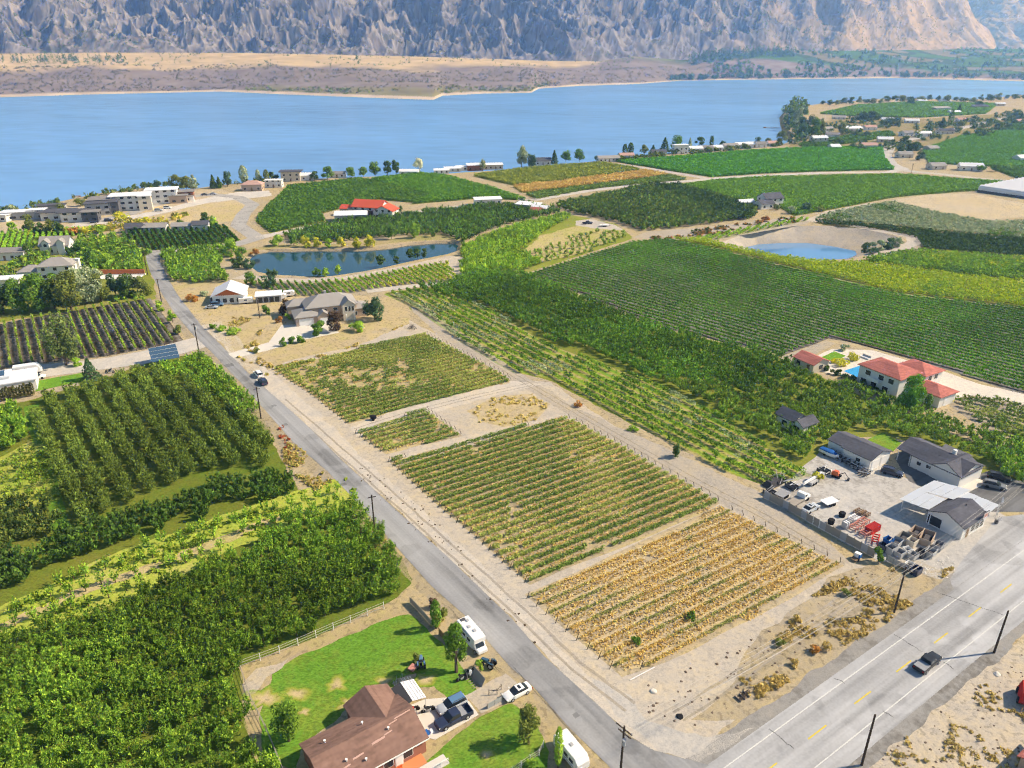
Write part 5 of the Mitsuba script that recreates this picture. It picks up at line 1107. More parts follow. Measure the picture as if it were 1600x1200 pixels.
for o, z in ((-1.1, 0), (-.45, 0), (.45, 0), (1.1, 0), (0, -1.6)):
    dv = np.array([o * math.cos(math.radians(-48)), o * math.sin(math.radians(-48)), z])
    span_wire(p1 + dv, p2 + dv, 1.2, 'pale power line sagging between the two roadside utility poles', .026, 'power lines above the weedy verge')
    span_wire(p2 + dv, hp + dv, 1.2, 'power line running on from the leaning pole past the yard', .026, 'power lines past the yard')
# ------------------------------------------------------------------ yard on the right
c, w, d, yaw = rect3((1404, 701), (1502, 745), (1540, 729), 3.0)
rh = Build('yard_house', 'long white house with dark grey roof behind the gravel yard', 'house', c, yaw)
rh.volume(1.6, 0, w - 3.4, d, 3.0, 'gable', 1.7, .35, 'x', 'shingle_dark', 'wall_white')
rh.part('carport_roof', xf(gable_roof(3.3, d, 3.0, 1.55, .2), (-w / 2 + 1.55, 0, 0)), 'shingle_dark')
for x in (-w / 2 + .15, -w / 2 + 3.0):
    for y in (-d / 2 + .1, d / 2 - .1): rh.part('carport_post', cyl((x, y, 0), (x, y, 3.0), .09, .09, 6), 'trim_white')
rh.volume(4.0, -.9, 6.4, d - 1.2, 3.04, 'gable', 1.75, .35, 'y', 'shingle_dark', 'wall_white')
rh.volume(.5, d / 2 + 1.2, 5.0, 3.4, 2.6, 'gable', .9, .3, 'x', 'roof_mid', 'wall_white')
rh.part('chimney', box(1.9, 2.6, .6, 1.3, 4.2, 5.6), 'wall_white')
for u in (-1.6, -.9): rh.window('f', u, 1.6, .6, .7, 1.6, 0, w - 3.4, d)
rh.window('f', -3.6, 1.3, .9, .8, 1.6, 0, w - 3.4, d)
for u in (-2.6, -.2, 2.2): rh.window('r', u, .9, 1.4, 1.2, 1.6, 0, w - 3.4, d)
rh.window('r', 1.1, .1, .9, 2.05, 1.6, 0, w - 3.4, d, 'door', 'wood_brown')
rh.part('porch_slab', box(w / 2, w / 2 + 2.0, -d / 2, d / 2 - 1, .02, .15), 'concrete')
rh.part('roof_vent', cyl((.6, -1.6, 3.9), (.6, -1.6, 4.4), .1, .1, 6), 'steel_dark')

c, w, d, yaw = rect3((1292, 687), (1361, 719), (1392, 705), 2.8)
gr = Build('garage', 'long dark roofed white garage with two doors beside the frames', 'garage', c, yaw)
gr.volume(2.2, 0, w - 4.4, d, 2.8, 'gable', 1.2, .35, 'x', 'shingle_dark', 'wall_white')
gr.volume(-w / 2 + 2.2, .4, 4.4, d - .8, 2.55, 'gable', 1.05, .25, 'x', 'shingle_dark', 'wall_white')
for u in (-1.7, 1.7): gr.window('r', u, .05, 2.7, 2.2, 2.2, 0, w - 4.4, d, 'garage_door', 'paint_white')
gr.window('f', .5, 1.1, 1.0, .8, 2.2, 0, w - 4.4, d)

c, w, d, yaw = rect3((1451, 798), (1506, 825), (1542, 804), 2.8)
sp = Build('roadside_shop', 'white shop with dark gable roof and pale metal canopies beside the highway', 'shop', c, yaw)
sp.volume(0, 0, w, d, 2.8, 'gable', 1.5, .35, 'y', 'shingle_dark', 'wall_white')
sp.window('f', -1.9, .3, 2.6, 1.9, 0, 0, w, d); sp.window('r', -2.3, .05, 1.0, 2.1, 0, 0, w, d, 'door', 'wood_brown')
for u in (-.4, 1.2, 2.8): sp.window('r', u, .7, 1.1, 1.4, 0, 0, w, d)
sp.part('roof_vent', cyl((.5, 1.5, 4.0), (.5, 1.5, 4.6), .12, .12, 6), 'steel_dark')
def metal_panels(p1, p2, p3, z, n, dz, nm='metal_roof'):
    a, b, e = (at(*p, z) for p in (p1, p2, p3)); u, v = b - a, e - a
    Mi = np.linalg.inv(np.array([[math.cos(yaw), -math.sin(yaw)], [math.sin(yaw), math.cos(yaw)]]))
    for i in range(n):
        q = [a + u * (i / n + .004) , a + u * ((i + 1) / n - .004), a + u * ((i + 1) / n - .004) + v, a + u * (i / n + .004) + v]
        q = np.array([[*(Mi @ (p[:2] - c)), z + dz * (k in (2, 3)) + .04 * (i % 2)] for k, p in enumerate(q)])
        sp.part('roof_panel', hexa(q, q + [0, 0, .06]), 'metal_sheet')
metal_panels((1405, 780), (1451, 797), (1432, 766), 3.1, 6, .25)
metal_panels((1432, 765), (1490, 781), (1459, 752), 3.35, 6, .2)
metal_panels((1492, 778), (1546, 801), (1508, 768), 3.3, 5, .1)
for q in ((1407, 800), (1450, 820), (1434, 785), (1556, 806), (1460, 770)):
    p = np.linalg.inv(np.array([[math.cos(yaw), -math.sin(yaw)], [math.sin(yaw), math.cos(yaw)]])) @ (at(*q)[:2] - c)
    sp.part('post', cyl((p[0], p[1], 0), (p[0], p[1], 3.1), .08, .08, 6), 'trim_white')
sg = Build('shop_sign', 'small framed signboard on the corner of the shop roof', 'sign', c, yaw)
sg.part('board', hexa([[w / 2 + .42, 1.6, 2.9], [w / 2 + .50, 1.6, 2.9], [w / 2 + .50, 3.4, 2.9], [w / 2 + .42, 3.4, 2.9]], [[w / 2 + .42, 1.6, 4.2], [w / 2 + .50, 1.6, 4.2], [w / 2 + .50, 3.4, 4.2], [w / 2 + .42, 3.4, 4.2]]), 'canvas_white')
sg.part('frame', [box(w / 2 + .40, w / 2 + .53, 1.5, 1.6, 2.8, 4.3), box(w / 2 + .40, w / 2 + .53, 3.4, 3.5, 2.8, 4.3), box(w / 2 + .40, w / 2 + .53, 1.6, 3.4, 4.2, 4.3)], 'wall_dark')
sg.part('picture_band', box(w / 2 + .505, w / 2 + .52, 1.8, 3.2, 3.15, 3.9), 'pink_rust')
fl = Build('flag', 'white feather flag on a pole at the end of the metal roof', 'flag', at(1558, 806)[:2], 0)
fl.part('mast', cyl((0, 0, 0), (0, 0, 4.6), .03, .03, 6), 'steel_grey'); fl.part('cloth', hexa([[-.05, -.01, 2.8], [.55, -.01, 3.0], [.55, .01, 3.0], [-.05, .01, 2.8]], [[-.05, -.01, 4.5], [.2, -.01, 4.3], [.2, .01, 4.3], [-.05, .01, 4.5]]), 'canvas_white')
pt_ = Build('potted_palm', 'dark spiky plant standing beside the shop entrance', 'plant', at(1556, 818)[:2], 0)
pt_.part('pot', cyl((0, 0, 0), (0, 0, .5), .3, .4, 9), 'wall_dark')
for i in range(10): pt_.part('frond', cyl((0, 0, .4), (math.cos(i * .63) * .8, math.sin(i * .63) * .8, 1.1 + .5 * (i % 3)), .05, .01, 4), 'tyre')

sm = Build('small_house', 'small white house with two dark gables among the loose orchard', 'house', at(1240, 668)[:2], math.radians(-57))
sm.volume(-1.2, 0, 5.2, 4.6, 2.9, 'gable', 1.4, .35, 'x', 'shingle_dark', 'wall_white'); sm.volume(2.5, .3, 3.4, 5.6, 2.6, 'gable', 1.1, .3, 'y', 'shingle_dark', 'wall_white')
sm.auto_windows(-1.2, 0, 5.2, 4.6, 2.9); sm.auto_windows(2.5, .3, 3.4, 5.6, 2.6, door=False)

# villa
c, w, d, yaw = rect3((1345, 569), (1400, 593), (1425, 578), 5.6)
v = Build('villa', 'two storey white villa with red tile roofs and a blue pool', 'villa', c, math.radians(-60))
v.volume(0, 0, 12.2, 9.2, 5.6, 'hip', 1.9, .5, 'x', 'tile_red', 'wall_white')
v.volume(3.2, 8.2, 8.6, 8.0, 5.3, 'hip', 1.7, .5, 'x', 'tile_red', 'wall_white')
v.volume(10.6, 3.4, 9.0, 7.2, 3.1, 'hip', 1.5, .5, 'x', 'tile_red', 'wall_white')
for u in (-3.2, .8, 3.8): v.window('f', u, 3.6, 1.5, 1.3, 0, 0, 12.2, 9.2)
for u in (-4.2, -1.0, 2.5): v.window('f', u, .8, 1.6, 1.4, 0, 0, 12.2, 9.2)
v.window('r', -1.5, 3.5, 1.4, 1.3, 3.2, 8.2, 8.6, 8.0); v.window('r', 1.2, 3.5, 1.4, 1.3, 3.2, 8.2, 8.6, 8.0)
v.window('r', 0, .1, 2.8, 2.2, 10.6, 3.4, 9.0, 7.2, 'garage_door', 'paint_white'); v.window('f', 1.5, .9, 1.3, 1.1, 10.6, 3.4, 9.0, 7.2)
v.part('balcony', [box(-2.6, 1.0, -6.0, -4.62, 2.8, 2.95), box(-2.6, 1.0, -6.0, -5.94, 2.95, 3.8)], 'trim_white')
ph = Build('pool_house', 'low red tiled pool house beside the bright villa lawn', 'house', at(1266, 574)[:2], math.radians(-62))
ph.volume(0, 0, 7.2, 6.4, 2.7, 'gable', 1.3, .4, 'x', 'tile_red', 'wall_cream'); ph.auto_windows(0, 0, 7.2, 6.4, 2.7)
gloss('pool_blue', (.03, .30, .62), .06)
pool_p = Polygon(P2([(1318, 580), (1344, 571.5), (1360, 577), (1340, 590)])).buffer(0)
vv, ff = flat(pool_p, .10); add('swimming_pool', (vv, ff), 'pool_blue', 'bright blue swimming pool beside the villa', None, None, 'structure')
slab('pool_coping', list(pool_p.buffer(.5).difference(pool_p.buffer(.02)).exterior.coords), .05, 'concrete', 'pale stone coping round the pool', world=True)
tree('villa_tree', 1418, 638, 50, 46, 'round', [(.06, .13, .02), (.09, .17, .03)], 'big round green tree in front of the villa', leafpx=2.0, base=.05, dens=1.3)
tree('yellow_shrub', 1478, 627, 14, 30, 'bush', 'yellow', 'yellow shrub at the low end of the villa', 'shrub')
tree('yellow_shrub', 1312, 569, 12, 30, 'bush', 'yellow', 'yellow shrub row between pool and bright lawn', 'shrub')
tree('yellow_shrub', 1332, 562, 12, 24, 'bush', 'yellow', 'yellow shrub behind the pool corner', 'shrub')
tree('silver_shrub', 1318, 548, 12, 16, 'bush', 'silver', 'pale grey shrub at the top of the villa lawn', 'shrub')
for i, (x, y) in enumerate(((1292, 578), (1306, 585), (1320, 592), (1334, 598), (1348, 605), (1362, 612), (1376, 620), (1390, 628))):
    tree('hedge_shrub', x, y, 12, 18, 'bush', 'dark', 'dark hedge shrub in the row below the pool and villa', 'shrub', 'hedge shrubs below the villa')
tree('column_tree', 1448, 640, 24, 12, 'column', 'green', 'upright green shrub between big tree and villa garage', 'tree')
tree('white_bush', 1285, 648, 14, 18, 'bush', 'silver', 'pale silvery bush in the loose orchard', 'shrub')
for x0, y0, lab in ((1352, 560, 'pale garden sofa on the terrace behind the villa'),):
    b = Build('garden_sofa', lab, 'sofa', at(x0, y0)[:2], math.radians(-60)); b.part('seat', box(-1.4, 1.4, -.5, .5, .1, .5), 'canvas_white'); b.part('backrest', box(-1.4, 1.4, .5, .7, .1, 1.0), 'wall_grey')

# vehicles
car('car', 'dark blue car parked between garage and yard house', 'suv', 1393, 741, -32, 'paint_navy', 'car', rim=False)
car('car', 'grey car on the asphalt in front of the yard house', 'suv', 1553, 762, -30, 'paint_grey', 'car', rim=False)
car('car', 'black car behind the grey car at the yard house', 'suv', 1560, 749, -25, 'paint_black', 'car', rim=False)
car('car', 'silver blue car beside the yard fence', 'sedan', 1266, 797, 35, 'paint_silver', 'car', rim=False)
def flatbed(label, px, py, yaw_, deck, L=5.5, cab=True, nm='flatbed_truck', cat='truck'):
    b = Build(nm, label, cat, at(px, py)[:2], math.radians(yaw_), scale=.94)
    b.part('deck', box(-L / 2, L / 2 - (1.9 if cab else 0), -1.1, 1.1, .85, 1.0), deck); b.part('chassis', box(-L / 2 + .2, L / 2 - .2, -.4, .4, .55, .84), 'steel_dark')
    if cab:
        b.part('cab', loft([(L / 2 - 1.85, sec(1.0, .5, 2.1, .1, .85)), (L / 2 - .9, sec(1.0, .5, 2.1, .1, .85)), (L / 2 - .2, sec(1.0, .5, 1.3, .1, .9)), (L / 2 + .7, sec(.95, .5, 1.15, .1, .9))]), 'paint_white')
        b.part('windscreen', hexa([[L / 2 - .9, -.8, 1.45], [L / 2 - .22, -.8, 1.36], [L / 2 - .22, .8, 1.36], [L / 2 - .9, .8, 1.45]], [[L / 2 - .92, -.78, 2.08], [L / 2 - .84, -.78, 2.08], [L / 2 - .84, .78, 2.08], [L / 2 - .92, .78, 2.08]]), 'glass_dark')
        b.part('cab_window', box(L / 2 - 1.75, L / 2 - .95, -1.02, 1.02, 1.4, 1.95), 'glass_dark')
    else: b.part('drawbar', [cyl((L / 2, -.5, .7), (L / 2 + 1.3, 0, .5), .05, .05, 5), cyl((L / 2, .5, .7), (L / 2 + 1.3, 0, .5), .05, .05, 5)], 'steel_dark')
    for x in ((-L / 2 + 1.0, L / 2 - .3) if cab else (-.5, .5)):
        for y in (-.95, .95): wheel(b, x, y, .4, .26, False)
    return b
flatbed('white cab flatbed truck parked along the yard fence', 1245, 786, 40, 'wood_grey', 6.2)
flatbed('pale flat trailer standing right of the silver blue car', 1295, 788, 25, 'canvas_white', 3.6, False, 'flat_trailer', 'trailer')
flatbed('small loaded trailer behind the flatbed truck', 1222, 776, 40, 'tarp_grey', 3.4, False, 'flat_trailer', 'trailer')
dg = Build('digger', 'small orange digger at the edge of the gravel yard', 'digger', at(1307, 745)[:2], math.radians(-40), scale=.85)
dg.part('track', [box(-1.0, 1.0, y - .2, y + .2, 0, .5) for y in (-.65, .65)], 'tyre'); dg.part('cab', taper(-.9, .5, -.6, .6, .5, 1.7, .1, .2, .1), 'paint_orange'); dg.part('engine_cover', box(-1.3, -.9, -.55, .55, .5, 1.2), 'paint_orange')
dg.part('boom', [cyl((.5, 0, .9), (1.8, 0, 1.9), .12, .1, 6), cyl((1.8, 0, 1.9), (2.9, 0, .7), .1, .08, 6)], 'steel_dark'); dg.part('bucket', taper(2.6, 3.2, -.35, .35, .1, .7, .1, .1, 0), 'steel_dark')
# long pale booms and frames
def tubes(name, label, px, py, yaw_, n, L, seed, mat='steel_grey', cat='frames', spread=1.2, hmax=1.6, group=None):
    b = Build(name, label, cat, at(px, py)[:2], math.radians(yaw_), group); r = np.random.default_rng(seed)
    for i in range(n):
        y, z = r.uniform(-spread, spread), r.uniform(.1, hmax); a = r.normal() * .35
        b.part('tube', cyl((-L / 2 * math.cos(a), y - L / 2 * math.sin(a), z * r.uniform(.2, 1)), (L / 2 * math.cos(a), y + L / 2 * math.sin(a), z), .05, .05, 5), mat)
    for i in range(3): b.part('frame', box(-L / 2 + i * L / 3, -L / 2 + i * L / 3 + .1, -spread, spread, .05, hmax * .6), 'steel_dark')
    return b
for k, (x, y, n, L, lab) in enumerate(((1322, 722, 9, 3.2, 'tangle of dark steel frames along the garage wall'), (1340, 732, 10, 2.8, 'heap of pale tubular frames near the garage corner'), (1305, 712, 7, 3.4, 'grey frames between boat and garage'), (1352, 742, 7, 2.2, 'bent pale tubes at the garage corner'),
                                       (1218, 752, 10, 3.6, 'pile of grey rods beside the dark tarp at the yard corner'), (1288, 738, 6, 2.4, 'white pipes standing behind the orange digger'), (1205, 772, 8, 2.6, 'bundle of pale rods at the far corner of the yard fence'), (1238, 762, 7, 2.2, 'jumbled white fittings behind the flatbed truck'))):
    tubes('scrap_heap', lab, x, y, -57 if k < 4 else 30, n, L, 50 + k, 'steel_grey' if k % 2 == 0 else 'trim_white')
bm = Build('boom_lift', 'long pale folded boom trailer beside the yellow bush', 'boom lift', at(1268, 756)[:2], math.radians(38), scale=.9)
bm.part('boom', [box(-4.0, 3.6, -.18, .18, 1.2, 1.5), box(-3.6, 3.9, -.14, .14, 1.55, 1.8)], 'canvas_white'); bm.part('base', box(-1.4, 1.4, -.8, .8, .4, 1.0), 'steel_grey'); bm.part('basket', box(3.6, 4.5, -.6, .6, .9, 1.7), 'steel_grey')
for y in (-.8, .8): wheel(bm, -.6, y, .35, .2, False); wheel(bm, .6, y, .35, .2, False)
bt = Build('covered_boat', 'boat under a blue cover at the far end of the garage', 'boat', at(1294, 712)[:2], math.radians(-57), scale=.9)
bt.part('hull', loft([(-2.4, sec(.9, .5, 1.2, .2)), (.8, sec(1.0, .5, 1.3, .2)), (2.0, sec(.6, .6, 1.35, .2)), (2.9, sec(.08, .9, 1.4, .1))]), 'paint_white'); bt.part('cover', loft([(-2.3, sec(.8, 1.2, 1.5, .1, .6)), (.6, sec(.9, 1.3, 1.8, .1, .5)), (2.2, sec(.4, 1.35, 1.5, .05, .5))]), 'plastic_blue')
bt.part('trailer', [box(-2.2, 3.2, -.5, -.42, .3, .42), box(-2.2, 3.2, .42, .5, .3, .42)], 'steel_grey')
for y in (-.8, .8): wheel(bt, -.6, y, .3, .2, False)
dt = Build('dark_tarp', 'black tarp over a heap at the far corner of the yard', 'tarp', at(1207, 757)[:2], math.radians(35)); dt.part('cloth', taper(-2.2, 2.2, -1.2, 1.2, 0, 1.2, .7, .9, .6), 'tarp_black')
tree('yellow_bush', 1278, 751, 18, 24, 'bush', 'yellow', 'bright yellow bush behind the boom trailer in the yard', 'shrub')

# panel fence of the yard
L = LineString(P2([(1193, 778), (1232, 797), (1280, 825), (1330, 852), (1366, 872)])); N = 17
fe = Build('panel_fence', 'grey panel fence along the left side of the yard', 'fence', (0, 0))
pp = [np.array(L.interpolate(t, normalized=True).coords[0]) for t in np.linspace(0, 1, N + 1)]
for i, (a, e) in enumerate(zip(pp[:-1], pp[1:])):
    ang = math.atan2(e[1] - a[1], e[0] - a[0]); Ls = np.linalg.norm(e - a)
    fe.part('post', xf(box(-.08, .08, -.08, .08, 0, 2.0), (a[0], a[1], 0), ang), 'wood_grey' if i not in (8, 9) else 'trim_white')
    fe.part('panel', xf(box(.09, Ls - .09, -.03, .03, .08, 1.75 + rng.uniform(-.06, .06)), (a[0], a[1], 0), ang), 'wood_grey' if i % 3 else 'wall_grey')
fe2 = post_fence('lower panel fence beyond the green shrub', [(1384, 876), (1402, 886), (1418, 893)], 4, 1.4, 'wood_grey', 'wall_grey', (), True, 'panel_fence', .07)
post_fence('silver railing at the yard entrance', [(1462, 866), (1482, 851), (1494, 838)], 4, 1.1, 'steel_grey', 'steel_grey', (.4, .75, 1.1), name='railing')
def bin_(px, py, yaw_, l, w_, h, mat, lab, group=None):
    b = Build('open_bin', lab, 'bin', at(px, py)[:2], math.radians(yaw_), group)
    t = .06; l, w_, h = l * 1.2, w_ * 1.2, h * 1.15
    b.part('shell', [box(-l / 2, l / 2, -w_ / 2, -w_ / 2 + t, .05, h), box(-l / 2, l / 2, w_ / 2 - t, w_ / 2, .05, h), box(-l / 2, -l / 2 + t, -w_ / 2 + t, w_ / 2 - t, .05, h), box(l / 2 - t, l / 2, -w_ / 2 + t, w_ / 2 - t, .05, h), box(-l / 2 + t, l / 2 - t, -w_ / 2 + t, w_ / 2 - t, .05, .15)], mat)
    b.part('rim', [box(-l / 2 - .05, l / 2 + .05, s_ * w_ / 2 - .05, s_ * w_ / 2 + .05, h, h + .08) for s_ in (-1, 1)], mat)
    b.part('contents', taper(-l / 2 + .1, l / 2 - .1, -w_ / 2 + .1, w_ / 2 - .1, .16, h * .55, l * .25, l * .15, w_ * .2), 'steel_dark')
for a in ((1387, 850, 30, 1.3, 1.1, 1.1, 'plastic_blue', 'blue open bin at the back corner of the bin group'), (1379, 860, 30, 1.2, 1.2, 1.2, 'paint_navy', 'navy bin beside the green shrub'), (1391, 864, 30, 1.4, 1.2, 1.3, 'steel_grey', 'grey bin right of the navy bin'),
          (1399, 852, 40, 2.0, 1.4, 1.0, 'steel_grey', 'grey steel bin next to the blue bin'), (1411, 845, 40, 2.2, 1.5, 1.1, 'wood_grey', 'long grey open bin behind the bin group'), (1430, 838, 42, 2.6, 1.5, 1.3, 'wall_tan', 'tan open skip near the canopy shadow'),
          (1447, 846, 50, 3.2, 1.7, 1.3, 'wall_tan', 'longest tan skip at the right of the bins'), (1424, 852, 35, 1.4, 1.2, 1.2, 'wall_cream', 'cream bin in the middle of the group'), (1405, 869, 32, 1.4, 1.2, 1.0, 'steel_grey', 'open grey bin at the front left of the group'),
          (1417, 864, 20, 1.2, 1.0, .9, 'trim_white', 'white bin in the middle front of the group'), (1426, 872, 32, 1.3, 1.1, .9, 'steel_grey', 'dented grey bin above the utility pole top'), (1438, 868, 40, 1.5, 1.2, 1.0, 'steel_dark', 'dark bin between white bin and railing'),
          (1453, 868, 42, 1.8, 1.2, 1.0, 'steel_grey', 'grey bin beside the silver railing'), (1465, 857, 45, 1.8, 1.2, 1.0, 'tarp_grey', 'darker grey bin next to the railing end'), (1430, 896, 35, 1.6, 1.2, 1.1, 'paint_navy', 'navy bin outside the fence behind the utility pole'), (1420, 888, 35, 1.2, 1.0, 1.0, 'trim_white', 'white bin outside the fence')): bin_(*a)
for x, y, lab in ((1298, 818, 'stack of old tyres left of the white tank'), (1315, 807, 'dark tyre stack behind the white tank')):
    b = Build('tyre_stack', lab, 'tyres', at(x, y)[:2]); [b.part('tyre', cyl((.08 * (i % 2), .05 * (i % 3), .25 * i), (.08 * (i % 2), .05 * (i % 3), .25 * i + .23), .6, .6, 12), 'tyre') for i in range(4)]
tk = Build('white_tank', 'white cage tank at the yard fence', 'tank', at(1321, 824)[:2], math.radians(33)); tk.part('tank', taper(-.6, .6, -.5, .5, .15, 1.3, .06, .06, .06), 'paint_white')
tk.part('cage', [box(x - .03, x + .03, -.56, .56, .05, 1.4) for x in (-.62, 0, .62)], 'steel_grey')
for k, (x, y, yw, l, w_, h, mat, lab) in enumerate(((1338, 826, 33, 2.6, 1.3, .9, 'pink_rust', 'pinkish rusty rack behind the fence'), (1348, 818, 33, 2.4, 1.2, .8, 'pink_rust', 'rusty rack next to the white frame'), (1334, 813, 33, 2.0, 1.2, .8, 'canvas_white', 'white frame behind the rusty racks'), (1341, 802, 33, 1.8, 1.0, .7, 'wood_brown', 'dark pallet rack at the back of the red frames'),
                                                     (1352, 806, 33, 1.6, 1.0, .7, 'wood_brown', 'second dark pallet rack at the back of the red frames'), (1367, 846, 60, 2.6, 1.1, 1.0, 'red_paint', 'bright red upright rack nearest the bins'), (1352, 836, 33, 2.2, 1.2, .9, 'pink_rust', 'red brown rack below the red container'))):
    b = Build('steel_rack', lab, 'rack', at(x, y)[:2], math.radians(yw))
    for i in range(4):
        for s_ in (-1, 1): b.part('post', box(-l / 2 + i * l / 3 - .06, -l / 2 + i * l / 3 + .06, s_ * w_ / 2 - .06, s_ * w_ / 2 + .06, 0, h), mat)
        b.part('crossbar', box(-l / 2 + i * l / 3 - .08, -l / 2 + i * l / 3 + .08, -w_ / 2 + .06, w_ / 2 - .06, h * .7, h * .9), mat)
    for s_ in (-1, 1): b.part('rail', box(-l / 2, l / 2, s_ * w_ / 2 - .1, s_ * w_ / 2 + .1, h, h + .12), mat)
rc = Build('red_container', 'red ribbed container among the rusty racks', 'container', at(1362, 830)[:2], math.radians(33))
rc.part('shell', box(-1.5, 1.5, -.75, .75, .05, 1.3), 'red_paint'); [rc.part('rib', box(-1.5 + i * .37, -1.42 + i * .37, -.79, .79, .1, 1.36), 'red_paint') for i in range(9)]
ct = Build('handcart', 'small wooden cart with blue and white panels outside the yard fence', 'cart', at(1338, 874)[:2], math.radians(40))
ct.part('bed', box(-1.2, .5, -.5, .5, .35, .45), 'wood_brown'); ct.part('panel', box(-.1, .7, -.55, .55, .46, 1.3), 'canvas_white'); ct.part('panel', box(-.12, .72, -.57, -.3, .5, 1.25), 'plastic_blue'); [wheel(ct, -.3, y, .3, .1, False) for y in (-.55, .55)]
tree('green_shrub', 1372, 878, 24, 22, 'bush', 'green', 'round green shrub breaking the line of the yard fence', 'shrub', leafpx=2.0)
tree('dark_shrub', 1056, 714, 20, 16, 'round', 'dark', 'small dark tree standing alone at the edge of the field lane', 'tree', base=.1)
tree('lane_shrub', 905, 634, 8, 20, 'bush', 'rust', 'orange red weeds at the edge of the field lane', 'shrub')
tree('lane_shrub', 990, 674, 8, 24, 'bush', 'lime', 'yellow green weeds at the edge of the field lane', 'shrub')
# weeds and rubble of the corner lot
WEED = [(.25, .185, .09), (.31, .24, .125), (.19, .135, .065)]
def weeds(name, pts, n, hpx, wpx, cols, label):
    poly = Polygon(P2(pts)); x0, y0, x1, y1 = poly.bounds; parts = []
    while len(parts) < n:
        p = np.array([rng.uniform(x0, x1), rng.uniform(y0, y1)])
        if not poly.contains(Point(p)) or meshkit.noise(np.array([[p[0] * .16, p[1] * .16, .2]]), 44)[0] < .45: continue
        H, W = hpx * rng.uniform(.5, 1.5), wpx * rng.uniform(.5, 1.5)
        V, F, C = crown('bush', H, W / 2, 26, W * .20, cols, rng); parts.append((V + [p[0], p[1], 0], F, C))
    V, F, C = merge(parts); add(name, (V, F), 'leaf', label, 'weeds', None, 'stuff', color=C)
weeds('dry_weeds', [(1200, 1010), (1290, 915), (1420, 880), (1490, 885), (1470, 915), (1380, 975), (1250, 1055), (1150, 1110), (1120, 1100)], 330, .5, 1.1, WEED, 'brown dry weeds beside the highway below the yard')
weeds('roadside_weeds', [(450, 690), (470, 700), (640, 890), (700, 965), (680, 980), (600, 880), (440, 720)], 160, .6, 1.2, WEED + [(.14, .16, .04)], 'dry weeds along the left verge of the side road')
weeds('lower_weeds', [(1300, 1240), (1480, 1105), (1640, 990), (1700, 1200), (1500, 1300)], 420, .35, .8, WEED + [(.25, .21, .13)], 'dry grass tufts below the highway')
weeds('lot_weeds', [(420, 590), (640, 505), (560, 540), (430, 575), (300, 490), (410, 500), (400, 570), (350, 545)], 150, .6, 1.4, WEED + [(.18, .18, .05)], 'dry weeds on the golden lot by the grey roofed house')
weeds('red_weeds', [(425, 668), (440, 662), (458, 700), (452, 710)], 16, .6, 1.1, [(.22, .06, .04), (.16, .05, .035)], 'dark red weeds where the dark orchard meets the road')
weeds('bank_weeds', [(1010, 372), (1100, 358), (1240, 340), (1250, 348), (1120, 368), (1030, 376)], 90, 1.2, 3.0, RUST + DARK, 'rusty shrubs along the bare bank')
for x, y, cols, lab in ((1272, 1020, RUST, 'orange dry bush near the highway shoulder left of the others'), (1290, 1013, WEED, 'straw coloured dry bush by the orange bush'), (1322, 930, OLIVE, 'olive dry bush on the bare corner lot'), (1220, 1008, OLIVE, 'small green tuft on the bare corner lot'), (1080, 966, GREEN, 'dark green weed among the withered vines'), (994, 1006, GREEN, 'dark weed clump near the end of the withered rows'), (1245, 970, WEED, 'low brown bush on the pale corner lot'), (1242, 1040, WEED, 'twiggy brown bush by the shoulder')):
    tree('dry_bush', x, y, 10, 20, 'bush', cols, lab, 'shrub', leafpx=2.2)
for x, y, lab in ((1021, 1080, 'pale boulder at the lower corner of the withered vines'), (1558, 1054, 'white rubble pile beside the lone bush below the highway'), (1062, 1120, 'dark stone on the bare corner lot')):
    m = trimesh.creation.icosphere(subdivisions=2, radius=.5); vv = np.array(m.vertices); vv *= (1 + .5 * (meshkit.noise(vv * 3 + x, 2) - .5))[:, None] * [1, 1, .6]
    add('boulder', (vv + at(x, y), np.array(m.faces)), 'concrete' if 'dark' not in lab else 'tyre', lab, 'rock', smooth=30)
tubes('fallen_branches', 'fallen branches on the weedy verge by the power lines', 1162, 1088, 30, 7, 2.6, 90, 'pole_wood', 'branches', .6, .5)
pv = Build('pale_pipe', 'long pale irrigation pipe lying at the foot of the withered rows', 'pipe', at(1002, 1054)[:2], math.radians(32)); pv.part('tube', cyl((-2.2, 0, .1), (2.6, 0, .1), .07, .07, 6), 'canvas_white')
rb = Build('red_machine', 'red farm machine cut by the right edge below the highway', 'machine', at(1604, 1098)[:2], math.radians(60)); rb.part('body', taper(-1.2, 2.2, -1.2, 1.2, .5, 2.2, .2, .2, .3), 'red_paint'); rb.part('arm', [cyl((-1.2, .4, .8), (-3.2, 1.0, .5), .07, .05, 5), cyl((-1.2, -.4, .9), (-3.0, -1.2, .4), .07, .05, 5)], 'wood_brown'); [wheel(rb, x, y, .5, .3, False) for x in (-.6, 1.5) for y in (-1.15, 1.15)]
rs_ = Build('red_shed', 'corner of a red roofed shed at the lower right edge', 'shed', at(1640, 1205)[:2], math.radians(34)); rs_.volume(0, 0, 7, 5, 2.6, 'gable', 1.2, .4, 'x', 'tile_red', 'wall_tan')
sp_ = Build('field_sprayer', 'black towed sprayer parked on the track between the vine plots', 'sprayer', at(584, 656)[:2], math.radians(10), scale=.9)
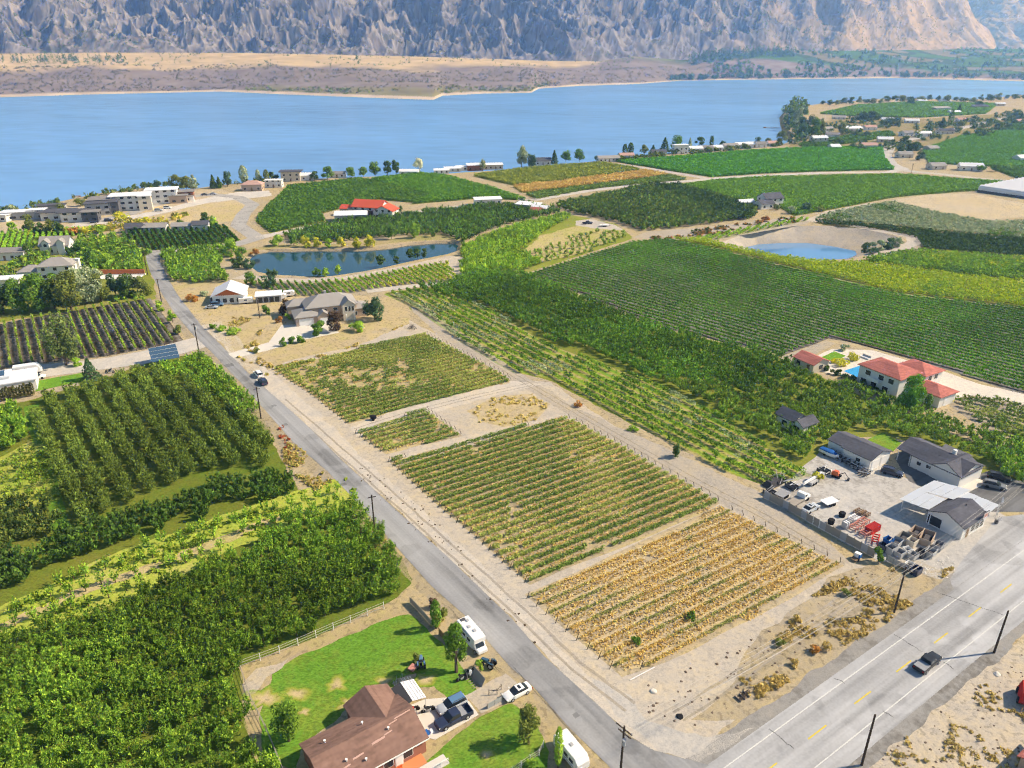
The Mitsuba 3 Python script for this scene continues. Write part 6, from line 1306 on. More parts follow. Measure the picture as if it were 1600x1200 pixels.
sp_.part('tank', loft([(-.9, sec(.4, .6, 1.3, .15, .6)), (-.6, sec(.6, .5, 1.5, .2, .6)), (.5, sec(.6, .5, 1.5, .2, .6)), (.8, sec(.4, .6, 1.3, .15, .6))]), 'tyre'); sp_.part('hose_frame', [cyl((.8, -.5, .5), (2.2, -.4, .7), .05, .05, 5), cyl((.8, .5, .5), (2.2, .4, .7), .05, .05, 5), cyl((2.2, -.4, .7), (2.2, .4, .7), .05, .05, 5)], 'steel_dark'); [wheel(sp_, -.1, y, .42, .2, False) for y in (-.75, .75)]

weeds('straw_clumps', [(740, 640), (770, 622), (830, 616), (858, 632), (840, 655), (800, 666), (750, 660)], 120, .35, 1.2, [(.30, .235, .12), (.36, .29, .16), (.24, .18, .09)], 'clumps of cut straw on the bare dirt')
weeds('grass_strip_tufts', [(-20, 985), (0, 955), (160, 876), (330, 815), (450, 776), (545, 748), (560, 785), (420, 830), (300, 890), (200, 935), (0, 1000)], 260, .5, 1.3, [(.13, .17, .03), (.18, .20, .035), (.10, .15, .025)], 'tufts of yellow green grass between the young trees')
weeds('grass_strip_tufts', [(-20, 735), (0, 716), (45, 692), (85, 702), (94, 776), (60, 784), (0, 796)], 120, .5, 1.3, [(.13, .17, .03), (.18, .20, .035), (.10, .15, .025)], 'tufts of yellow green grass between the tree rows at the left')
# ------------------------------------------------------------------ grey roofed house and its neighbours
gh = Build('grey_house', 'large grey hip roofed house in the golden lot beside the side road', 'house', at(517, 494)[:2], math.radians(22))
gh.volume(0, 1.0, 17.0, 10.5, 5.0, 'hip', 3.0, .5, 'x', 'roof_mid', 'wall_tan')
gh.volume(-8.6, -2.6, 8.0, 8.5, 3.0, 'hip', 1.9, .5, 'x', 'roof_mid', 'wall_tan')
gh.volume(-3.4, -5.6, 4.0, 4.4, 3.0, 'gable', 1.5, .35, 'y', 'roof_mid', 'wall_tan')
gh.volume(5.4, -4.6, 4.2, 4.6, 5.6, 'gable', 1.7, .4, 'y', 'roof_mid', 'wall_cream')
gh.volume(9.6, -1.0, 5.6, 6.8, 3.0, 'hip', 1.6, .4, 'x', 'roof_mid', 'wall_tan')
gh.volume(-9.5, 5.2, 9, 5.2, 4.2, 'hip', 1.8, .4, 'x', 'roof_mid', 'wall_tan')
gh.window('f', -.6, .1, 4.6, 2.3, -8.6, -2.6, 8.0, 8.5, 'garage_door', 'paint_white'); gh.window('f', 0, .1, 2.4, 2.2, -3.4, -5.6, 4.0, 4.4, 'garage_door', 'paint_white')
for u in (-1.0, .2, 1.3): gh.window('f', u, 3.4, .7, 1.6, 5.4, -4.6, 4.2, 4.6)
for u in (-1.6, 1.4): gh.window('f', u, .9, 1.2, 1.2, 9.6, -1.0, 5.6, 6.8)
for u in (-2.4, 1.2): gh.window('f', u, 3.3, 1.4, 1.0, 0, 1.0, 17.0, 10.5)
gh.part('porch_column', [cyl((4.2, -7.6, 0), (4.2, -7.6, 2.6), .2, .2, 8), cyl((6.9, -7.6, 0), (6.9, -7.6, 2.6), .2, .2, 8)], 'trim_white'); gh.part('chimney', box(-1.2, -.4, 2.6, 3.4, 6, 8.6), 'wall_grey')
bh = Build('white_barn', 'white house with pale metal gable roof and red trim by the side road', 'house', at(361, 468)[:2], math.radians(12))
bh.volume(0, 0, 11.0, 11.5, 3.2, 'gable', 2.5, .6, 'y', 'roof_white', 'wall_white')
bh.part('gable_board', hexa([[-5.4, -5.90, 3.5], [5.4, -5.90, 3.5], [5.4, -5.84, 3.5], [-5.4, -5.84, 3.5]], [[-.3, -5.90, 5.6], [.3, -5.90, 5.6], [.3, -5.84, 5.6], [-.3, -5.84, 5.6]]), 'terracotta')
for u in (-3.6, -1.2, 1.2, 3.6): bh.window('f', u, .7, 1.4, 1.6, 0, 0, 11.0, 11.5)
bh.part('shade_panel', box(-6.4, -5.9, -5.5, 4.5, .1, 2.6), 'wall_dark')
b = Build('long_shed', 'long low grey shed with flat roof right of the white barn', 'shed', at(421, 470)[:2], math.radians(14)); b.volume(0, 0, 9.0, 4.5, 2.5, 'mono', .5, .3, 'x', 'roof_white', 'wall_grey')
for u in (-3, -1, 1, 3): b.window('f', u, .2, 1.5, 1.9, 0, 0, 9.0, 4.5, frame=False)
for x, y, l, lab in ((385, 474, 5.0, 'white trailer in front of the white barn'), (438, 468, 4.5, 'white trailer behind the long grey shed'), (452, 463, 4.0, 'pale tank trailer at the end of the long shed')):
    b = Build('white_trailer', lab, 'trailer', at(x, y)[:2], math.radians(14)); b.part('body', loft([(-l / 2, sec(1.0, .5, 2.2, .1, .94)), (l / 2 - .5, sec(1.0, .5, 2.3, .1, .94)), (l / 2, sec(.95, .7, 1.9, .1, .94))]), 'paint_white'); b.part('window', box(-.5, .5, -1.03, -1.0, 1.3, 1.8), 'glass_dark'); [wheel(b, 0, q, .33, .2, False) for q in (-.9, .9)]
car('car', 'pale blue car parked left of the white barn', 'suv', 340, 478, 10, 'paint_blue', 'car', rim=False)
car('car', 'silver car in the shade left of the white barn', 'sedan', 331, 482, 8, 'paint_silver', 'car', rim=False)

# the white house at the left edge and its drive
wh = Build('flat_house', 'white flat roofed house with solar panels cut by the left edge', 'house', at(8, 608)[:2], math.radians(28))
wh.volume(0, 0, 16, 9, 3.0, 'flat', 0, .3, 'x', 'roof_white', 'wall_white'); wh.volume(-2, 1, 8, 5, 4.0, 'flat', 0, .3, 'x', 'roof_white', 'wall_white')
for i in range(3): wh.part('solar_panel', hexa([[-4.6 + i * 1.9, -1.0, 4.36], [-2.9 + i * 1.9, -1.0, 4.36], [-2.9 + i * 1.9, 1.6, 4.9], [-4.6 + i * 1.9, 1.6, 4.9]], [[-4.6 + i * 1.9, -1.0, 4.42], [-2.9 + i * 1.9, -1.0, 4.42], [-2.9 + i * 1.9, 1.6, 4.96], [-4.6 + i * 1.9, 1.6, 4.96]]), 'glass_blue')
wh.auto_windows(0, 0, 16, 9, 3.0)
b = Build('motorhome', 'white motorhome beside the white house at the left edge', 'motorhome', at(45, 584)[:2], math.radians(26), scale=.94)
b.part('body', loft([(-3.6, sec(1.15, .5, 3.1, .12, .95)), (2.6, sec(1.15, .5, 3.1, .12, .95)), (3.4, sec(1.1, .5, 2.2, .12, .95)), (3.8, sec(1.0, .5, 1.2, .1, .95))]), 'paint_white')
for x in (-2.4, -.2, 1.4): b.part('window', box(x - .55, x + .55, -1.18, -1.14, 1.6, 2.3), 'glass_dark')
b.part('windscreen', hexa([[3.42, -.9, 1.3], [3.8, -.9, 1.2], [3.8, .9, 1.2], [3.42, .9, 1.3]], [[3.3, -.85, 2.1], [3.4, -.85, 2.1], [3.4, .85, 2.1], [3.3, .85, 2.1]]), 'glass_dark'); [wheel(b, x, y, .4, .25, False) for x in (-2, 2.6) for y in (-.95, .95)]
car('car', 'white car in front of the motorhome at the left edge', 'suv', 58, 592, 26, 'paint_white', 'car', rim=False)
sc = Build('solar_carport', 'tilted blue solar panel carport beside the gravel drive', 'carport', at(259, 566)[:2], math.radians(31))
for i in range(4):
    y0, y1 = -2.6 + i * 1.32, -2.6 + (i + 1) * 1.32 - .14; z = lambda y: 3.0 + y * .5
    sc.part('solar_panel', hexa([[-3.8, y0, z(y0)], [3.8, y0, z(y0)], [3.8, y1, z(y1)], [-3.8, y1, z(y1)]], [[-3.8, y0, z(y0) + .07], [3.8, y0, z(y0) + .07], [3.8, y1, z(y1) + .07], [-3.8, y1, z(y1) + .07]]), 'glass_blue')
    sc.part('beam', hexa([[-3.9, y1, z(y1) - .05], [3.9, y1, z(y1) - .05], [3.9, y1 + .13, z(y1) - .05], [-3.9, y1 + .13, z(y1) - .05]], [[-3.9, y1, z(y1) + .06], [3.9, y1, z(y1) + .06], [3.9, y1 + .13, z(y1) + .06], [-3.9, y1 + .13, z(y1) + .06]]), 'trim_white')
for x in (-3.5, 0, 3.5):
    for y in (-2.4, 2.4): sc.part('post', cyl((x, y, 0), (x, y, 2.95 + y * .5), .08, .08, 6), 'steel_grey')
tree('garden_conifer', 143, 593, 32, 30, 'cone', 'bluegreen', 'single dark conifer at the end of the clipped lawn', leafpx=2.0, base=.0)
tree('big_tree', 104, 570, 74, 56, 'round', [(.055, .075, .03), (.075, .095, .04), (.10, .12, .06)], 'large grey green tree rising out of the left vineyard', leafpx=2.0, base=.1)
tree('bush', 120, 572, 14, 20, 'bush', 'lime', 'light green bush at the foot of the large grey green tree')
for i in range(10): tree('cedar', 4 + i * 5.4, 627 - i * 1.0, 17 + (i * 7 % 5), 6.5, 'column', [(.05, .045, .025), (.06, .06, .025)], 'brownish upright cedar in the hedge below the white house', 'tree', 'cedars in the hedge below the white house', single=True)
# the tree belt and houses at the left
belt = [(6, 490, 46, 40, 'dark'), (30, 488, 50, 44, 'green'), (60, 486, 56, 46, 'green'), (86, 482, 44, 40, 'dark'), (112, 484, 60, 46, 'olive'), (136, 474, 56, 52, 'silver'), (158, 470, 40, 36, 'olive'), (182, 464, 34, 34, 'bluegreen'), (204, 464, 36, 36, 'dark'), (226, 462, 30, 28, 'olive'), (-14, 492, 40, 40, 'bluegreen')]
for i, (x, y, h, w, cl) in enumerate(belt):
    tree('belt_tree', x, y, h, w, 'round', cl, ['leftmost dark tree of the belt above the left vineyard', 'second green tree of the belt above the left vineyard', 'tall green tree in the middle of the belt above the left vineyard', 'dark lower tree in the middle of the belt', 'tall olive tree of the belt in front of the hip roofed house', 'silvery sprawling tree of the belt beside the white pillar', 'olive tree of the belt left of the terracotta wall', 'blue green tree under the terracotta wall', 'dark tree of the belt under the right end of the terracotta wall', 'last small olive tree of the belt beside the side road', 'blue green tree of the belt at the picture edge'][i], leafpx=2.0, base=.06, dens=1.1)
house('hip_house', 'white house with grey hip roof above the tree belt', 95, 432, 13, 9, 5.4, 14, 'hip', 2.6, 'roof_mid', wing=(-10, 1, 9, 7, 3.2, 'hip', 2.0, 'x'), every=4)
house('dormer_house', 'white house with grey roof and two round dormers', 92, 394, 12, 8, 4.2, 10, 'gable', 3.2, 'roof_mid', wing=(-3, -3.4, 3.0, 3.4, 5.6, 'gable', 1.4, 'y'), every=3).volume(3.2, -3.4, 3.0, 3.4, 5.6, 'gable', 1.4, .3, 'y', 'roof_mid')
house('long_white_house', 'long low white house with dark roof edge at the left edge', 14, 404, 16, 7, 3.4, 8, 'mono', .6, 'roof_grey', every=3)
house('corner_house', 'low pale house with flat roof left of the hip roofed house', 14, 446, 9, 6, 3.0, 12, 'flat', 0, 'roof_white')
pl_ = Build('white_pillar', 'tall white pillar in the garden beside the hip roofed house', 'pillar', at(126, 428)[:2]); pl_.part('shaft', box(-.7, .7, -.7, .7, 0, 6.2), 'wall_white'); pl_.part('cap', box(-.9, .9, -.9, .9, 6.2, 6.6), 'trim_white')
tw = Build('terracotta_wall', 'orange terracotta garden wall with a pale terrace below', 'wall', at(191, 430)[:2], math.radians(4))
for i in range(7): tw.part('panel', box(-9 + i * 2.6, -6.45 + i * 2.6, -.2, .2, .6, 2.4), 'terracotta')
tw.part('base', box(-9.2, 9.4, -.4, .4, 0, .58), 'wall_white'); tw.part('terrace', box(-9, 9, -6, -.45, 0, .25), 'wall_white')
car('car', 'white van among the belt trees beside the side road', 'suv', 206, 448, 10, 'paint_white', 'car', rim=False)
tree('cypress', 49, 402, 26, 9, 'column', 'green', 'twin green cypress beside the dormer house', base=0); tree('cypress', 43, 404, 22, 8, 'column', 'dark', 'darker cypress at the corner of the long white house', base=0)
for x, y, h, w, k, cl, lab in ((146, 414, 26, 30, 'round', 'green', 'round garden tree left of the terracotta wall'), (166, 418, 22, 26, 'round', 'lime', 'light green garden tree behind the terracotta wall'), (128, 396, 18, 34, 'round', 'green', 'spreading tree right of the dormer house'), (20, 420, 12, 30, 'bush', 'lime', 'lime hedge below the long white house'), (214, 424, 18, 22, 'round', 'lime', 'light green tree at the right end of the terracotta wall'),
                            (150, 440, 20, 24, 'round', 'silver', 'silvery tree beside the white pillar'), (116, 432, 14, 18, 'bush', 'olive', 'olive shrub at the foot of the white pillar'), (66, 410, 10, 24, 'bush', 'lime', 'lime hedge between hip house and dormer house')):
    tree('garden_tree' if k == 'round' else 'garden_shrub', x, y, h, w, k, cl, lab, base=.1)
# centre garden
for x, y, h, w, k, cl, lab in ((586, 500, 46, 36, 'round', 'bluegreen', 'big dark green tree at the right end of the grey roofed house'), (524, 517, 30, 32, 'round', 'purple', 'dark purple leaved tree in front of the grey roofed house'), (498, 523, 24, 28, 'bush', 'green', 'round green shrub on the edge of the paved court'), (560, 517, 18, 28, 'bush', 'lime', 'light green shrub right of the purple tree'),
                            (446, 490, 24, 24, 'round', 'purple', 'dark reddish tree at the left of the grey roofed house'), (416, 492, 18, 16, 'bush', 'green', 'green shrub beside the lone garden pole'), (437, 504, 12, 12, 'bush', 'rust', 'rusty shrub left of the garage doors'), (450, 499, 10, 10, 'bush', 'lime', 'small lime shrub left of the garage'),
                            (443, 540, 15, 14, 'bush', 'green', 'left one of three green shrubs along the drive'), (454, 536, 15, 14, 'bush', 'green', 'middle one of three green shrubs along the drive'), (471, 535, 15, 15, 'bush', 'green', 'right one of three green shrubs along the drive'), (400, 551, 9, 12, 'bush', 'olive', 'olive shrub at the lower end of the pale drive'),
                            (332, 513, 12, 14, 'bush', 'green', 'green bush on the golden lot by the side road'), (346, 517, 10, 22, 'bush', 'lime', 'pale green bush on the golden lot'), (366, 521, 10, 26, 'bush', 'lime', 'yellow green scrub on the golden lot'), (300, 470, 9, 30, 'bush', 'rust', 'brown scrub left of the white barn'), (318, 462, 8, 18, 'bush', 'silver', 'pale scrub behind the brown scrub left of the barn'),
                            (392, 446, 20, 22, 'round', 'green', 'green tree behind the white barn'), (420, 448, 20, 26, 'round', 'bluegreen', 'dark round tree behind the long grey shed'), (270, 504, 22, 16, 'bush', 'lime', 'lime shrub at the corner of the left vineyard by the side road'), (278, 522, 18, 18, 'bush', 'olive', 'olive shrub beside the side road below the lime shrub'), (250, 486, 18, 16, 'bush', 'lime', 'yellow green shrub at the top corner of the left vineyard')):
    tree('garden_tree' if k == 'round' else 'garden_shrub', x, y, h, w, k, cl, lab, base=.05, leafpx=1.8)
bp_ = Build('brush_pile', 'grey pile of brush on the golden lot above the upper vine plot', 'brush pile', at(643, 513)[:2])
for i in range(26):
    a = rng.uniform(0, 6.28); q = rng.uniform(.2, 2.2); bp_.part('branch', cyl((math.cos(a) * q, math.sin(a) * q, .05), (math.cos(a + 2) * q * .5, math.sin(a + 2) * q * .5, rng.uniform(.5, 1.5)), .07, .03, 4), 'pole_wood' if i % 2 else 'wood_grey')
# pond trees
for x, y, h, w, cl, lab in ((478, 386, 16, 20, 'yellow', 'yellow tree on the far pond bank, leftmost of the yellow ones'), (497, 386, 15, 15, 'yellow', 'second yellow tree on the far pond bank'), (513, 387, 14, 14, 'lime', 'lime tree between the yellow trees on the pond bank'), (534, 386, 16, 16, 'yellow', 'round yellow tree in the middle of the far pond bank'), (557, 388, 17, 16, 'yellow', 'bright yellow tree right of the middle of the pond bank'), (577, 386, 20, 20, 'yellow', 'rightmost yellow tree on the far pond bank'),
                        (433, 384, 18, 22, 'lime', 'lime green tree at the left of the far pond bank'), (459, 384, 17, 16, 'green', 'green tree left of the yellow trees'), (612, 374, 22, 18, 'green', 'taller green tree right of the yellow trees'), (648, 372, 24, 18, 'lime', 'light green tree near the right end of the pond'), (676, 370, 14, 12, 'green', 'small green tree at the right end of the pond'),
                        (362, 400, 26, 26, 'lime', 'lime green tree group at the left end of the pond'), (378, 406, 20, 22, 'green', 'green tree at the left tip of the pond'), (390, 420, 16, 22, 'bluegreen', 'dark green tree at the lower left of the pond'), (372, 418, 18, 24, 'dark', 'dark tree beside the crossroads orchard corner'),
                        (595, 414, 15, 18, 'dark', 'round dark tree on the near pond bank'), (620, 412, 12, 11, 'dark', 'small dark tree on the near pond bank'), (641, 404, 16, 13, 'dark', 'dark tree on the near pond bank, left of a close group'), (652, 403, 15, 12, 'dark', 'dark tree in the middle of the close group on the near bank'), (663, 402, 14, 11, 'dark', 'dark tree at the right of the close group on the near bank'),
                        (420, 432, 12, 12, 'bluegreen', 'dark bush at the lower left pond bank'), (430, 432, 11, 10, 'bluegreen', 'darker bush beside the first at the lower left pond bank'), (496, 432, 14, 14, 'green', 'green bush on the near bank, first of three'), (510, 432, 13, 13, 'lime', 'bright green bush on the near bank, second of three'), (529, 428, 14, 12, 'lime', 'slender green bush on the near bank, last of three')):
    tree('pond_tree', x, y, h, w, 'round', cl, lab, base=.06)
tree('red_bush', 399, 398, 10, 18, 'bush', 'rust', 'rusty red bush at the left shore of the pond', 'shrub')
for i, (x, y, h, w) in enumerate(((1358, 396, 18, 28), (1372, 393, 20, 28), (1388, 389, 19, 26), (1402, 385, 15, 22))):
    tree('willow', x, y, h, w, 'bush', 'silver' if i % 2 else 'bluegreen', ['leftmost grey green willow beside the reservoir', 'tallest grey green willow beside the reservoir', 'third willow beside the reservoir', 'small last willow beside the reservoir track'][i], 'willow')

# ------------------------------------------------------------------ the winery and the middle distance
wi = Build('winery', 'winery with bright red gable roofs in the dark vineyard', 'winery', at(584, 338)[:2], math.radians(-14))
wi.volume(-3, 3, 17, 11, 5.5, 'gable', 3.0, .7, 'x', 'roof_orange', 'wall_white'); wi.volume(8, -1, 11, 9, 4.5, 'gable', 2.4, .6, 'y', 'roof_orange', 'wall_white'); wi.volume(-15, 1, 8, 7, 4.0, 'gable', 1.6, .5, 'x', 'roof_orange', 'wall_tan')
wi.auto_windows(-3, 3, 17, 11, 5.5, 4); wi.auto_windows(8, -1, 11, 9, 4.5, 3)
house('winery_annex', 'pale flat roofed annex in front of the winery', 549, 344, 17, 8, 3.4, 8, 'mono', .8, 'roof_white', 'wall_grey', every=3)
house('winery_annex', 'blue grey roofed wing between annex and winery', 566, 336, 14, 7, 4.0, 2, 'mono', .6, 'roof_grey', 'wall_white')
tree('winery_tree', 578, 341, 12, 15, 'round', 'purple', 'dark purple tree in front of the winery'); tree('winery_tree', 626, 330, 8, 6, 'column', 'dark', 'dark post like tree at the right of the winery')
house('white_long_house', 'long white house beside the gravel road right of the winery', 762, 319, 16, 6, 3.2, 12, 'mono', .6, 'roof_white', every=3)
house('farm_sheds', 'white sheds at the end of the farm track', 826, 327, 14, 7, 3.0, -24, 'mono', .6, 'roof_white', 'wall_grey', wing=(9, -4, 9, 6, 2.8, 'gable', 1.0, 'x'))
house('farm_shed', 'small red brown shed among the white sheds', 838, 334, 6, 4, 2.6, -24, 'gable', 1.0, 'roof_red', 'wall_dark', cat='shed')
mhs = house('mid_house', 'white house with dark gable roofs above the bare bank', 1202, 322, 12, 9, 5.2, 20, 'gable', 2.6, 'shingle_dark', wing=(-7, -4, 9, 7, 3.2, 'gable', 1.8, 'x'), every=4)
house('mid_cottage', 'white cottage left of the dark gabled house', 1164, 322, 9, 5, 2.8, 14, 'gable', 1.2, 'roof_white', cat='house')
for x, y, h, w, cl, lab in ((1258, 332, 14, 22, 'bluegreen', 'dark tree right of the dark gabled house'), (1236, 334, 11, 16, 'silver', 'silver shrub in front of the dark gabled house'), (1212, 328, 9, 12, 'olive', 'olive shrub at the door of the dark gabled house'), (1280, 330, 8, 16, 'olive', 'low olive shrub at the track corner'), (1195, 346, 8, 16, 'rust', 'rust red bush below the dark gabled house')): tree('mid_tree', x, y, h, w, 'round', cl, lab, base=.05)
gw_c = at(1527, 300)[:2]; gw_u, gw_v = np.array([math.cos(math.radians(34)), math.sin(math.radians(34))]), np.array([math.cos(math.radians(-56)), math.sin(math.radians(-56))])
gw = Build('greenhouse', 'wide white plastic greenhouse cut by the right edge', 'greenhouse', gw_c + gw_u * 42 + gw_v * 31, math.radians(-56))
for i in range(15):
    y = -39.2 + i * 5.6; sc_ = [(y - 2.75, .0), (y - 2.75, 2.6), (y - 1.9, 4.0), (y, 4.6), (y + 1.9, 4.0), (y + 2.75, 2.6), (y + 2.75, .0)]
    gw.part('tunnel', loft([(-31, sc_), (31, sc_)]), 'canvas_white')
gw.part('side_wall', box(-31, 31, -42.3, -42.1, 0, 1.4), 'wall_dark')
car('pickup_truck', 'farm pickup among the gear in the gravel bay', 'pickup', 918, 350, 20, 'paint_navy', 'pickup truck', rim=False); flatbed('pale farm trailer in the gravel bay', 944, 354, 5, 'canvas_white', 5, False, 'flat_trailer', 'trailer')
car('car', 'white car on the track below the dark gabled house', 'suv', 1224, 347, 20, 'paint_white', 'car', rim=False)

# ------------------------------------------------------------------ lake houses at the left
def modern(label, px, py, vols, yaw, every=4.0):
    b = Build('lake_house', label, 'house', at(px, py)[:2], math.radians(yaw))
    for cx, cy, w, d, h, over, rm, wl in vols:
        b.volume(cx, cy, w, d, h, 'flat', 0, over, 'x', rm, wl); b.auto_windows(cx, cy, w, d, h, every, ww=2.0, door=False)
    return b
lh = modern('big white modern house with wide flat roof by the lake', 208, 326, [(0, 0, 20, 11, 8.2, 1.2, 'roof_white', 'wall_white'), (-14, -1, 11, 9, 7.0, 2.4, 'roof_grey', 'wall_dark'), (8, -6.2, 7, 4, 8.0, .4, 'roof_white', 'wall_cream')], 18)
lh.part('porch_column', [box(-18 + i * 4, -17.6 + i * 4, -7.4, -7.0, 0, 7.0) for i in range(3)], 'wood_brown')
modern('white modern house with stepped flat roofs right of the big one', 256, 316, [(0, 0, 17, 10, 8.0, 1.0, 'roof_white', 'wall_white'), (9, -3, 10, 8, 4.4, .8, 'roof_grey', 'wall_tan')], 18)
modern('low white and brown house at the right end of the lake houses', 284, 313, [(0, 0, 15, 8, 5.5, .8, 'roof_grey', 'brick'), (4, -4, 7, 5, 3.2, .5, 'roof_grey', 'wall_white')], 18)
modern('dark grey modern house left of the big white one', 158, 334, [(0, 0, 13, 10, 6.5, .8, 'roof_dark', 'wall_grey'), (8, -1, 5, 8, 6.8, .3, 'roof_dark', 'wall_dark')], 18)
modern('white lake house with curved parking court', 122, 344, [(0, 0, 14, 9, 5.0, 1.4, 'roof_dark', 'wall_white'), (8, -4, 8, 6, 5.2, .8, 'roof_grey', 'wall_dark')], 14)
modern('flat roofed white house left of the curved court', 92, 342, [(0, 0, 15, 8, 4.4, 1.6, 'roof_dark', 'wall_white')], 14)
modern('low white house half hidden behind the tan slope', 82, 330, [(0, 0, 14, 6, 3.6, .8, 'roof_dark', 'wall_grey')], 14)
modern('long grey house at the far left shore', 33, 342, [(0, 0, 16, 7, 4.2, .7, 'roof_white', 'wall_grey'), (9, 0, 8, 6, 4.8, .5, 'roof_white', 'wall_grey')], 12)
modern('pale slanting roofed house at the left picture edge by the lake', 2, 344, [(0, 0, 13, 7, 3.6, .9, 'roof_white', 'wall_white')], -10)
house('terrace_house', 'first grey roofed house of the row above the dark vine block', 212, 362, 8, 6, 2.6, 12, 'gable', 1.8, 'roof_dark', 'wall_grey', wing=(5, 1, 6, 5, 2.4, 'gable', 1.3, 'y'))
house('terrace_house', 'long grey roofed house in the middle of the row', 245, 361, 11, 6, 2.6, 6, 'gable', 1.6, 'roof_mid', 'wall_white')
house('terrace_house', 'low grey roofed house right of the middle of the row', 285, 359, 9, 6, 2.5, 10, 'gable', 1.3, 'roof_mid', 'wall_white')
house('white_shed', 'white shed with grey roof at the right end of the row', 315, 359, 7.5, 5.5, 3.2, 12, 'gable', 1.5, 'roof_dark', 'wall_white', cat='shed')
house('pavilion', 'pinkish hip roofed pavilion beside the pale road', 396, 297, 13, 8, 4.0, 4, 'hip', 2.2, 'roof_pink', 'wall_tan')
house('white_villa', 'white house with arched windows right of the pavilion', 429, 292, 11, 6, 4.6, 4, 'flat', 0, 'wall_white', 'wall_white')
house('dark_lake_house', 'tall house with overhanging dark flat roof at the lake', 456, 282, 13, 8, 6.5, 6, 'flat', 0, 'roof_dark', 'wall_cream', over=1.4)
house('shore_house', 'white house right of the dark flat roofed house', 481, 281, 9, 6, 3.5, 4, 'gable', 1.4, 'roof_white')
house('shore_house', 'low grey cottage behind the first lakeside trees', 528, 277, 11, 6, 3, 0, 'gable', 1.2, 'roof_grey')
house('shore_house', 'low white cottage beside the bare white tree', 640, 273, 14, 6, 2.8, -3, 'gable', 1.2, 'roof_white')
for x, y, l, lab in ((690, 271, 11, 'white boat shed at the start of the lakeside terrace'), (707, 268, 12, 'second white shed on the lakeside terrace'), (722, 266, 9, 'third pale shed on the lakeside terrace')): house('boat_shed', lab, x, y, l, 6, 2.6, 8, 'mono', .5, 'roof_white', cat='shed', door=False)
house('red_shore_house', 'red brown house with white roof on the lakeside terrace', 742, 266, 12, 7, 4.0, 10, 'mono', .8, 'roof_white', 'brick')
house('white_shore_house', 'long white roofed house by the pale poplar', 770, 264, 15, 7, 3.4, 8, 'mono', .6, 'roof_white', 'wall_cream')
house('dark_shore_house', 'dark roofed house with white walls under the round trees', 843, 257, 17, 8, 3.4, 8, 'gable', 2.0, 'roof_dark')
house('grey_shore_house', 'long grey roofed house at the corner of the bright vineyard', 950, 252, 18, 7, 3.0, 12, 'gable', 1.6, 'roof_mid')
house('pink_shore_house', 'pink roofed house beside the twin dark trees', 978, 248, 12, 7, 3.2, 10, 'gable', 1.6, 'roof_pink')
shl = [(1028, 243, 13, 'dark roofed lakeside house left of the tall white one', 'roof_dark', 3.4), (1062, 240, 13, 'tall white lakeside house between dark conifers', 'roof_white', 7.5), (1086, 237, 12, 'low white lakeside house right of the tall one', 'roof_white', 3.2), (1101, 236, 14, 'grey roofed lakeside house in front of the round topped tree', 'roof_grey', 3.2), (1119, 235, 10, 'small white house beside the thin cypress', 'roof_white', 3.0),
       (1140, 233, 14, 'pale lakeside house right of the thin cypress', 'roof_mid', 3.6), (1157, 231, 12, 'white gabled house in the lakeside row', 'roof_white', 3.4), (1172, 230, 10, 'small gabled house in the lakeside row', 'roof_white', 3.2), (1187, 230, 11, 'grey roofed house near the end of the lakeside row', 'roof_grey', 3.4), (1205, 228, 9, 'last small house of the lakeside row', 'roof_pink', 3.0)]
for x, y, w, lab, rm, h in shl: house('lakeside_house', lab, x, y, w, 7, h, 10, 'gable' if h < 5 else 'flat', 1.7, rm, every=4)
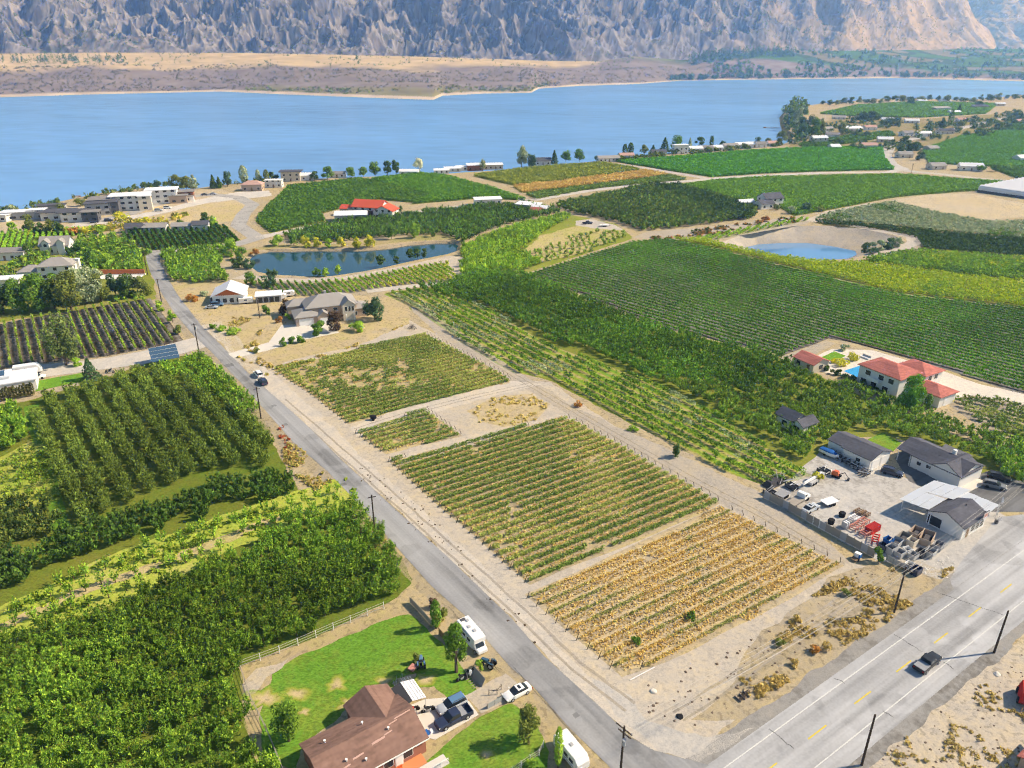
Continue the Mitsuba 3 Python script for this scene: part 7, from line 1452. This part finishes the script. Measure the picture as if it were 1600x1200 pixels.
pen = [(1278, 224, 15, 'white two storey house at the foot of the big peninsula trees', 'roof_white', 5.5), (1300, 216, 13, 'grey gabled house right of the big peninsula trees', 'roof_grey', 4), (1292, 205, 12, 'low brown house behind the big peninsula trees', 'roof_mid', 3), (1332, 205, 20, 'long white house above the narrow green field', 'roof_white', 3.2), (1358, 203, 14, 'pink roofed house on the peninsula', 'roof_pink', 3.4), (1310, 186, 16, 'long flat shed at the tip of the peninsula', 'roof_mid', 2.6),
       (1342, 187, 10, 'small grey house on the peninsula tip', 'roof_grey', 3), (1356, 232, 14, 'pink roofed house on the edge of the bright vineyard', 'roof_pink', 3.4), (1303, 233, 9, 'white cottage on the edge of the bright vineyard', 'roof_white', 2.6), (1382, 222, 14, 'white roofed house at the bend of the peninsula road', 'roof_white', 3.2), (1416, 212, 14, 'grey roofed house above the peninsula road', 'roof_grey', 3.4), (1442, 213, 14, 'pale blue roofed house above the dark peninsula vineyard', 'roof_white', 3.4),
       (1476, 209, 17, 'dark roofed house above the dark peninsula vineyard', 'roof_dark', 3.6), (1424, 192, 16, 'long white roofed house in the peninsula orchards', 'roof_white', 3), (1470, 173, 30, 'long grey packing shed on the peninsula', 'roof_mid', 4), (1530, 170, 24, 'dark blue roofed shed on the peninsula', 'roof_dark', 4), (1490, 178, 16, 'white roofed shed below the long packing shed', 'roof_white', 3), (1386, 190, 14, 'white house among dark peninsula trees', 'roof_white', 3),
       (1454, 236, 11, 'small grey house inside the dark peninsula vineyard', 'roof_mid', 3), (1440, 160, 16, 'white house on the far peninsula shore', 'roof_white', 3), (1476, 160, 18, 'second white house on the far peninsula shore', 'roof_white', 3), (1562, 165, 14, 'white house where the peninsula road meets the shore', 'roof_white', 3), (1592, 193, 16, 'brown house beside the road at the right edge', 'roof_pink', 3.4), (1505, 190, 18, 'pale house beside the straight of the peninsula road', 'roof_pink', 3),
       (1462, 264, 12, 'white house at the fork of the peninsula road', 'roof_mid', 3), (1515, 266, 16, 'blue white roofed house on the dusty upper road', 'roof_white', 3.6), (1596, 252, 14, 'pale shed at the right edge above the dusty road', 'roof_white', 3.4), (1412, 246, 12, 'brown house in the trees along the peninsula road', 'roof_mid', 3.2)]
for i, (x, y, w, lab, rm, h) in enumerate(pen): house('peninsula_house', lab, x, y, w, 8, h, [8, -14, 20, 2][i % 4], 'gable' if w < 20 else 'mono', 1.9, rm, 'wall_white' if i % 3 else 'wall_cream', every=5)
for x, y, yw, pt, lab in ((170, 346, 10, 'paint_black', 'dark car in front of the big white lake house'), (186, 344, 20, 'paint_silver', 'silver car in front of the big white lake house'), (200, 343, 5, 'paint_white', 'white car in front of the big white lake house'), (248, 330, 15, 'paint_silver', 'silver car below the stepped white house'), (262, 326, 10, 'paint_white', 'white car below the stepped white house'), (320, 305, 0, 'paint_grey', 'dark car on the pale road by the lake'), (333, 304, 0, 'paint_silver', 'silver car on the pale road by the lake'), (148, 348, 30, 'paint_navy', 'navy car in the curved court')):
    car('car', lab, 'suv' if yw > 8 else 'sedan', x, y, yw, pt, 'car', rim=False)
lake_trees = [(246, 294, 12, 14, 'round', 'bluegreen', 'small dark tree behind the stepped white house'), (276, 300, 26, 24, 'round', 'olive', 'large olive tree right of the lake houses'), (292, 300, 24, 26, 'round', 'olive', 'second large olive tree right of the lake houses'), (303, 304, 34, 14, 'weeping', 'silver', 'pale sparse tree at the end of the lake houses'), (334, 294, 20, 12, 'cone', 'dark', 'dark conifer beside the lake road'), (343, 294, 17, 9, 'cone', 'dark', 'smaller dark conifer beside the lake road'), (356, 292, 24, 16, 'round', 'bluegreen', 'dark tree at the lake left of the poplar'),
              (382, 286, 26, 14, 'column', 'silver', 'tall pale poplar at the lake'), (404, 284, 18, 8, 'column', 'silver', 'slim pale poplar right of the tall one'), (417, 284, 18, 9, 'column', 'olive', 'slim olive poplar near the dark flat roofed house'), (425, 281, 12, 12, 'round', 'dark', 'dark round tree above the arched white house'), (492, 282, 14, 16, 'round', 'dark', 'dark round tree at the left end of the winery vineyard'), (512, 280, 19, 22, 'round', 'green', 'broad tree at the lake edge of the winery vineyard'),
              (547, 277, 16, 18, 'round', 'green', 'first of five lakeside trees above the winery vineyard'), (568, 276, 15, 16, 'round', 'green', 'second of five lakeside trees above the winery vineyard'), (586, 274, 20, 20, 'round', 'green', 'third of five lakeside trees above the winery vineyard'), (606, 274, 21, 18, 'round', 'dark', 'fourth of five lakeside trees above the winery vineyard'), (619, 273, 21, 15, 'round', 'dark', 'fifth of five lakeside trees above the winery vineyard'), (656, 271, 22, 19, 'weeping', [(.34, .33, .30), (.42, .41, .38)], 'bare whitish tree beside the white cottage'), (754, 267, 18, 11, 'round', 'silver', 'grey tree standing alone above the terrace'),
              (815, 262, 32, 20, 'round', 'silver', 'tall grey poplar at the lakeside terrace'), (830, 262, 22, 18, 'round', 'bluegreen', 'dark tree right of the tall grey poplar'), (866, 257, 21, 13, 'cone', 'dark', 'dark conifer left of the round trees'), (884, 253, 17, 18, 'round', 'green', 'round tree behind the dark roofed shore house'), (905, 252, 18, 22, 'round', 'green', 'wide round tree behind the dark roofed shore house'), (934, 251, 8, 14, 'round', 'bluegreen', 'low palm like tree near the bright vineyard corner'),
              (976, 244, 18, 9, 'column', 'dark', 'left one of the twin dark trees at the lake'), (985, 243, 19, 10, 'column', 'dark', 'right one of the twin dark trees at the lake'), (1007, 242, 15, 16, 'round', 'olive', 'olive tree right of the twin dark trees'), (1020, 241, 14, 12, 'cone', 'bluegreen', 'small conifer before the dark roofed lakeside house'), (1038, 238, 22, 17, 'cone', 'dark', 'broad conifer behind the dark roofed lakeside house'), (1056, 234, 22, 22, 'round', 'green', 'big round tree behind the tall white house'), (1077, 234, 18, 9, 'cone', 'silver', 'grey conifer right of the tall white house'), (1092, 228, 13, 17, 'round', 'dark', 'round topped tree on a bare trunk'), (1111, 233, 20, 7, 'column', 'dark', 'thin dark cypress in the lakeside row'),
              (1130, 230, 9, 14, 'round', 'bluegreen', 'low dark tree behind the pale lakeside house'), (1184, 226, 11, 13, 'round', 'bluegreen', 'dark tree near the end of the lakeside row'), (1200, 227, 11, 13, 'round', 'olive', 'olive tree near the end of the lakeside row'), (1221, 227, 21, 18, 'round', 'olive', 'spreading olive tree at the end of the lakeside row'), (1233, 226, 9, 7, 'round', 'dark', 'small dark tree past the end of the lakeside row')]
for x, y, h, w, k, cl, lab in lake_trees: tree('lakeside_tree', x, y, h, w, k, cl, lab, base=.15)
for i, (x, y, h, w, cl) in enumerate(((1234, 196, 24, 18, 'bluegreen'), (1246, 200, 30, 22, 'silver'), (1258, 206, 34, 24, 'bluegreen'), (1268, 214, 32, 22, 'green'), (1252, 220, 26, 22, 'bluegreen'), (1280, 208, 22, 16, 'olive'), (1246, 188, 22, 20, 'green'))):
    tree('peninsula_tree', x, y, h, w, 'round', cl, ['dark tree at the tip of the peninsula beach', 'silvery tall tree on the peninsula beach', 'tallest dark tree of the peninsula group', 'green tree at the right of the peninsula group', 'dark tree at the foot of the peninsula group', 'olive tree between the peninsula group and the houses', 'green tree at the back of the peninsula group'][i], base=.05)
for i, (x, y, h, w, k, cl) in enumerate(((1314, 210, 18, 14, 'round', 'olive'), (1346, 192, 16, 26, 'round', 'bluegreen'), (1362, 188, 14, 20, 'round', 'dark'), (1398, 196, 12, 24, 'round', 'bluegreen'), (1470, 206, 22, 12, 'round', 'bluegreen'), (1484, 196, 24, 9, 'column', 'green'), (1500, 200, 12, 18, 'round', 'olive'), (1414, 228, 16, 24, 'round', 'dark'), (1424, 238, 18, 26, 'round', 'dark'), (1408, 240, 12, 18, 'round', 'bluegreen'), (1436, 250, 14, 16, 'round', 'bluegreen'), (1594, 190, 14, 10, 'cone', 'bluegreen'), (1498, 176, 12, 9, 'cone', 'dark'), (1528, 168, 10, 14, 'round', 'dark'), (1424, 164, 9, 14, 'round', 'bluegreen'), (1532, 268, 10, 18, 'round', 'green'), (1556, 268, 11, 16, 'round', 'green'), (1574, 266, 10, 14, 'round', 'lime'), (1372, 232, 8, 14, 'bush', 'dark'), (1330, 232, 7, 20, 'bush', 'dark'))):
    tree('peninsula_tree', x, y, h, w, k, cl, 'tree among the houses of the peninsula', 'tree', 'trees among the houses of the peninsula', single=True, base=.05)
for i, px_ in enumerate(np.concatenate([np.linspace(1285, 1420, 13), np.linspace(1425, 1600, 14)])):
    tree('point_tree', float(px_), float(np.interp(px_, [1285, 1420, 1520, 1600], [162, 156, 157, 151]) + 1.5 + (i % 3)), 6 + (i * 7 % 6), 9 + (i * 5 % 8), 'round', ['bluegreen', 'dark', 'olive'][i % 3], 'tree on the far shore line of the peninsula', 'tree', 'trees on the far shore line of the peninsula', single=True, base=.1)
# hedge along the farm track and the dark belt on the terrace
for t in np.linspace(0, 1, 16):
    x, y = 688 + 140 * t, 274.5 + 41 * t
    tree('hedge_shrub', x - 3, y + 1.5, 4.5, 12, 'bush', 'dark', 'dark hedge shrub along the farm track from the lake', 'shrub', 'hedge shrubs along the farm track', single=True)
for i, (x, y, h, w, cl) in enumerate(((20, 366, 18, 20, 'lime'), (46, 362, 26, 22, 'olive'), (62, 366, 20, 18, 'dark'), (78, 366, 24, 18, 'olive'), (94, 366, 20, 20, 'dark'), (134, 366, 12, 20, 'yellow'), (158, 364, 12, 18, 'lime'), (115, 366, 10, 24, 'rust'), (192, 344, 14, 26, 'yellow'), (228, 350, 10, 30, 'yellow'), (284, 354, 13, 15, 'dark'), (320, 346, 14, 18, 'dark'), (334, 354, 16, 18, 'lime'), (258, 356, 9, 16, 'bluegreen'), (212, 364, 10, 14, 'bluegreen'), (97, 332, 14, 14, 'olive'), (126, 322, 12, 18, 'olive'), (58, 334, 10, 10, 'dark'), (18, 330, 10, 16, 'silver'))):
    tree('lot_tree', x, y, h, w, 'round', cl, ['lime bush at the far left of the tan lots', 'tall yellow olive tree left of the lake houses', 'dark tree beside the tall olive tree', 'olive tree in front of the curved court', 'dark tree in front of the curved court', 'yellow bush below the curved court', 'lime bush right of the yellow bush', 'rusty shrubs above the lime vine block', 'yellow shrubs below the big white lake house', 'yellow scrub on the golden lot', 'dark round tree behind the grey roofed row', 'dark tree behind the white shed', 'lime tree at the right end of the grey roofed row', 'grey shrub among the grey roofed row', 'dark shrub in front of the first grey roofed house', 'olive tree behind the low white house', 'wide olive tree behind the white lake house', 'small dark tree at the left shore', 'pale shrubby tree at the left shore'][i], base=.04)

# greenery between the far houses
def far_green(name, pts, n, hpx, wpx, cols, label, kind='round', cl=.42):
    poly = Polygon(P2(pts)); x0, y0, x1, y1 = poly.bounds; parts = []
    while len(parts) < n:
        p = np.array([rng.uniform(x0, x1), rng.uniform(y0, y1)])
        if not poly.contains(Point(p)) or meshkit.noise(np.array([[p[0] * .03, p[1] * .03, .2]]), 46)[0] < cl: continue
        py = 600 - FPX * math.tan(PITCH - math.atan(CAM_H / p[1])) if p[1] > 0 else 600
        H, W = hpx * vpp(py) * rng.uniform(.5, 1.4), wpx * mpp(py) * rng.uniform(.5, 1.4)
        V, F, C = crown(kind, H, W / 2, 30, W * .19, cols, rng, .05); parts.append((V + [p[0], p[1], 0], F, C))
    V, F, C = merge(parts); add(name, (V, F), 'leaf', label, 'trees', None, 'stuff', color=C)
far_green('garden_greenery', [(1240, 228), (1240, 200), (1330, 184), (1440, 186), (1560, 178), (1640, 182), (1640, 204), (1480, 224), (1400, 250), (1300, 234)], 260, 7, 12, BLUEGREEN + OLIVE + DARK, 'small trees and shrubs filling the gardens of the peninsula')
far_green('garden_greenery', [(-40, 505), (0, 390), (60, 380), (180, 368), (232, 396), (240, 440), (240, 462), (20, 498)], 170, 10, 18, GREEN + LIME + OLIVE, 'shrubs filling the gardens at the left')
far_green('lot_scrub', [(-40, 372), (100, 352), (230, 345), (330, 330), (370, 335), (345, 352), (180, 362), (0, 372)], 110, 5, 14, OLIVE + YELLOW + WEED, 'dry scrub between the lake house lots')
far_green('shore_greenery', [(960, 256), (1060, 242), (1220, 230), (1222, 226), (1080, 237), (960, 250)], 70, 6, 12, DARK + OLIVE, 'hedges and shrubs between the lakeside houses', cl=.3)
far_green('shore_greenery', [(-20, 340), (160, 312), (250, 295), (330, 292), (500, 280), (650, 274), (650, 271), (500, 276), (330, 288), (245, 288), (80, 316), (-20, 332)], 90, 7, 11, DARK + OLIVE + BLUEGREEN, 'trees and shrubs along the near lake shore', cl=.35)
far_green('orchard_weeds', [(1480, 655), (1560, 650), (1640, 680), (1640, 720), (1560, 690)], 60, 5, 12, OLIVE + LIME, 'scrub on the plot below the villa drive', 'bush', .3)

far_green('beach_trees', [(1226, 226), (1240, 219), (1236, 209), (1228, 202), (1224, 192), (1222, 180), (1232, 171), (1262, 166), (1256, 178), (1246, 192), (1262, 206), (1256, 224), (1240, 230)], 60, 15, 14, BLUEGREEN + OLIVE + GREEN, 'grey green trees crowding the peninsula beach', cl=.15)

for x, y, l, yw, lab in ((1216, 196, 14, 170, 'small dark dock off the peninsula beach'), (1010, 242.5, 12, 110, 'wooden dock by the lakeside row'), (640, 271.5, 12, 100, 'wooden dock below the white cottage'), (120, 307, 14, 120, 'dock below the lake houses')):
    b = Build('dock', lab, 'dock', at(x, y)[:2], math.radians(yw)); b.part('deck', box(-3, l, -1, 1, -2.4, -2.2), 'wood_grey'); b.part('float', box(l, l + 3, -2.4, 2.4, -2.6, -2.1), 'wood_brown')
print('ZMAX', MZ.max(), 'tris', sum(len(x[1]) for x in meshkit.WRITTEN.values()))
